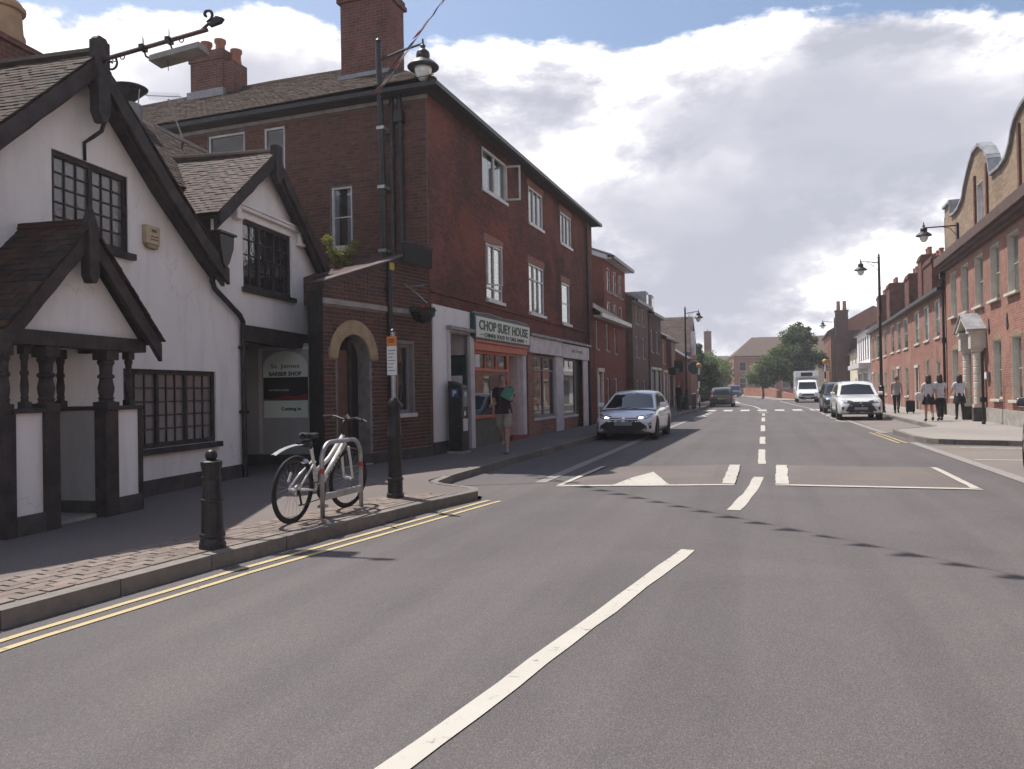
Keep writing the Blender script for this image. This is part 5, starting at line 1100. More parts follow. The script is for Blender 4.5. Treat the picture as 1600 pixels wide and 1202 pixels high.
# short sign post on the kerb
sp0 = thing('sign_post', 'short black ornamental post carrying parking plates, on the kerb beside the bicycle', 'post', (-4.66,9.16,KERB))
MB().lathe([(.115,0),(.115,.05),(.10,.07),(.098,.22),(.11,.235),(.11,.26),(.095,.28),(.088,.78),(.10,.80),(.10,.84),(.088,.86),(.078,1.18),(.09,1.20),(.09,1.25),(.055,1.30),(.04,1.32)], (0,0,0), 16).build('base', 'black_iron', sp0, auto=35)
MB().tube([(0,0,1.28),(0,0,2.2)], .03, 10).build('pole', 'galvanised', sp0); MB().lathe([(.031,0),(.035,.02),(.01,.045)], (0,0,2.19), 10).build('cap', 'black_iron', sp0)
ps = thing('parking_sign', 'small orange and white parking plates fixed to the short sign post', 'sign', (-4.66,9.16,0))
MB().box(-.065,.075,-.052,-.042,1.74,2.12).build('white_plate', 'paper_white', ps); MB().box(-.065,.075,-.052,-.042,2.123,2.25).build('orange_plate', 'orange_sign', ps)
for k in range(7): MB().box(-.05,.06-.02*(k % 3),-.0535,-.052,2.06-k*.044,2.068-k*.044).build('text_line', 'text_dark', ps)
MB().box(-.04,.045,-.0535,-.052,2.17,2.185).build('text_line', 'text_dark', ps); MB().box(-.04,.045,-.0535,-.052,2.20,2.215).build('text_line', 'text_dark', ps)
for z in (1.85,2.05): MB().torus((0,0,z), .036, .008, 'z', 16, 6).build('strap', 'galvanised', ps)
CL = (-7.6,12.2,0); CR = face_rz(10.9)
MB().tube([(1.86,-.07,topz(1.86)-.02),(1.86,-.07,.12)], .055, 10).box(1.77,1.95,-.14,-.005,3.6,3.65).box(1.77,1.95,-.14,-.005,2.0,2.05).build('downpipe', 'black_iron', hC)
sb = thing('black_flag_sign', 'dark blank sign board projecting above the arched brick building', 'sign', CL, CR)
MB().box(2.05,3.05,-.30,-.27,4.16,4.56).build('board', 'interior_dark', sb, bevel=.006); MB().tube([(2.0,-.285,4.6),(3.1,-.285,4.6)], .02, 6).tube([(2.5,-.285,4.6),(2.5,.05,4.45)], .02, 6).build('bracket', 'black_iron', sb)
MB().box(1.79,1.93,-.14,-.13,4.0,4.14).build('yellow_tag', 'yellow_plate', hC)
hb = thing('hanging_basket', 'dark hanging flower basket on a pale wall bracket beside the takeaway', 'hanging basket', CL, CR)
MB().tube([(2.45,-.01,3.72),(2.45,-.5,3.72)], .014, 6).tube([(2.45,-.01,3.78),(2.5,-.3,3.55),(2.55,-.5,3.36)], .014, 6).build('bracket', 'galvanised', hb)
MB().lathe([(.03,-.2),(.16,-.15),(.24,-.03),(.25,.02),(.22,.02)], (2.5,-.42,3.14), 14).build('basket', 'black_iron', hb)
leaf_cloud('foliage', hb, 'leaf_dark', [((2.5,-.42,3.2),(.30,.28,.14))], 420, .05, 9)
plain('petal', (0.34,0.04,0.09), 0.6, c2=(0.45,0.08,0.15)); leaf_cloud('flowers', hb, 'petal', [((2.42,-.5,3.26),(.18,.14,.08))], 70, .045, 10, elong=1.2)
# ---- bollard
bo = thing('bollard', 'black cast iron bollard with ball top standing on the kerb build-out', 'bollard', (-4.79,5.78,KERB)); bo.scale = (.88,.88,1.0)
MB().lathe([(.135,0),(.135,.05),(.122,.07),(.118,.10),(.13,.115),(.13,.14),(.112,.155),(.108,.30),(.102,.42),(.113,.43),(.113,.45),(.10,.46),(.092,.62),(.102,.635),(.104,.65),(.092,.665),(.096,.71),(.108,.765),(.11,.79),(.085,.80),(.045,.805)], (0,0,0), 12).build('body', 'black_iron', bo, auto=28)
MB().lathe([(.04,.80),(.055,.82),(.062,.843),(.058,.868),(.04,.888),(.013,.897)], (0,0,0), 16).build('ball', 'black_iron', bo, smooth=True)
# ---- cycle stand
cs = thing('cycle_stand', 'grey steel hoop cycle stand with red bands holding the bicycle', 'cycle stand', (-4.69,7.45,KERB), R(90))
arcp = [(0,0,0),(0,0,.64)]+[(.2-.2*math.cos(a),0,.64+.2*math.sin(a)) for a in [math.pi/2*k/6 for k in range(1,7)]]+[(.66,0,.84)]+[(.66+.2*math.sin(a),0,.64+.2*math.cos(a)) for a in [math.pi/2*k/6 for k in range(1,7)]]+[(.86,0,0)]
MB().tube(arcp, .026, 12).build('hoop', 'galvanised', cs, smooth=True)
MB().prism([(.026,.20),(.834,.20),(.834,.27),(.026,.27)], -.03, .03).build('lower_rail', 'galvanised', cs, bevel=.008)
for x in (0,.86): MB().lathe([(.0285,0),(.0285,.055)], (x,0,.50), 12).build('red_band', 'red_band', cs)
for x in (.3,.55): MB().lathe([(.02,0),(.02,.012)], (x,0,.27), 8).build('bolt', 'chrome', cs)
# ---- bicycle leaning on it
plain('bike_white', (0.66,0.66,0.63), 0.3, coat=0.5, c2=(0.6,0.6,0.57))
bk = thing('bicycle', 'white hybrid bicycle with black saddle and short rear mudguard leaning on the cycle stand', 'bicycle', (-4.85,7.10,KERB), R(90)); bk.scale = (1.08,1.0,1.06)
bk.rotation_euler = (R(4), 0, R(90))      # leans towards the stand
WR = .345; hub_r = (0,0,WR); hub_f = (1.06,0,WR)
def wheel(hub, steer=0.0):
    root_m = Matrix.Translation(hub) @ Matrix.Rotation(steer,4,'Z')
    t_ = MB(root_m).torus((0,0,0), WR-.02, .021, 'y', 44, 8).build('wheel', 'rubber', bk, smooth=True)
    MB(root_m).torus((0,0,0), WR-.046, .012, 'y', 44, 6).build('rim', 'black_iron', t_, smooth=True)
    s_ = MB(root_m)
    for k in range(24):
        a = 2*math.pi*k/24; b_ = a+(.45 if k % 2 else -.45); y = .028*(1 if k % 4 < 2 else -1)
        s_.tube([(.02*math.cos(b_),y,.02*math.sin(b_)),((WR-.05)*math.cos(a),0,(WR-.05)*math.sin(a))], .0014, 4, False)
    s_.build('spokes', 'galvanised', t_)
    MB(root_m @ Matrix.Rotation(R(90),4,'X')).lathe([(.012,-.06),(.03,-.04),(.018,-.02),(.018,.02),(.03,.04),(.012,.06)], (0,0,0), 12).build('hub', 'chrome', t_)
    return t_
wr_ = wheel(hub_r); wf_ = wheel(hub_f, R(-6))
MB().box(.07,.10,-.005,.005,.14,.24).build('reflector', 'paper_white', wr_).matrix_basis = Matrix.Translation((-.27,-.03,.35)) @ Matrix.Rotation(R(25),4,'Y')
bb = (.44,0,.29); st_top = (.30,0,.70); head_t = (.90,0,.86); head_b = (.945,0,.72)
MB().tube([bb,st_top,(.285,0,.745)], .018, 10).build('seat_tube', 'bike_white', bk, smooth=True)
MB().tube([(.905,0,.84),(.62,0,.60),(.38,0,.49)], [.027,.024,.021], 12).build('top_tube', 'bike_white', bk, smooth=True)
dn = MB().tube([(.935,0,.75),bb], [.034,.03], 12).build('down_tube', 'bike_white', bk, smooth=True)
MB().tube([head_t,head_b], .026, 12).build('head_tube', 'black_iron', bk, smooth=True)
for s in (-1,1):
    MB().tube([(.43,s*.035,.29),(.2,s*.05,.32),(0,s*.06,WR)], .011, 8).build('chain_stay', 'bike_white', bk, smooth=True)
    MB().tube([(.34,s*.02,.60),(.15,s*.05,.47),(0,s*.062,WR)], [.012,.011,.009], 8).build('seat_stay', 'bike_white', bk, smooth=True)
    MB().tube([(.95,s*.045,.715),(1.0,s*.055,.55),(1.06,s*.06,WR)], [.018,.017,.012], 8).build('fork_blade', 'bike_white', bk, smooth=True)
dirv = Vector((bb[0]-.935,0,bb[2]-.75)).normalized(); ang_ = math.atan2(-dirv.z, -dirv.x)
TM = Matrix.Translation((.70,-.034,.535)) @ Matrix.Rotation(-ang_,4,'Y')
lettering('SCOTT', dn, 0, 0, 0, .055, 'text_dark', .32, .001, TM, .001)
MB().tube([(.285,0,.74),(.262,0,.86)], .014, 8).build('seat_post', 'black_iron', bk)
sdl = MB(); 
for (x, wd, z) in (): pass
rings = [(.12,.035,.875),(.14,.075,.885),(.20,.078,.88),(.27,.05,.872),(.35,.028,.872),(.40,.018,.868)]
iv = []
for (x, wd, z) in rings: iv.append([sdl.pt((x,wd*math.cos(a),z+.028*math.sin(a)*(1.2 if a < math.pi else 1))) for a in [2*math.pi*k/10 for k in range(10)]])
for p, q in zip(iv, iv[1:]):
    for k in range(10): sdl.f.append([p[k], p[(k+1)%10], q[(k+1)%10], q[k]])
sdl.f.append(iv[0]); sdl.f.append(iv[-1][::-1]); sdl.build('saddle', 'rubber', bk, smooth=True)
MB().box(.16,.24,-.05,.05,.76,.83).build('saddle_bag', 'black_iron', bk, bevel=.015)
MB().tube([head_t,(.885,0,.93),(.90,0,.99),(.95,0,1.01)], [.016,.016,.018,.018], 8).build('stem', 'black_iron', bk, smooth=True)
hbm = Matrix.Translation((.95,0,1.01)) @ Matrix.Rotation(R(-14),4,'Z')
hbar = MB(hbm).tube([(-.06,-.31,.02),(-.02,-.18,.035),(0,0,.0),(-.02,.18,.035),(-.06,.31,.02)], .013, 8).build('handlebar', 'black_iron', bk, smooth=True)
for s in (-1,1):
    MB(hbm).tube([(-.03,s*.2,.034),(-.06,s*.32,.02)], .018, 8).build('grip', 'rubber', hbar); MB(hbm).tube([(.03,s*.17,.035),(.06,s*.21,.02),(.05,s*.29,.005)], .007, 6).build('brake_lever', 'chrome', hbar)
MB(hbm).box(-.02,.03,-.03,.03,.02,.05).build('bell', 'chrome', hbar)
mg = MB(); A_ = []
for k in range(9):
    s_ = k/8; A_.append([mg.pt((.24-.60*s_, y, .775+.045*math.sin(s_*2.2)-.09*s_*s_+(.012 if y == 0 else 0))) for y in (-.032,0,.032)])
for p, q in zip(A_, A_[1:]):
    for k in range(2): mg.f.append([p[k], p[k+1], q[k+1], q[k]])
mg.build('mudguard', 'lead', bk, smooth=True)
MB().tube([(.02,0,.81),(.2,0,.79),(.28,0,.74)], .012, 6).build('mudguard_stay', 'black_iron', bk)
cr = MB(Matrix.Translation(bb) @ Matrix.Rotation(R(90),4,'X')).lathe([(.09,.05),(.092,.054),(.05,.056)], (0,0,0), 26).build('chainring', 'black_iron', bk)
MB().tube([(.44,-.075,.29),(.39,-.08,.13)], .012, 6).box(.34,.44,-.15,-.075,.115,.14).tube([(.44,.075,.29),(.49,.08,.45)], .012, 6).box(.44,.54,.075,.15,.435,.46).build('crank', 'chrome', cr)
MB(Matrix.Translation(hub_r) @ Matrix.Rotation(R(90),4,'X')).lathe([(.055,.04),(.056,.06),(.02,.062)], (0,0,0), 18).build('cassette', 'chrome', bk)
MB().tube([(0,-.07,WR),(.02,-.075,.27),(.05,-.072,.2)], .012, 6).lathe([(.025,-.004),(.025,.004)], (.04,-.07,.19), 8).build('derailleur', 'black_iron', bk)
MB().tube([(0,-.056,WR+.05),(.44,-.056,.38)], .006, 5).tube([(.05,-.056,.18),(.44,-.056,.20)], .006, 5).build('chain', 'black_iron', bk)
MB().lathe([(.03,0),(.05,.02),(.03,.045)], (.14,-.02,.60), 12).build('rear_brake', 'chrome', bk)
# ---- pay and display machine
pm = thing('parking_meter', 'tall black parking ticket machine with blue P panel beside the takeaway doorway', 'parking machine', (-6.62,16.2,KERB))
MB().prism([(-.17,0),(.17,0),(.17,1.52),(-.17,1.64)], -.2, .2).build('cabinet', 'black_iron', pm, bevel=.02)
plain('sign_blue', (0.03,0.09,0.20), 0.45)
sp_ = MB().box(-.09,.09,-.206,-.2,1.26,1.46).build('symbol_panel', 'sign_blue', pm); lettering('P', sp_, 0, -.21, 1.36, .17, 'text_white', .09, .004)
pmf = Matrix.Translation((.17,0,0)) @ Matrix.Rotation(R(90),4,'Z')
MB(pmf).box(-.13,.13,-.008,0,1.05,1.42).build('display_panel', 'lead', pm); MB(pmf).box(-.05,.05,-.012,-.008,1.28,1.38).build('screen', 'sign_cream', pm); MB(pmf).box(-.12,-.02,-.02,0,.85,.95).build('ticket_slot', 'chrome', pm); MB(pmf).box(-.14,.14,-.006,0,.5,.78).build('instruction_plate', 'paper_white', pm)
MB().box(-.2,.2,-.23,.23,-.005,.05).build('foot', 'stone', pm)
# ---- bunting from the corner of the red house across the road
bn_ = thing('bunting', 'string of small red and white flags strung across the road from the red house corner', 'bunting')
P0 = Vector((-7.9,15.08,8.12)); P1 = Vector((6.55,-.5,8.9)); NB = 46
def bpt(t_): p = P0.lerp(P1, t_); p.z -= .15*4*t_*(1-t_); return p
MB().tube([bpt(k/40) for k in range(41)], .006, 5).build('cord', 'paper_white', bn_)
plain('flag_red', (0.42,0.045,0.06), 0.7); plain('flag_blue', (0.05,0.07,0.22), 0.7)
d_ = (P1-P0).normalized(); side = Vector((d_.y,-d_.x,0))
for k in range(NB):
    c = bpt((k+.6)/NB); sw = rnd.uniform(.35,1.5); dn_ = (Vector((0,0,-1))+side*sw+Vector((0,.15,0))).normalized(); h = .30; wv_ = .13
    a, b, e = c-d_*wv_, c+d_*wv_, c+dn_*h
    f_ = MB().poly([a, b, (b+e)/2+side*.02, e, (a+e)/2-side*.015]).build('flag', ['flag_red','paper_white','flag_blue'][k % 3], bn_)
    q = MB(); mid = (a+b)/2; n_ = (b-a).cross(e-a).normalized()*.003
    q.poly([mid-d_*.03+n_, mid+d_*.03+n_, e+(mid-e)*.2+d_*.01+n_, e+(mid-e)*.2-d_*.01+n_]); q.build('stripe', 'paper_white' if k % 3 != 1 else 'flag_red', f_)
# ---- other lamps, beacons, posts, signs
lamp_post('black lamp post by the terrace on the right, lantern arm pointing to the road', (5.52,42.0,KERB), 7.7, -.85, 1.25)
lamp_post('distant black lamp post on the left by the zebra crossing', (-4.75,50.2,KERB), 6.4, .85, 1.2)
lamp_post('farthest black lamp post beside the tall chimney on the right', (7.0,86,KERB), 8.2, -1.15, 1.4)
plain('beacon_amber', (0.46,0.27,0.07), 0.4)
def beacon(label, loc):
    o = thing('belisha_beacon', label, 'beacon', loc, 0, 'zebra crossing beacons')
    for k in range(6): MB().lathe([(.055,0),(.055,.46)], (0,0,k*.46), 12).build('band', 'paper_white' if k % 2 else 'black_iron', o)
    MB().lathe([(.03,0),(.15,.06),(.19,.18),(.15,.30),(.03,.36)], (0,0,2.76), 16).build('globe', 'beacon_amber', o, smooth=True)
beacon('amber globe beacon on striped pole left of the zebra crossing', (-4.3,54.5,KERB)); beacon('amber globe beacon on striped pole right of the zebra crossing', (3.75,53.6,KERB))
bpst = thing('black_post', 'slim black post standing in front of the curved-gable building', 'post', (xr(29.4)-.55,29.4,KERB))
MB().lathe([(.06,0),(.06,.1),(.045,.12),(.045,2.4),(.05,2.42),(.01,2.5)], (0,0,0), 12).build('shaft', 'black_iron', bpst); MB().box(-.09,.09,-.08,.08,.75,.9).build('collar_box', 'black_iron', bpst)
bn = thing('wall_sign_box', 'small dark notice box fixed beside the white door case', 'sign', (xr(31.1)-.08,31.1,1.62)); MB().box(-.04,.06,-.2,.2,0,.28).build('box', 'grey_frame', bn); MB().box(-.045,-.041,-.17,.17,.03,.25).build('notice', 'paper_white', bn)
tsn = thing('road_sign', 'grey-backed square road sign on a post by the railing at the bend', 'road sign', (3.55,86,KERB)); MB().tube([(0,0,0),(0,0,2.9)], .04, 8).build('post', 'galvanised', tsn); MB().box(-.33,.33,-.03,-.045,2.0,2.9).build('plate', 'lead', tsn)
lbn = thing('litter_bin', 'dark litter bin beside the railing at the road bend', 'litter bin', (4.55,84.5,KERB)); MB().lathe([(.3,0),(.32,.9),(.34,.92),(.34,1.0),(.2,1.15),(.05,1.2)], (0,0,0), 14).build('body', 'black_iron', lbn)
MB().torus((0,0,.92), .335, .02, 'z', 16, 6).build('rim', 'galvanised', lbn)
tl = thing('traffic_light', 'small traffic signal showing red far down the road', 'traffic light', (-6.0,138,KERB)); MB().tube([(0,0,0),(0,0,2.2)], .07, 8).build('post', 'black_iron', tl); MB().box(-.2,.2,-.12,.12,2.1,3.2).build('head', 'black_iron', tl)
emit('signal_red', (1.0,0.06,0.03), 2.5); MB(Matrix.Translation((0,-.13,2.95)) @ Matrix.Rotation(R(90),4,'X')).lathe([(.16,0),(.14,.02)], (0,0,0), 14).build('lens', 'signal_red', tl)
gr = thing('guard_rail', 'black guard rail with white top by the zebra crossing on the left', 'guard rail', (-4.45,50.8,KERB), R(90))
for k in range(4): MB().tube([(k*.75,0,0),(k*.75,0,1.0)], .04, 8).build('post', 'black_iron', gr)
MB().box(-.05,2.3,-.03,.03,.98,1.05).build('top_rail', 'paper_white', gr); MB().box(0,2.25,-.015,.015,.15,.2).build('bottom_rail', 'black_iron', gr)
for k in range(11): MB().tube([(.2+k*.19,0,.2),(.2+k*.19,0,.98)], .012, 5).build('bar', 'black_iron', gr)
pl_ = thing('planter', 'dark planter with pale flowers by the guard rail on the left', 'planter', (-5.2,51.4,KERB)); MB().lathe([(.3,0),(.36,.5),(.4,.55),(.34,.56)], (0,0,0), 14).build('tub', 'black_iron', pl_); leaf_cloud('foliage', pl_, 'leaf_dark', [((0,0,.8),(.4,.4,.35))], 250, .1, 5); leaf_cloud('flowers', pl_, 'paper_white', [((0,0,.95),(.38,.38,.25))], 60, .07, 6, elong=1.1)
hs = thing('hanging_sign', 'round dark pub sign hanging over the left pavement by the trees', 'sign', (-5.6,60.8,0)); MB().tube([(-.4,0,3.7),(.9,0,3.7)], .03, 6).build('bracket', 'black_iron', hs); MB(Matrix.Translation((.45,0,3.05)) @ Matrix.Rotation(R(90),4,'X')).lathe([(.5,-.03),(.52,0),(.5,.03)], (0,0,0), 22).build('disc', 'dark_green', hs); MB().torus((.45,0,3.05), .5, .035, 'y', 24, 6).build('rim', 'stone', hs)
bx2 = thing('black_flag_board', 'dark projecting sign board on the left-hand shop beyond the parked white hatchback', 'sign', (-6.0,57,0)); MB().box(-.5,.4,-.04,.04,2.7,3.5).build('board', 'interior_dark', bx2); MB().tube([(-.7,0,3.55),(.45,0,3.55)], .025, 6).build('bracket', 'black_iron', bx2)
# ================================================================== VEHICLES
def carpaint(name, c, rough=0.28):
    m, t, b = new_mat(name); b.inputs['Roughness'].default_value = rough; b.inputs['Coat Weight'].default_value = 0.8; b.inputs['Coat Roughness'].default_value = 0.04
    tc = t.add('ShaderNodeTexCoord').outputs['Object']; f = t.smooth(t.noise(tc, 3.0, 5, .6), .4, .75)
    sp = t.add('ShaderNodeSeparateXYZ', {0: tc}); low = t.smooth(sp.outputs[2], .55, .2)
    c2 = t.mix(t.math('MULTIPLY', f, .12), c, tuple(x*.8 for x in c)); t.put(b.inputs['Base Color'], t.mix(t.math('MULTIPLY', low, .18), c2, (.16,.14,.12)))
carpaint('paint_white', (0.84,0.85,0.85)); carpaint('paint_pearl', (0.66,0.66,0.65)); carpaint('paint_navy', (0.018,0.021,0.035)); carpaint('paint_black', (0.012,0.012,0.014)); carpaint('paint_charcoal', (0.035,0.037,0.038)); carpaint('paint_blue', (0.05,0.09,0.17))
plain('trim_black', (0.014,0.014,0.015), 0.5); plain('silver_trim', (0.5,0.5,0.5), 0.3, 0.6); plain('plate_grey', (0.30,0.30,0.31), 0.5); plain('head_lamp', (0.55,0.57,0.60), 0.12, 0.3, coat=.6); plain('alloy', (0.34,0.34,0.35), 0.35, 0.8); plain('tail_red', (0.30,0.015,0.012), 0.25, coat=.5)
emit('running_light', (1.0,0.97,0.92), 7.0)
def lerp_list(L, x):
    if x <= L[0][0]: return L[0][1]
    for a, b in zip(L, L[1:]):
        if x <= b[0]:
            t_ = (x-a[0])/(b[0]-a[0]); return a[1]+(b[1]-a[1])*t_
    return L[-1][1]
def smooth_list(L, n):
    """catmull-rom through (x,z) points"""
    out_ = []
    for i in range(len(L)-1):
        p0, p1, p2, p3 = [Vector(L[max(0,min(len(L)-1,k))]) for k in (i-1,i,i+1,i+2)]
        for k in range(n):
            t_ = k/n; out_.append(tuple(.5*((2*p1)+(-p0+p2)*t_+(2*p0-5*p1+4*p2-p3)*t_*t_+(-p0+3*p1-3*p2+p3)*t_**3)))
    out_.append(tuple(L[-1])); return out_
_wheel = {}
def car_wheel(r, wd):
    if r in _wheel: return _wheel[r]
    T = Matrix.Rotation(R(90),4,'X')
    ty = MB(T).lathe([(r*.66,-wd/2),(r*.93,-wd/2),(r*.99,-wd/2+.02),(r,-wd/4),(r,wd/4),(r*.99,wd/2-.02),(r*.93,wd/2),(r*.66,wd/2)], (0,0,0), 28).mesh('tyre')
    ty.materials.append(M['rubber']); 
    for p in ty.polygons: p.use_smooth = True
    ty.set_sharp_from_angle(angle=R(40))
    rm = MB(T).lathe([(.02,wd/2-.045),(r*.60,wd/2-.05),(r*.62,wd/2-.012),(r*.68,wd/2-.004),(r*.68,wd/2-.02)], (0,0,0), 28)
    rm2 = MB(T)
    for k in range(5):
        for s in (-1,1):
            a = 2*math.pi*k/5+s*.16; c_, s_ = math.cos(a), math.sin(a)
            rm2.prism([(c_*r*.08-s_*.02,s_*r*.08+c_*.02),(c_*r*.08+s_*.02,s_*r*.08-c_*.02),(c_*r*.64+s_*.028,s_*r*.64-c_*.028),(c_*r*.64-s_*.028,s_*r*.64+c_*.028)], wd/2-.04, wd/2-.012, 'z')
    rm2.lathe([(r*.16,wd/2-.04),(r*.15,wd/2-.006)], (0,0,0), 14)
    a1 = rm.mesh('rim'); a1.materials.append(M['trim_black']); a2 = rm2.mesh('spokes'); a2.materials.append(M['alloy'])
    _wheel[r] = (ty, a1, a2); return _wheel[r]
class Car:
    def __init__(s, name, label, cat, loc, rz, L, W, top, green, belt, zb=.22, paint='paint_white', wr=.32, axles=(.62,.60), tumble=.30, plan_f=.80, plan_r=.88, group=None):
        s.root = thing(name, label, cat, loc, rz, group); s.L, s.W, s.wr, s.belt = L, W, wr, belt
        m = MB(); hw = W/2; n = 54; SEC = [(.80,0),(.95,.03),(.985,.14),(.992,.34),(1.0,.55),(.992,.72),(.965,.86),(.90,.96),(.72,1.005),(.4,1.02),(0,1.025)]
        topS = smooth_list(top, 6); rows = []
        for i in range(n+1):
            u_ = i/n; x = -L/2+L*(.5-.5*math.cos(math.pi*u_))
            df = max(0, (x-(L/2-.75))/.75); dr = max(0, ((-L/2+.6)-x)/.6)
            k = 1-(1-plan_f)*df**2.4-(1-plan_r)*dr**2.6
            zt = lerp_list(topS, x); z0 = zb+.10*df**3+.12*dr**3
            row = [(x, hw*k*a, z0+(zt-z0)*b) for a, b in SEC]; rows.append(row)
        ids = []
        for row in rows:
            left = [m.pt(p) for p in row]; right = [m.pt((p[0],-p[1],p[2])) for p in row[:-1]]; ids.append(left+right[::-1])
        for a, b in zip(ids, ids[1:]):
            for j in range(len(a)-1): m.f.append([a[j], a[j+1], b[j+1], b[j]])
            m.f.append([a[-1], a[0], b[0], b[-1]])
        m.f.append(ids[0]); m.f.append(ids[-1][::-1])
        gS = smooth_list(green, 5); prev = None; J = 6
        yw = lambda z: hw*.925-max(0,z-belt)*tumble
        for (x, z) in gS:
            z = max(z, belt-.02); e = .018*(z-belt)/.5
            ring = [m.pt((x, -yw(belt), belt-.06))]+[m.pt((x+.05*(1-t_*t_)*0, yw(z)*t_, z+.035*(1-t_*t_)-(0 if abs(t_) < .99 else .012))) for t_ in [-1+2*j/J for j in range(J+1)]]+[m.pt((x, yw(belt), belt-.06))]
            if prev:
                for j in range(len(ring)-1): m.f.append([prev[j], ring[j], ring[j+1], prev[j+1]])
            prev = ring
        me = m.mesh('body'); bmm = bmesh.new(); bmm.from_mesh(me); bmesh.ops.recalc_face_normals(bmm, faces=bmm.faces); bmm.to_mesh(me); s.bvh = BVHTree.FromBMesh(bmm); bmm.free()
        s.body = link('body', me, paint, s.root, auto=38)
        s.ax = (L/2-L*axles[0]*.5+.0, -L/2+L*axles[1]*.5) if False else (axles[0], axles[1])
        ty, a1, a2 = car_wheel(wr, .215)
        for x in s.ax:
            for sd in (1,-1):
                wl = link('wheel', None, None, s.root, Matrix.Translation((x, sd*(hw-.105), wr)) @ (Matrix.Rotation(R(180),4,'Z') if sd > 0 else I4))
                link('tyre', ty, None, wl); link('rim', a1, None, wl); link('spokes', a2, None, wl)
                arch_ = [(x+(wr+.05)*math.cos(a), wr+(wr+.05)*math.sin(a)) for a in [R(-28)+R(236)*k/20 for k in range(21)]]
                s.decal('wheel_arch', 'trim_black', arch_, 'left' if sd > 0 else 'right', .003)
    def proj(s, p, side, off):
        if side == 'front': o, d = Vector((5, p[0], p[1])), Vector((-1,0,0))
        elif side == 'rear': o, d = Vector((-5, p[0], p[1])), Vector((1,0,0))
        elif side == 'left': o, d = Vector((p[0], 3, p[1])), Vector((0,-1,0))
        elif side == 'right': o, d = Vector((p[0], -3, p[1])), Vector((0,1,0))
        else: o, d = Vector((p[0], p[1], 4)), Vector((0,0,-1))
        h, nrm, i, dist = s.bvh.ray_cast(o, d)
        if h is None: return None
        return h-d*off
    def decal(s, name, mat, poly, side, off=.006, parent=None, step=.10, mirror=False):
        if mirror: s.decal(name, mat, [(-p[0], p[1]) for p in poly][::-1], side, off, parent, step)
        tris = []; V = [Vector((p[0],p[1],0)) for p in poly]
        for t_ in tessellate_polygon([V]): tris.append([V[k] for k in t_])
        work = tris; outt = []
        while work:
            a, b, c = work.pop(); e = [(a-b).length, (b-c).length, (c-a).length]; mx_ = max(e)
            if mx_ < step: outt.append((a,b,c)); continue
            k = e.index(mx_)
            if k == 0: mm = (a+b)/2; work += [[a,mm,c],[mm,b,c]]
            elif k == 1: mm = (b+c)/2; work += [[a,b,mm],[a,mm,c]]
            else: mm = (c+a)/2; work += [[a,b,mm],[mm,b,c]]
        m = MB(); cache = {}
        def vid(p):
            key = (round(p.x,5), round(p.y,5))
            if key not in cache:
                q = s.proj((p.x,p.y), side, off); cache[key] = None if q is None else m.pt(q)
            return cache[key]
        for t_ in outt:
            ids = [vid(p) for p in t_]
            if None in ids or len(set(ids)) < 3: continue
            m.f.append(ids)
        if not m.f: return None
        me = m.mesh(name, True); return link(name, me, mat, parent or s.body)
    def both(s, name, mat, poly, off=.006, step=.10):
        s.decal(name, mat, poly, 'left', off, step=step); s.decal(name, mat, poly, 'right', off, step=step)
    def mirrors(s, x, z):
        for sd in (1,-1):
            mb = MB().prism([(x-.07,z-.02),(x+.10,z-.01),(x+.11,z+.06),(x+.06,z+.14),(x-.06,z+.14)], sd*(s.W/2-.02), sd*(s.W/2+.16)).build('mirror', s.body.data.materials[0], s.root, bevel=.025)
def stripe(pts, w_):
    out_ = []; P = [Vector(p) for p in pts]
    L_ = []; R_ = []
    for i, p in enumerate(P):
        d = (P[min(i+1,len(P)-1)]-P[max(0,i-1)]).normalized(); nn_ = Vector((-d.y,d.x))*w_/2; L_.append(tuple(p+nn_)); R_.append(tuple(p-nn_))
    return L_+R_[::-1]
# ---- white hatchback with lit running lamps
c = Car('hatchback_car', 'white hatchback with lit daytime lamps parked at the left kerb outside the shops', 'car', (-3.93,24.5,0), R(-90.5), 4.37, 1.79,
    [(-2.185,.62),(-2.13,.86),(-1.95,.93),(-1.0,.95),(0,.93),(.75,.91),(1.35,.84),(1.85,.73),(2.08,.65),(2.185,.56)],
    [(1.22,.87),(.70,1.10),(.22,1.33),(-.25,1.425),(-.8,1.43),(-1.35,1.36),(-1.75,1.20),(-2.02,.95)], .90, .17, 'paint_white', .325, (1.36,-1.28), tumble=.40)
c.decal('windscreen', 'car_glass', [(-.74,.93),(0,.91),(.74,.93),(.58,1.33),(0,1.39),(-.58,1.33)], 'front', .006)
c.both('side_window', 'car_glass', [(.72,.95),(.14,1.29),(-.42,1.36),(-.42,.955)]); c.both('side_window', 'car_glass', [(-.48,.955),(-.48,1.36),(-.95,1.34),(-1.4,1.20),(-1.5,.98)])
c.decal('rear_window', 'car_glass', [(-.5,1.0),(.5,1.0),(.45,1.30),(-.45,1.30)], 'rear')
c.decal('headlight', 'head_lamp', [(.42,.685),(.62,.71),(.80,.76),(.83,.70),(.70,.655),(.48,.645)], 'front', .006, mirror=True); c.decal('lamp_surround', 'trim_black', [(.36,.70),(.64,.735),(.84,.785),(.86,.69),(.70,.635),(.36,.635)], 'front', .004, mirror=True)
c.decal('running_lamp', 'running_light', [(.43,.675),(.56,.69),(.57,.655),(.45,.645)], 'front', .010, mirror=True, step=.05)
c.decal('upper_grille', 'trim_black', [(-.4,.665),(.4,.665),(.4,.635),(-.4,.635)], 'front', .005); c.decal('lower_grille', 'trim_black', [(-.42,.61),(.42,.61),(.72,.40),(.66,.27),(-.66,.27),(-.72,.40)], 'front', .005)
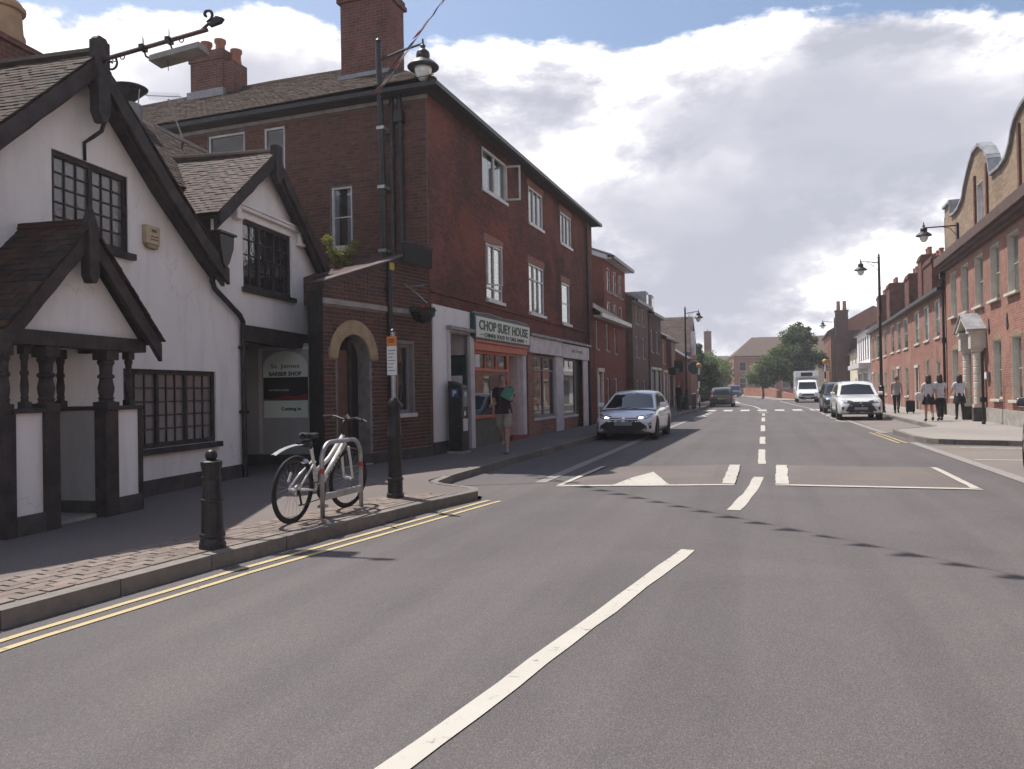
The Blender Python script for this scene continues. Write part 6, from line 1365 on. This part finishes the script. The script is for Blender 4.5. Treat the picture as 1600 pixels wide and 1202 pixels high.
c.decal('number_plate', 'plate_grey', [(-.26,.44),(.26,.44),(.26,.55),(-.26,.55)], 'front', .012); c.decal('lower_lip', 'silver_trim', stripe([(-.66,.36),(-.52,.27),(-.3,.245),(.3,.245),(.52,.27),(.66,.36)], .035), 'front', .012)
c.decal('side_intake', 'trim_black', [(.70,.52),(.80,.56),(.80,.34),(.68,.36)], 'front', .005, mirror=True); c.decal('badge', 'chrome', [(-.06,.69),(.06,.69),(.06,.63),(-.06,.63)], 'front', .010)
c.both('door_seam', 'trim_black', stripe([(.78,.93),(.82,.6),(.74,.3)], .012), .004); c.both('door_seam', 'trim_black', stripe([(-.45,.95),(-.42,.6),(-.42,.28)], .012), .004); c.both('sill_trim', 'trim_black', [(-.95,.27),(1.0,.27),(1.0,.20),(-.95,.20)], .004)
c.both('door_handle', 'chrome', [(-.32,.80),(-.12,.80),(-.12,.83),(-.32,.83)], .02, .06); c.decal('tail_light', 'tail_red', [(.45,.80),(.80,.78),(.82,.88),(.5,.90)], 'rear', .008, mirror=True); c.mirrors(.62,.95)
# ---- white crossover
def suv(name, label, loc, rz, paint, front=True, L=4.6, W=1.80):
    c = Car(name, label, 'car', loc, rz, L, W, [(-L/2,.70),(-2.24,.98),(-2.05,1.04),(-1.0,1.06),(.6,1.05),(1.3,1.0),(1.9,.92),(2.18,.80),(L/2,.62)],
        [(1.02,1.03),(.62,1.30),(.30,1.55),(-.15,1.64),(-.9,1.66),(-1.6,1.61),(-1.95,1.45),(-2.2,1.06)], 1.04, .24, paint, .36, (1.40,-1.27), tumble=.26, plan_f=.86, plan_r=.92)
    c.decal('windscreen', 'car_glass', [(-.70,1.09),(.70,1.09),(.58,1.50),(0,1.57),(-.58,1.50)], 'front')
    c.both('side_window', 'car_glass', [(.62,1.09),(.22,1.45),(-.38,1.55),(-.38,1.09)]); c.both('side_window', 'car_glass', [(-.44,1.09),(-.44,1.55),(-1.0,1.55),(-1.22,1.50),(-1.22,1.10)]); c.both('side_window', 'car_glass', [(-1.28,1.11),(-1.28,1.5),(-1.65,1.42),(-1.85,1.16)])
    c.decal('rear_window', 'car_glass', [(-.6,1.12),(.6,1.12),(.52,1.50),(-.52,1.50)], 'rear')
    c.decal('lamp_surround', 'trim_black', [(.30,.83),(.80,.93),(.85,.80),(.62,.73),(.36,.74)], 'front', .004, mirror=True); c.decal('headlight', 'head_lamp', [(.48,.83),(.79,.905),(.82,.81),(.62,.755)], 'front', .008, mirror=True)
    c.decal('grille', 'trim_black', [(-.55,.80),(.55,.80),(.42,.70),(.60,.42),(.52,.33),(-.52,.33),(-.60,.42),(-.42,.70)], 'front', .005); c.decal('grille_bar', 'silver_trim', stripe([(-.62,.80),(-.45,.69),(-.62,.47),(-.80,.40)], .035), 'front', .012, mirror=False); c.decal('grille_bar', 'silver_trim', stripe([(.62,.80),(.45,.69),(.62,.47),(.80,.40)], .035), 'front', .012)
    c.decal('number_plate', 'plate_grey', [(-.26,.46),(.26,.46),(.26,.57),(-.26,.57)], 'front', .014); c.decal('badge', 'chrome', [(0,.80),(.05,.75),(0,.70),(-.05,.75)], 'front', .014, step=.05); c.decal('fog_lamp', 'trim_black', [(.66,.56),(.82,.62),(.82,.44),(.68,.46)], 'front', .005, mirror=True)
    c.decal('skid_plate', 'silver_trim', [(-.5,.33),(.5,.33),(.44,.27),(-.44,.27)], 'front', .008)
    for x in (.78,-.41,-1.25): c.both('door_seam', 'trim_black', stripe([(x,1.06),(x+.03,.7),(x,.38)], .012), .004)
    c.both('sill_trim', 'trim_black', [(-.92,.40),(1.02,.40),(1.02,.26),(-.92,.26)], .004); c.decal('tail_light', 'tail_red', [(.55,.95),(.82,.93),(.84,1.08),(.6,1.10)], 'rear', .008, mirror=True); c.mirrors(.60,1.08)
    for sd in (1,-1): MB().tube([(.2,sd*.60,1.66),(.0,sd*.6,1.70),(-1.4,sd*.6,1.69),(-1.6,sd*.6,1.63)], .018, 6).build('roof_rail', 'trim_black', c.root)
    return c
suv('suv_car', 'white crossover car parked in the right-hand bay facing the camera', (3.86,37.75,0), R(-90), 'paint_pearl')
suv('suv_car', 'dark navy crossover car parked right behind the white crossover', (3.92,46.6,0), R(-90), 'paint_navy')
suv('suv_car', 'black car at the right edge of view, only its front corner showing', (5.53,16.25,0), R(-110), 'paint_black')
# ---- dark hatchback seen from behind
c = Car('hatchback_car', 'dark grey hatchback seen from behind beyond the zebra crossing on the left', 'car', (-3.15,62.5,0), R(90), 4.1, 1.78,
    [(-2.05,.66),(-2.0,.90),(-1.8,.97),(-1.0,.98),(.75,.96),(1.3,.90),(1.75,.80),(1.98,.68),(2.05,.56)], [(1.0,.95),(.5,1.20),(.15,1.42),(-.3,1.48),(-1.0,1.48),(-1.5,1.42),(-1.78,1.25),(-1.95,.98)], .95, .2, 'paint_charcoal', .32, (1.28,-1.22))
c.decal('rear_window', 'car_glass', [(-.58,1.02),(.58,1.02),(.50,1.36),(-.50,1.36)], 'rear'); c.decal('tail_light', 'tail_red', [(.52,.78),(.80,.76),(.82,.98),(.62,1.0)], 'rear', .008, mirror=True); c.decal('number_plate', 'yellow_plate', [(-.26,.60),(.26,.60),(.26,.71),(-.26,.71)], 'rear', .01); c.decal('bumper_trim', 'trim_black', [(-.6,.40),(.6,.40),(.55,.28),(-.55,.28)], 'rear', .006)
c.decal('windscreen', 'car_glass', [(-.66,1.0),(.66,1.0),(.53,1.38),(-.53,1.38)], 'front'); c.both('side_window', 'car_glass', [(.6,1.0),(.1,1.36),(-.4,1.42),(-.4,1.0)]); c.both('side_window', 'car_glass', [(-.46,1.0),(-.46,1.42),(-1.0,1.42),(-1.4,1.3),(-1.5,1.03)]); c.mirrors(.6,1.0)
# ---- white box van
v = Car('box_van', 'white box van parked on the right beyond the dark crossover', 'van', (3.72,77.0,0), R(-90), 5.6, 1.95,
    [(-2.8,.6),(-2.75,.95),(-1,1.0),(.9,1.18),(1.75,1.18),(2.3,1.06),(2.68,.92),(2.8,.7)], [(2.15,1.10),(1.75,1.55),(1.45,1.95),(1.1,2.05),(.7,2.06),(.4,2.06),(.35,1.12)], 1.12, .3, 'paint_white', .35, (1.9,-1.7), tumble=.14, plan_f=.86)
v.decal('windscreen', 'car_glass', [(-.78,1.22),(.78,1.22),(.70,1.86),(-.70,1.86)], 'front'); v.both('side_window', 'car_glass', [(1.75,1.2),(1.45,1.75),(.75,1.8),(.75,1.2)])
v.decal('grille', 'trim_black', [(-.5,.80),(.5,.80),(.55,.62),(-.55,.62)], 'front'); v.decal('headlight', 'head_lamp', [(.55,.95),(.84,.98),(.86,.72),(.60,.70)], 'front', .008, mirror=True); v.decal('bumper', 'trim_black', [(-.8,.55),(.8,.55),(.78,.36),(-.78,.36)], 'front'); v.decal('number_plate', 'plate_grey', [(-.26,.42),(.26,.42),(.26,.53),(-.26,.53)], 'front', .014); v.mirrors(1.55,1.25)
MB().box(-2.75,.35,-1.05,1.05,.85,2.9).prism([(.35,2.1),(.9,2.45),(.9,2.9),(.35,2.9)], -1.03, 1.03).build('box_body', 'paint_white', v.root, bevel=.03); MB().box(.9,.93,-.5,.5,2.42,2.75).build('chiller_unit', 'trim_black', v.root)
# ---- far blue van
v = Car('blue_van', 'small blue van far away where the road bends', 'van', (-4.6,126,0), R(-80), 4.4, 1.8, [(-2.2,.7),(-2.15,1.0),(.8,1.05),(1.6,.98),(2.1,.85),(2.2,.6)], [(1.5,1.0),(1.1,1.45),(.8,1.75),(.2,1.82),(-1.5,1.82),(-2.1,1.78),(-2.15,1.05)], 1.02, .25, 'paint_blue', .32, (1.4,-1.3), tumble=.12)
v.decal('windscreen', 'car_glass', [(-.70,1.1),(.70,1.1),(.62,1.66),(-.62,1.66)], 'front'); v.decal('grille', 'trim_black', [(-.5,.7),(.5,.7),(.5,.5),(-.5,.5)], 'front'); v.decal('headlight', 'head_lamp', [(.5,.8),(.8,.82),(.8,.65),(.55,.65)], 'front', .008, mirror=True)
# ================================================================== PEOPLE
plain('skin', (0.42,0.24,0.17), 0.55, c2=(0.36,0.20,0.14), scale=14); plain('hair_dark', (0.022,0.016,0.013), 0.5, c2=(0.04,0.028,0.02), scale=30, bump=.4, bscale=90); plain('hair_grey', (0.16,0.12,0.10), 0.7, bump=.4, bscale=90)
plain('shirt_white', (0.55,0.56,0.60), 0.85, bump=.3, bscale=25); plain('shirt_maroon', (0.030,0.014,0.020), 0.85, bump=.3, bscale=25); plain('shirt_grey', (0.34,0.31,0.31), 0.85, bump=.3, bscale=25); plain('shorts_stone', (0.36,0.31,0.25), 0.9, bump=.3, bscale=25); plain('cloth_black', (0.016,0.015,0.018), 0.9, bump=.3, bscale=25); plain('denim_dark', (0.022,0.026,0.040), 0.9, bump=.3, bscale=25); plain('tights', (0.045,0.035,0.035), 0.7); plain('folder_green', (0.02,0.16,0.10), 0.45); plain('bag_white', (0.60,0.57,0.52), 0.6)
def skin_mesh(name, joints, edges, root, sub=2):
    me = bpy.data.meshes.new(name); keys = list(joints); ix = {k: i for i, k in enumerate(keys)}
    me.from_pydata([joints[k][:3] for k in keys], [(ix[a], ix[b]) for a, b in edges], [])
    o = bpy.data.objects.new(name, me); COL.objects.link(o); md_ = o.modifiers.new('skin', 'SKIN'); md_.use_smooth_shade = True
    for k in keys:
        sv_ = me.skin_vertices[0].data[ix[k]]; r_ = joints[k][3]; sv_.radius = r_ if isinstance(r_, tuple) else (r_, r_); sv_.use_root = (k == root)
    sb_ = o.modifiers.new('sub', 'SUBSURF'); sb_.levels = sub; sb_.render_levels = sub
    dg = bpy.context.evaluated_depsgraph_get(); res = bpy.data.meshes.new_from_object(o.evaluated_get(dg)); bpy.data.objects.remove(o); bpy.data.meshes.remove(me)
    res.name = name
    for p in res.polygons: p.use_smooth = True
    return res
def limb_pt(a, L, pitch, out=0.0):
    """point L along a limb hanging from a; pitch swings it forward (-y), out to the side"""
    return (a[0]+L*math.sin(out), a[1]-L*math.sin(pitch)*math.cos(out), a[2]-L*math.cos(pitch)*math.cos(out))
def person(label, loc, rz, H, hair, legs, arms, top, bottom, shoes='cloth_black', long_hair=False, build=1.0, skirt=False, tights=None, held=None):
    """faces local -y. legs: ((hip, knee), ...) left,right; arms: ((shoulder, elbow, out), ...)"""
    o = thing('person', label, 'person', loc, rz); k = H/1.75; b_ = build
    J = {}; E_ = []
    def add(n, p, r_, to=None):
        J[n] = (p[0], p[1], p[2], r_)
        if to: E_.append((to, n))
    hip = .93
    add('pelvis', (0,0,hip), (.15*b_,.105*b_)); add('belly', (0,-.01,1.08), (.135*b_,.105*b_), 'pelvis'); add('chest', (0,0,1.27), (.155*b_,.105*b_), 'belly'); add('collar', (0,.015,1.41), (.10,.07), 'chest'); add('neck', (0,.01,1.49), .05, 'collar'); add('jaw', (0,-.015,1.56), (.058,.07), 'neck'); add('skull', (0,.0,1.65), (.075,.092), 'jaw'); add('crown', (0,.01,1.715), (.055,.065), 'skull')
    ends = {}
    for s, nm, (h1, kn) in ((1,'l',legs[0]),(-1,'r',legs[1])):
        a = (s*.09,0,hip-.06); add('hip'+nm, a, .085*b_, 'pelvis'); kp = limb_pt(a,.42,h1); add('knee'+nm, kp, .056*b_, 'hip'+nm); cp_ = limb_pt(kp,.16,h1-kn); add('calf'+nm, cp_, .055*b_, 'knee'+nm); ap = limb_pt(kp,.41,h1-kn); add('ankle'+nm, ap, .036, 'calf'+nm)
        tp = (ap[0]+s*.01, ap[1]-.13*math.cos(h1-kn)-.02, ap[2]-.055-.05*math.sin(max(0,kn-h1)*.9)); add('toe'+nm, tp, .03, 'ankle'+nm); ends['foot'+nm] = (ap, tp); ends['leg'+nm] = (a, kp, ap)
    for s, nm, (sh, el, ot) in ((1,'l',arms[0]),(-1,'r',arms[1])):
        a = (s*.175*b_,.01,1.395); add('shoulder'+nm, a, .052*b_, 'collar'); ep = limb_pt(a,.29,sh,s*ot); add('elbow'+nm, ep, .038, 'shoulder'+nm); hp_ = limb_pt(ep,.25,sh+el,s*ot*(.3 if el < 1 else -1.6)); add('wrist'+nm, hp_, .024, 'elbow'+nm); hd = limb_pt(hp_,.07,sh+el,s*ot*(.3 if el < 1 else -1.2)); add('palm'+nm, hd, (.034,.018), 'wrist'+nm); ends['arm'+nm] = (a, ep, hp_, hd)
    zmin = min(J['toel'][2], J['toer'][2])-.03
    body = skin_mesh('body', J, E_, 'pelvis')
    # fingers, nose, ears go into the same mesh
    m = MB(); m.v = [tuple(v.co) for v in body.vertices]; m.f = [list(p.vertices) for p in body.polygons]
    for s, nm in ((1,'l'),(-1,'r')):
        a, ep, wp, hd = [Vector(q) for q in ends['arm'+nm]]; d = (hd-wp).normalized(); sd = Vector((s,0,0)); ac = d.cross(sd).normalized() if abs(d.x) < .9 else Vector((0,1,0))
        for q, L_ in enumerate((.068,.078,.072,.055)):
            b0 = hd+ac*(.026-.017*q); m.tube([b0, b0+d*L_*.5-sd*.006, b0+d*L_-sd*.022], [.0095,.009,.006], 6)
        b0 = wp+d*.02+ac*.025; m.tube([b0, b0+ac*.022+d*.025, b0+ac*.028+d*.06-sd*.008], [.011,.010,.007], 6)
    m.tube([(0,-.092,1.635),(0,-.108,1.605),(0,-.088,1.592)], [.008,.015,.008], 6)
    for s in (1,-1): m.lathe([(.008,-.03),(.018,-.01),(.018,.015),(.008,.03)], (s*.083,.012,1.625), 8)
    S = Matrix.Translation((0,0,-zmin*k)) @ Matrix.Diagonal((k,k,k,1))
    def fin(mb_, nm, mt, sm_=True, par=o):
        mb_.v = [tuple(S @ Vector(q)) for q in mb_.v]; return mb_.build(nm, mt, par, smooth=sm_)
    bo_ = fin(m, 'body', 'skin')
    def sub_skin(nm, names, edges, root, scale, mt, ends_=None):
        JJ = {n_: (*J[n_][:3], tuple(r_+scale for r_ in (J[n_][3] if isinstance(J[n_][3], tuple) else (J[n_][3],)*2))) for n_ in names}
        if ends_: JJ.update(ends_)
        me_ = skin_mesh(nm, JJ, edges, root); q = MB(); q.v = [tuple(v.co) for v in me_.vertices]; q.f = [list(p.vertices) for p in me_.polygons]; return fin(q, nm, mt)
    def mid(a, b, t_): return tuple(a[i]+(b[i]-a[i])*t_ for i in range(3))
    sle = {}
    for nm in 'lr':
        a, ep, wp, hd = ends['arm'+nm]; sle['sl'+nm] = (*mid(a,ep,.72 if top[1] == 'short' else .98), .055 if top[1] == 'short' else .046)
        if top[1] == 'long': sle['cu'+nm] = (*mid(ep,wp,.95), .034)
    ed = [('pelvis','belly'),('belly','chest'),('chest','collar')]
    for nm in 'lr':
        ed += [('collar','shoulder'+nm),('shoulder'+nm,'sl'+nm)]
        if top[1] == 'long': ed.append(('sl'+nm,'cu'+nm))
    shirt = sub_skin('top', ['pelvis','belly','chest','collar','shoulderl','shoulderr'], ed, 'chest', .016, top[0], sle)
    q = MB(); prev = None
    for (z, rx, ry) in ((1.06,.150*b_,.118*b_),(.98,.163*b_,.124*b_),(.90,.172*b_,.132*b_),(.85 if not skirt else .93,.176*b_,.136*b_)):
        ring = [q.pt((rx*(1+.025*math.sin(6*t_+z*9))*math.cos(t_), ry*(1+.025*math.sin(6*t_+z*9))*math.sin(t_), z)) for t_ in [2*math.pi*i/20 for i in range(20)]]
        if prev:
            for i in range(20): q.f.append([prev[i], prev[(i+1)%20], ring[(i+1)%20], ring[i]])
        prev = ring
    fin(q, 'hem', top[0], True, shirt)
    if skirt:
        n = 20; q = MB(); prev = None
        sw = (ends['legl'][1][1]+ends['legr'][1][1])/2
        for (z, rx, ry, yo) in ((1.03,.145*b_,.115*b_,0),(.93,.175*b_,.135*b_,0),(.8,.205*b_,.16*b_,sw*.25),(.62,.235*b_,.20*b_,sw*.4)):
            ring = [q.pt((rx*(1+.05*math.sin(5*t_+1))*math.cos(t_), yo+ry*(1+.05*math.sin(5*t_+1))*math.sin(t_), z)) for t_ in [2*math.pi*i/n for i in range(n)]]
            if prev:
                for i in range(n): q.f.append([prev[i], prev[(i+1)%n], ring[(i+1)%n], ring[i]])
            prev = ring
        fin(q, 'skirt', bottom[0])
        if tights:
            for nm in 'lr':
                a, kp, ap = ends['leg'+nm]; fin(MB().tube([a, kp, mid(kp,ap,.4), ap], [.09*b_,.060*b_,.058*b_,.04], 12), 'leg_wear', tights)
    else:
        for_ = .62 if bottom[1] == 'shorts' else 1.0; JJ = {}; ed = []
        JJ['waist'] = (0,0,hip+.12,(.14*b_,.11*b_)); JJ['pelvis'] = (0,0,hip+.03,(.150*b_,.112*b_)); ed.append(('waist','pelvis'))
        for nm in 'lr':
            a, kp, ap = ends['leg'+nm]; JJ['h'+nm] = (*a,.103*b_); ed.append(('pelvis','h'+nm))
            if bottom[1] == 'shorts': JJ['e'+nm] = (*mid(a,kp,.98),.092*b_); ed.append(('h'+nm,'e'+nm))
            else: JJ['k'+nm] = (*kp,.075*b_); JJ['e'+nm] = (*mid(kp,ap,.97),.058); ed += [('h'+nm,'k'+nm),('k'+nm,'e'+nm)]
        me_ = skin_mesh('trousers', JJ, ed, 'pelvis'); q = MB(); q.v = [tuple(v.co) for v in me_.vertices]; q.f = [list(p.vertices) for p in me_.polygons]; fin(q, 'shorts' if bottom[1] == 'shorts' else 'trousers', bottom[0])
    for nm in 'lr':
        ap, tp = ends['foot'+nm]; q = MB().tube([(ap[0],ap[1]+.05,ap[2]-.03),(ap[0],ap[1],ap[2]-.015),mid(ap,tp,.6),tp,(tp[0],tp[1]-.05,tp[2]+.002)], [.03,.05,.045,.042,.022], 10); fin(q, 'shoe', shoes)
    h = MB()
    pr = [(.02,.125),(.06,.115),(.088,.08),(.097,.03),(.094,-.03),(.08,-.07)] if not long_hair else [(.02,.125),(.06,.115),(.09,.08),(.10,.02),(.105,-.06),(.105,-.14),(.09,-.22),(.05,-.27)]
    n = 18; prev = None
    for (r_, z) in pr:
        ring = []
        for i in range(n):
            t_ = 2*math.pi*i/n; yy = math.sin(t_); cut = 1.0
            rr_ = r_*(1+.03*math.sin(7*t_+z*40)); y_ = rr_*1.12*yy+.012
            if yy < -.15 and z < .06: y_ = max(y_, -.045)
            ring.append(h.pt((rr_*math.cos(t_), y_+(.01 if z < -.1 else 0), 1.635+z)))
        if prev:
            for i in range(n): h.f.append([prev[i], prev[(i+1)%n], ring[(i+1)%n], ring[i]])
        prev = ring
    fin(h, 'hair', hair, True)
    fin(MB().lathe([(.004,-.009),(.01,0),(.004,.009)], (.032,-.086,1.637), 6).lathe([(.004,-.009),(.01,0),(.004,.009)], (-.032,-.086,1.637), 6), 'eyes', 'text_dark'); fin(MB().tube([(-.024,-.089,1.563),(0,-.094,1.561),(.024,-.089,1.563)], .005, 6), 'mouth', 'brown_door')
    return o, ends, S
toward = R(0)    # facing -y looks at the camera side
o, en, S = person('man in maroon shirt and pale shorts walking on the left pavement holding a green folder', (-5.62,16.45,KERB), R(12), 1.76, 'hair_grey', ((.30,.10),(-.30,.55)), ((.28,1.75,.12),(-.18,.35,.10)), ('shirt_maroon','short'), ('shorts_stone','shorts'), 'grey_frame', build=1.12)
fo = thing('folder', 'green folder held against his chest by the walking man', 'folder', (-5.62,16.45,KERB), R(12))
wp = S @ Vector(en['arml'][3]); MB(Matrix.Translation((wp.x-.03, wp.y-.035, wp.z+.05)) @ Matrix.Rotation(R(28),4,'Y') @ Matrix.Rotation(R(-14),4,'X')).box(-.12,.12,-.014,.014,-.13,.15).build('cover', 'folder_green', fo, bevel=.004)
MB(Matrix.Translation((wp.x-.03, wp.y-.035, wp.z+.05)) @ Matrix.Rotation(R(28),4,'Y') @ Matrix.Rotation(R(-14),4,'X')).box(.115,.126,-.01,.01,-.12,.145).build('pages', 'paper_white', fo)
o, en, S = person('girl in white shirt and dark skirt, bag at side, leftmost of three', (5.72,31.6,KERB), R(176), 1.68, 'hair_dark', ((.22,.08),(-.20,.45)), ((.15,.3,.18),(.10,.5,.25)), ('shirt_white','short'), ('cloth_black','skirt'), long_hair=True, skirt=True)
hd = S @ Vector(en['armr'][2]); bg = thing('tote_bag', 'white shoulder bag hanging at the side of the leftmost girl', 'bag', (5.72,31.6,KERB), R(176))
MB(Matrix.Translation((en['arml'][2][0]+.07,.03,.93))).prism([(-.13,-.16),(.13,-.16),(.15,.05),(.08,.14),(-.08,.14),(-.15,.05)], -.06, .06).build('bag', 'bag_white', bg, bevel=.03); MB().tube([(en['arml'][2][0]+.02,.03,1.06),(.15,.03,1.42),(en['arml'][2][0]+.12,.03,1.06)], .012, 6).build('strap', 'bag_white', bg)
person('girl in white shirt and black trousers walking in the middle of three on the right', (6.22,32.3,KERB), R(183), 1.70, 'hair_dark', ((-.12,.28),(.18,.05)), ((-.15,.25,.2),(.2,.4,.2)), ('shirt_white','short'), ('cloth_black','long'), long_hair=True)
person('girl in white shirt, short black skirt and tights, rightmost of three', (7.02,33.0,KERB), R(178), 1.68, 'hair_dark', ((.16,.06),(-.14,.3)), ((.1,.9,.3),(-.1,.3,.15)), ('shirt_white','short'), ('cloth_black','skirt'), long_hair=True, skirt=True, tights='tights')
o, en, S = person('person in grey top and dark jeans on the pavement beside the white crossover', (5.95,40.4,KERB), R(165), 1.74, 'hair_grey', ((.2,.1),(-.2,.4)), ((.3,.5,.15),(-.25,.2,.2)), ('shirt_grey','short'), ('denim_dark','long'))
sc = thing('wheeled_case', 'dark wheeled bag trailing behind the person in the grey top', 'bag', (6.5,40.2,KERB)); MB().box(-.18,.18,-.14,.14,.08,.62).build('case', 'cloth_black', sc, bevel=.04); MB().tube([(-.1,0,.62),(-.16,0,.95),(-.2,0,.98)], .012, 6).build('handle', 'galvanised', sc)
for x in (-.13,.13): MB(Matrix.Translation((x,0,.045)) @ Matrix.Rotation(R(90),4,'Y')).lathe([(.045,-.02),(.045,.02)], (0,0,0), 12).build('wheel', 'rubber', sc)
person('person in dark clothes standing by the guard rail near the zebra crossing', (-4.95,47.5,KERB), R(150), 1.72, 'hair_grey', ((.05,.05),(-.05,.1)), ((.1,.4,.15),(-.05,.3,.15)), ('cloth_black','long'), ('denim_dark','long'))
# ================================================================== TREES
def tree(label, loc, trunk_h, lobes, n, leaf, mat, seed, tr=.16, mat2=None, group='trees beyond the crossing'):
    o = thing('tree', label, 'tree', loc, 0, group); rr = random.Random(seed); m = MB()
    m.tube([(0,0,-.1),(.05,.03,trunk_h*.5),(-.04,0,trunk_h)], [tr*1.25,tr,tr*.8], 9)
    clumps = []
    for (c, r_) in lobes:
        m.tube([(-.04,0,trunk_h*.9), tuple((a+b)/2 for a, b in zip((0,0,trunk_h),c)), c], [tr*.55,tr*.35,tr*.12], 6)
        nc = max(6, int(14*r_[0]*r_[2]/2))
        for k in range(nc):
            d = Vector((rr.gauss(0,1),rr.gauss(0,1),rr.gauss(0,1))).normalized()*(.55+.5*rr.random()); s = rr.uniform(.30,.55)*min(r_[0],r_[2])
            p = (c[0]+d.x*r_[0], c[1]+d.y*r_[1], c[2]+d.z*r_[2]); clumps.append((p,(s*1.15,s*1.15,s*.85)))
            if k % 3 == 0: m.tube([c,p], [tr*.10,tr*.04], 5)
    m.build('trunk', 'bark', o)
    leaf_cloud('crown', o, mat, clumps, n, leaf, seed+1, elong=1.5)
    if mat2: leaf_cloud('crown_light', o, mat2, clumps[::3], n//4, leaf*.9, seed+2, elong=1.5)
    return o
tree('large bushy tree with pale and dark foliage standing behind the parapet wall at the bend', (3.6,99,0), 2.0, [((-.3,0,4.6),(2.4,2.4,2.2)),((-2.6,.3,4.0),(1.7,1.7,1.7)),((1.8,-.2,4.4),(1.6,1.8,2.0)),((.2,0,7.0),(1.9,1.9,1.7)),((1.0,.2,8.3),(1.0,1.0,1.0)),((-3.4,.2,2.6),(1.1,1.3,1.0)),((.4,-.6,2.4),(1.7,1.4,1.3))], 15000, .2, 'leaf_dark', 41, .24, 'leaf_mid')
tree('pale silver-leaved small tree left of the large tree at the bend', (-.2,99.5,0), 1.5, [((0,0,3.6),(1.3,1.3,1.5)),((-1.1,0,2.9),(1.0,1.0,1.1)),((.9,0,4.7),(.9,.9,.9))], 6000, .17, 'leaf_silver', 51, .13, 'leaf_mid')
tree('dark round tree on the left just beyond the slate-roofed house', (-5.9,77,0), 1.4, [((-.2,0,3.3),(1.5,1.5,1.8)),((1.0,.2,2.8),(1.0,1.2,1.5)),((-.6,0,5.0),(1.1,1.2,.9)),((.3,-.3,1.6),(1.4,1.0,1.1))], 9000, .16, 'leaf_dark', 61, .18)
tree('bright yellow-green tree further down on the left side of the road', (-8.2,118,0), 1.8, [((0,0,4.2),(2.2,2.2,1.9)),((2.2,0,3.6),(1.6,1.6,1.7)),((-2.0,.3,4.6),(1.8,1.8,1.7)),((.5,0,2.2),(2.4,1.6,1.3))], 8000, .24, 'leaf_bright', 71, .2, 'leaf_mid')
tree('olive green tree half hidden behind the bright one far on the left', (-10.5,140,0), 2.2, [((0,0,5.2),(2.8,2.4,2.4)),((2.8,0,4.2),(2.2,2.0,2.0)),((.5,0,2.4),(3.0,1.6,1.6))], 6500, .3, 'leaf_mid', 81, .22)
tree('broad dark tree rising behind the cream cottage on the right', (7.5,132,0), 2.4, [((0,0,5.0),(3.0,2.6,2.6)),((-2.2,0,3.6),(2.2,2.0,1.8)),((2.2,0,5.4),(2.0,2.0,2.0))], 6000, .3, 'leaf_mid', 91, .25)
hd_ = thing('hedge', 'low dark hedge along the left pavement beyond the parked dark hatchback', 'hedge', (-5.4,84,0)); leaf_cloud('foliage', hd_, 'leaf_dark', [((-.4-.075*k*1.0,k*1.1,.9),(.8,.9,.9)) for k in range(18)], 5000, .16, 99); MB().tube([(-.4,0,.0),(-1.8,19,.9)], .05, 6).build('stem', 'bark', hd_)
# ------------------------------------------------------------------ render settings
scene.cycles.max_bounces = 5; scene.cycles.diffuse_bounces = 2; scene.cycles.glossy_bounces = 2; scene.cycles.transparent_max_bounces = 8; scene.cycles.transmission_bounces = 3
scene.cycles.sample_clamp_indirect = 6.0
# ------------------------------------------------------------------ thin summer haze down the street
hz_ = MB().box(-255,255,-65,705,-1.1,24).build('haze', None, None); hz_['kind'] = 'stuff'; hz_['label'] = 'thin pale haze filling the street'
m = bpy.data.materials.new('haze'); m.use_nodes = True; m.node_tree.nodes.clear(); MATS['haze'] = m
t = NT(m.node_tree); o_ = t.add('ShaderNodeOutputMaterial'); pv = t.add('ShaderNodeVolumePrincipled', {'Color': (0.96,0.95,1.0,1), 'Density': 0.0009, 'Anisotropy': 0.35})
t.l.new(pv.outputs[0], o_.inputs['Volume']); hz_.data.materials.append(m)
scene.cycles.volume_bounces = 0
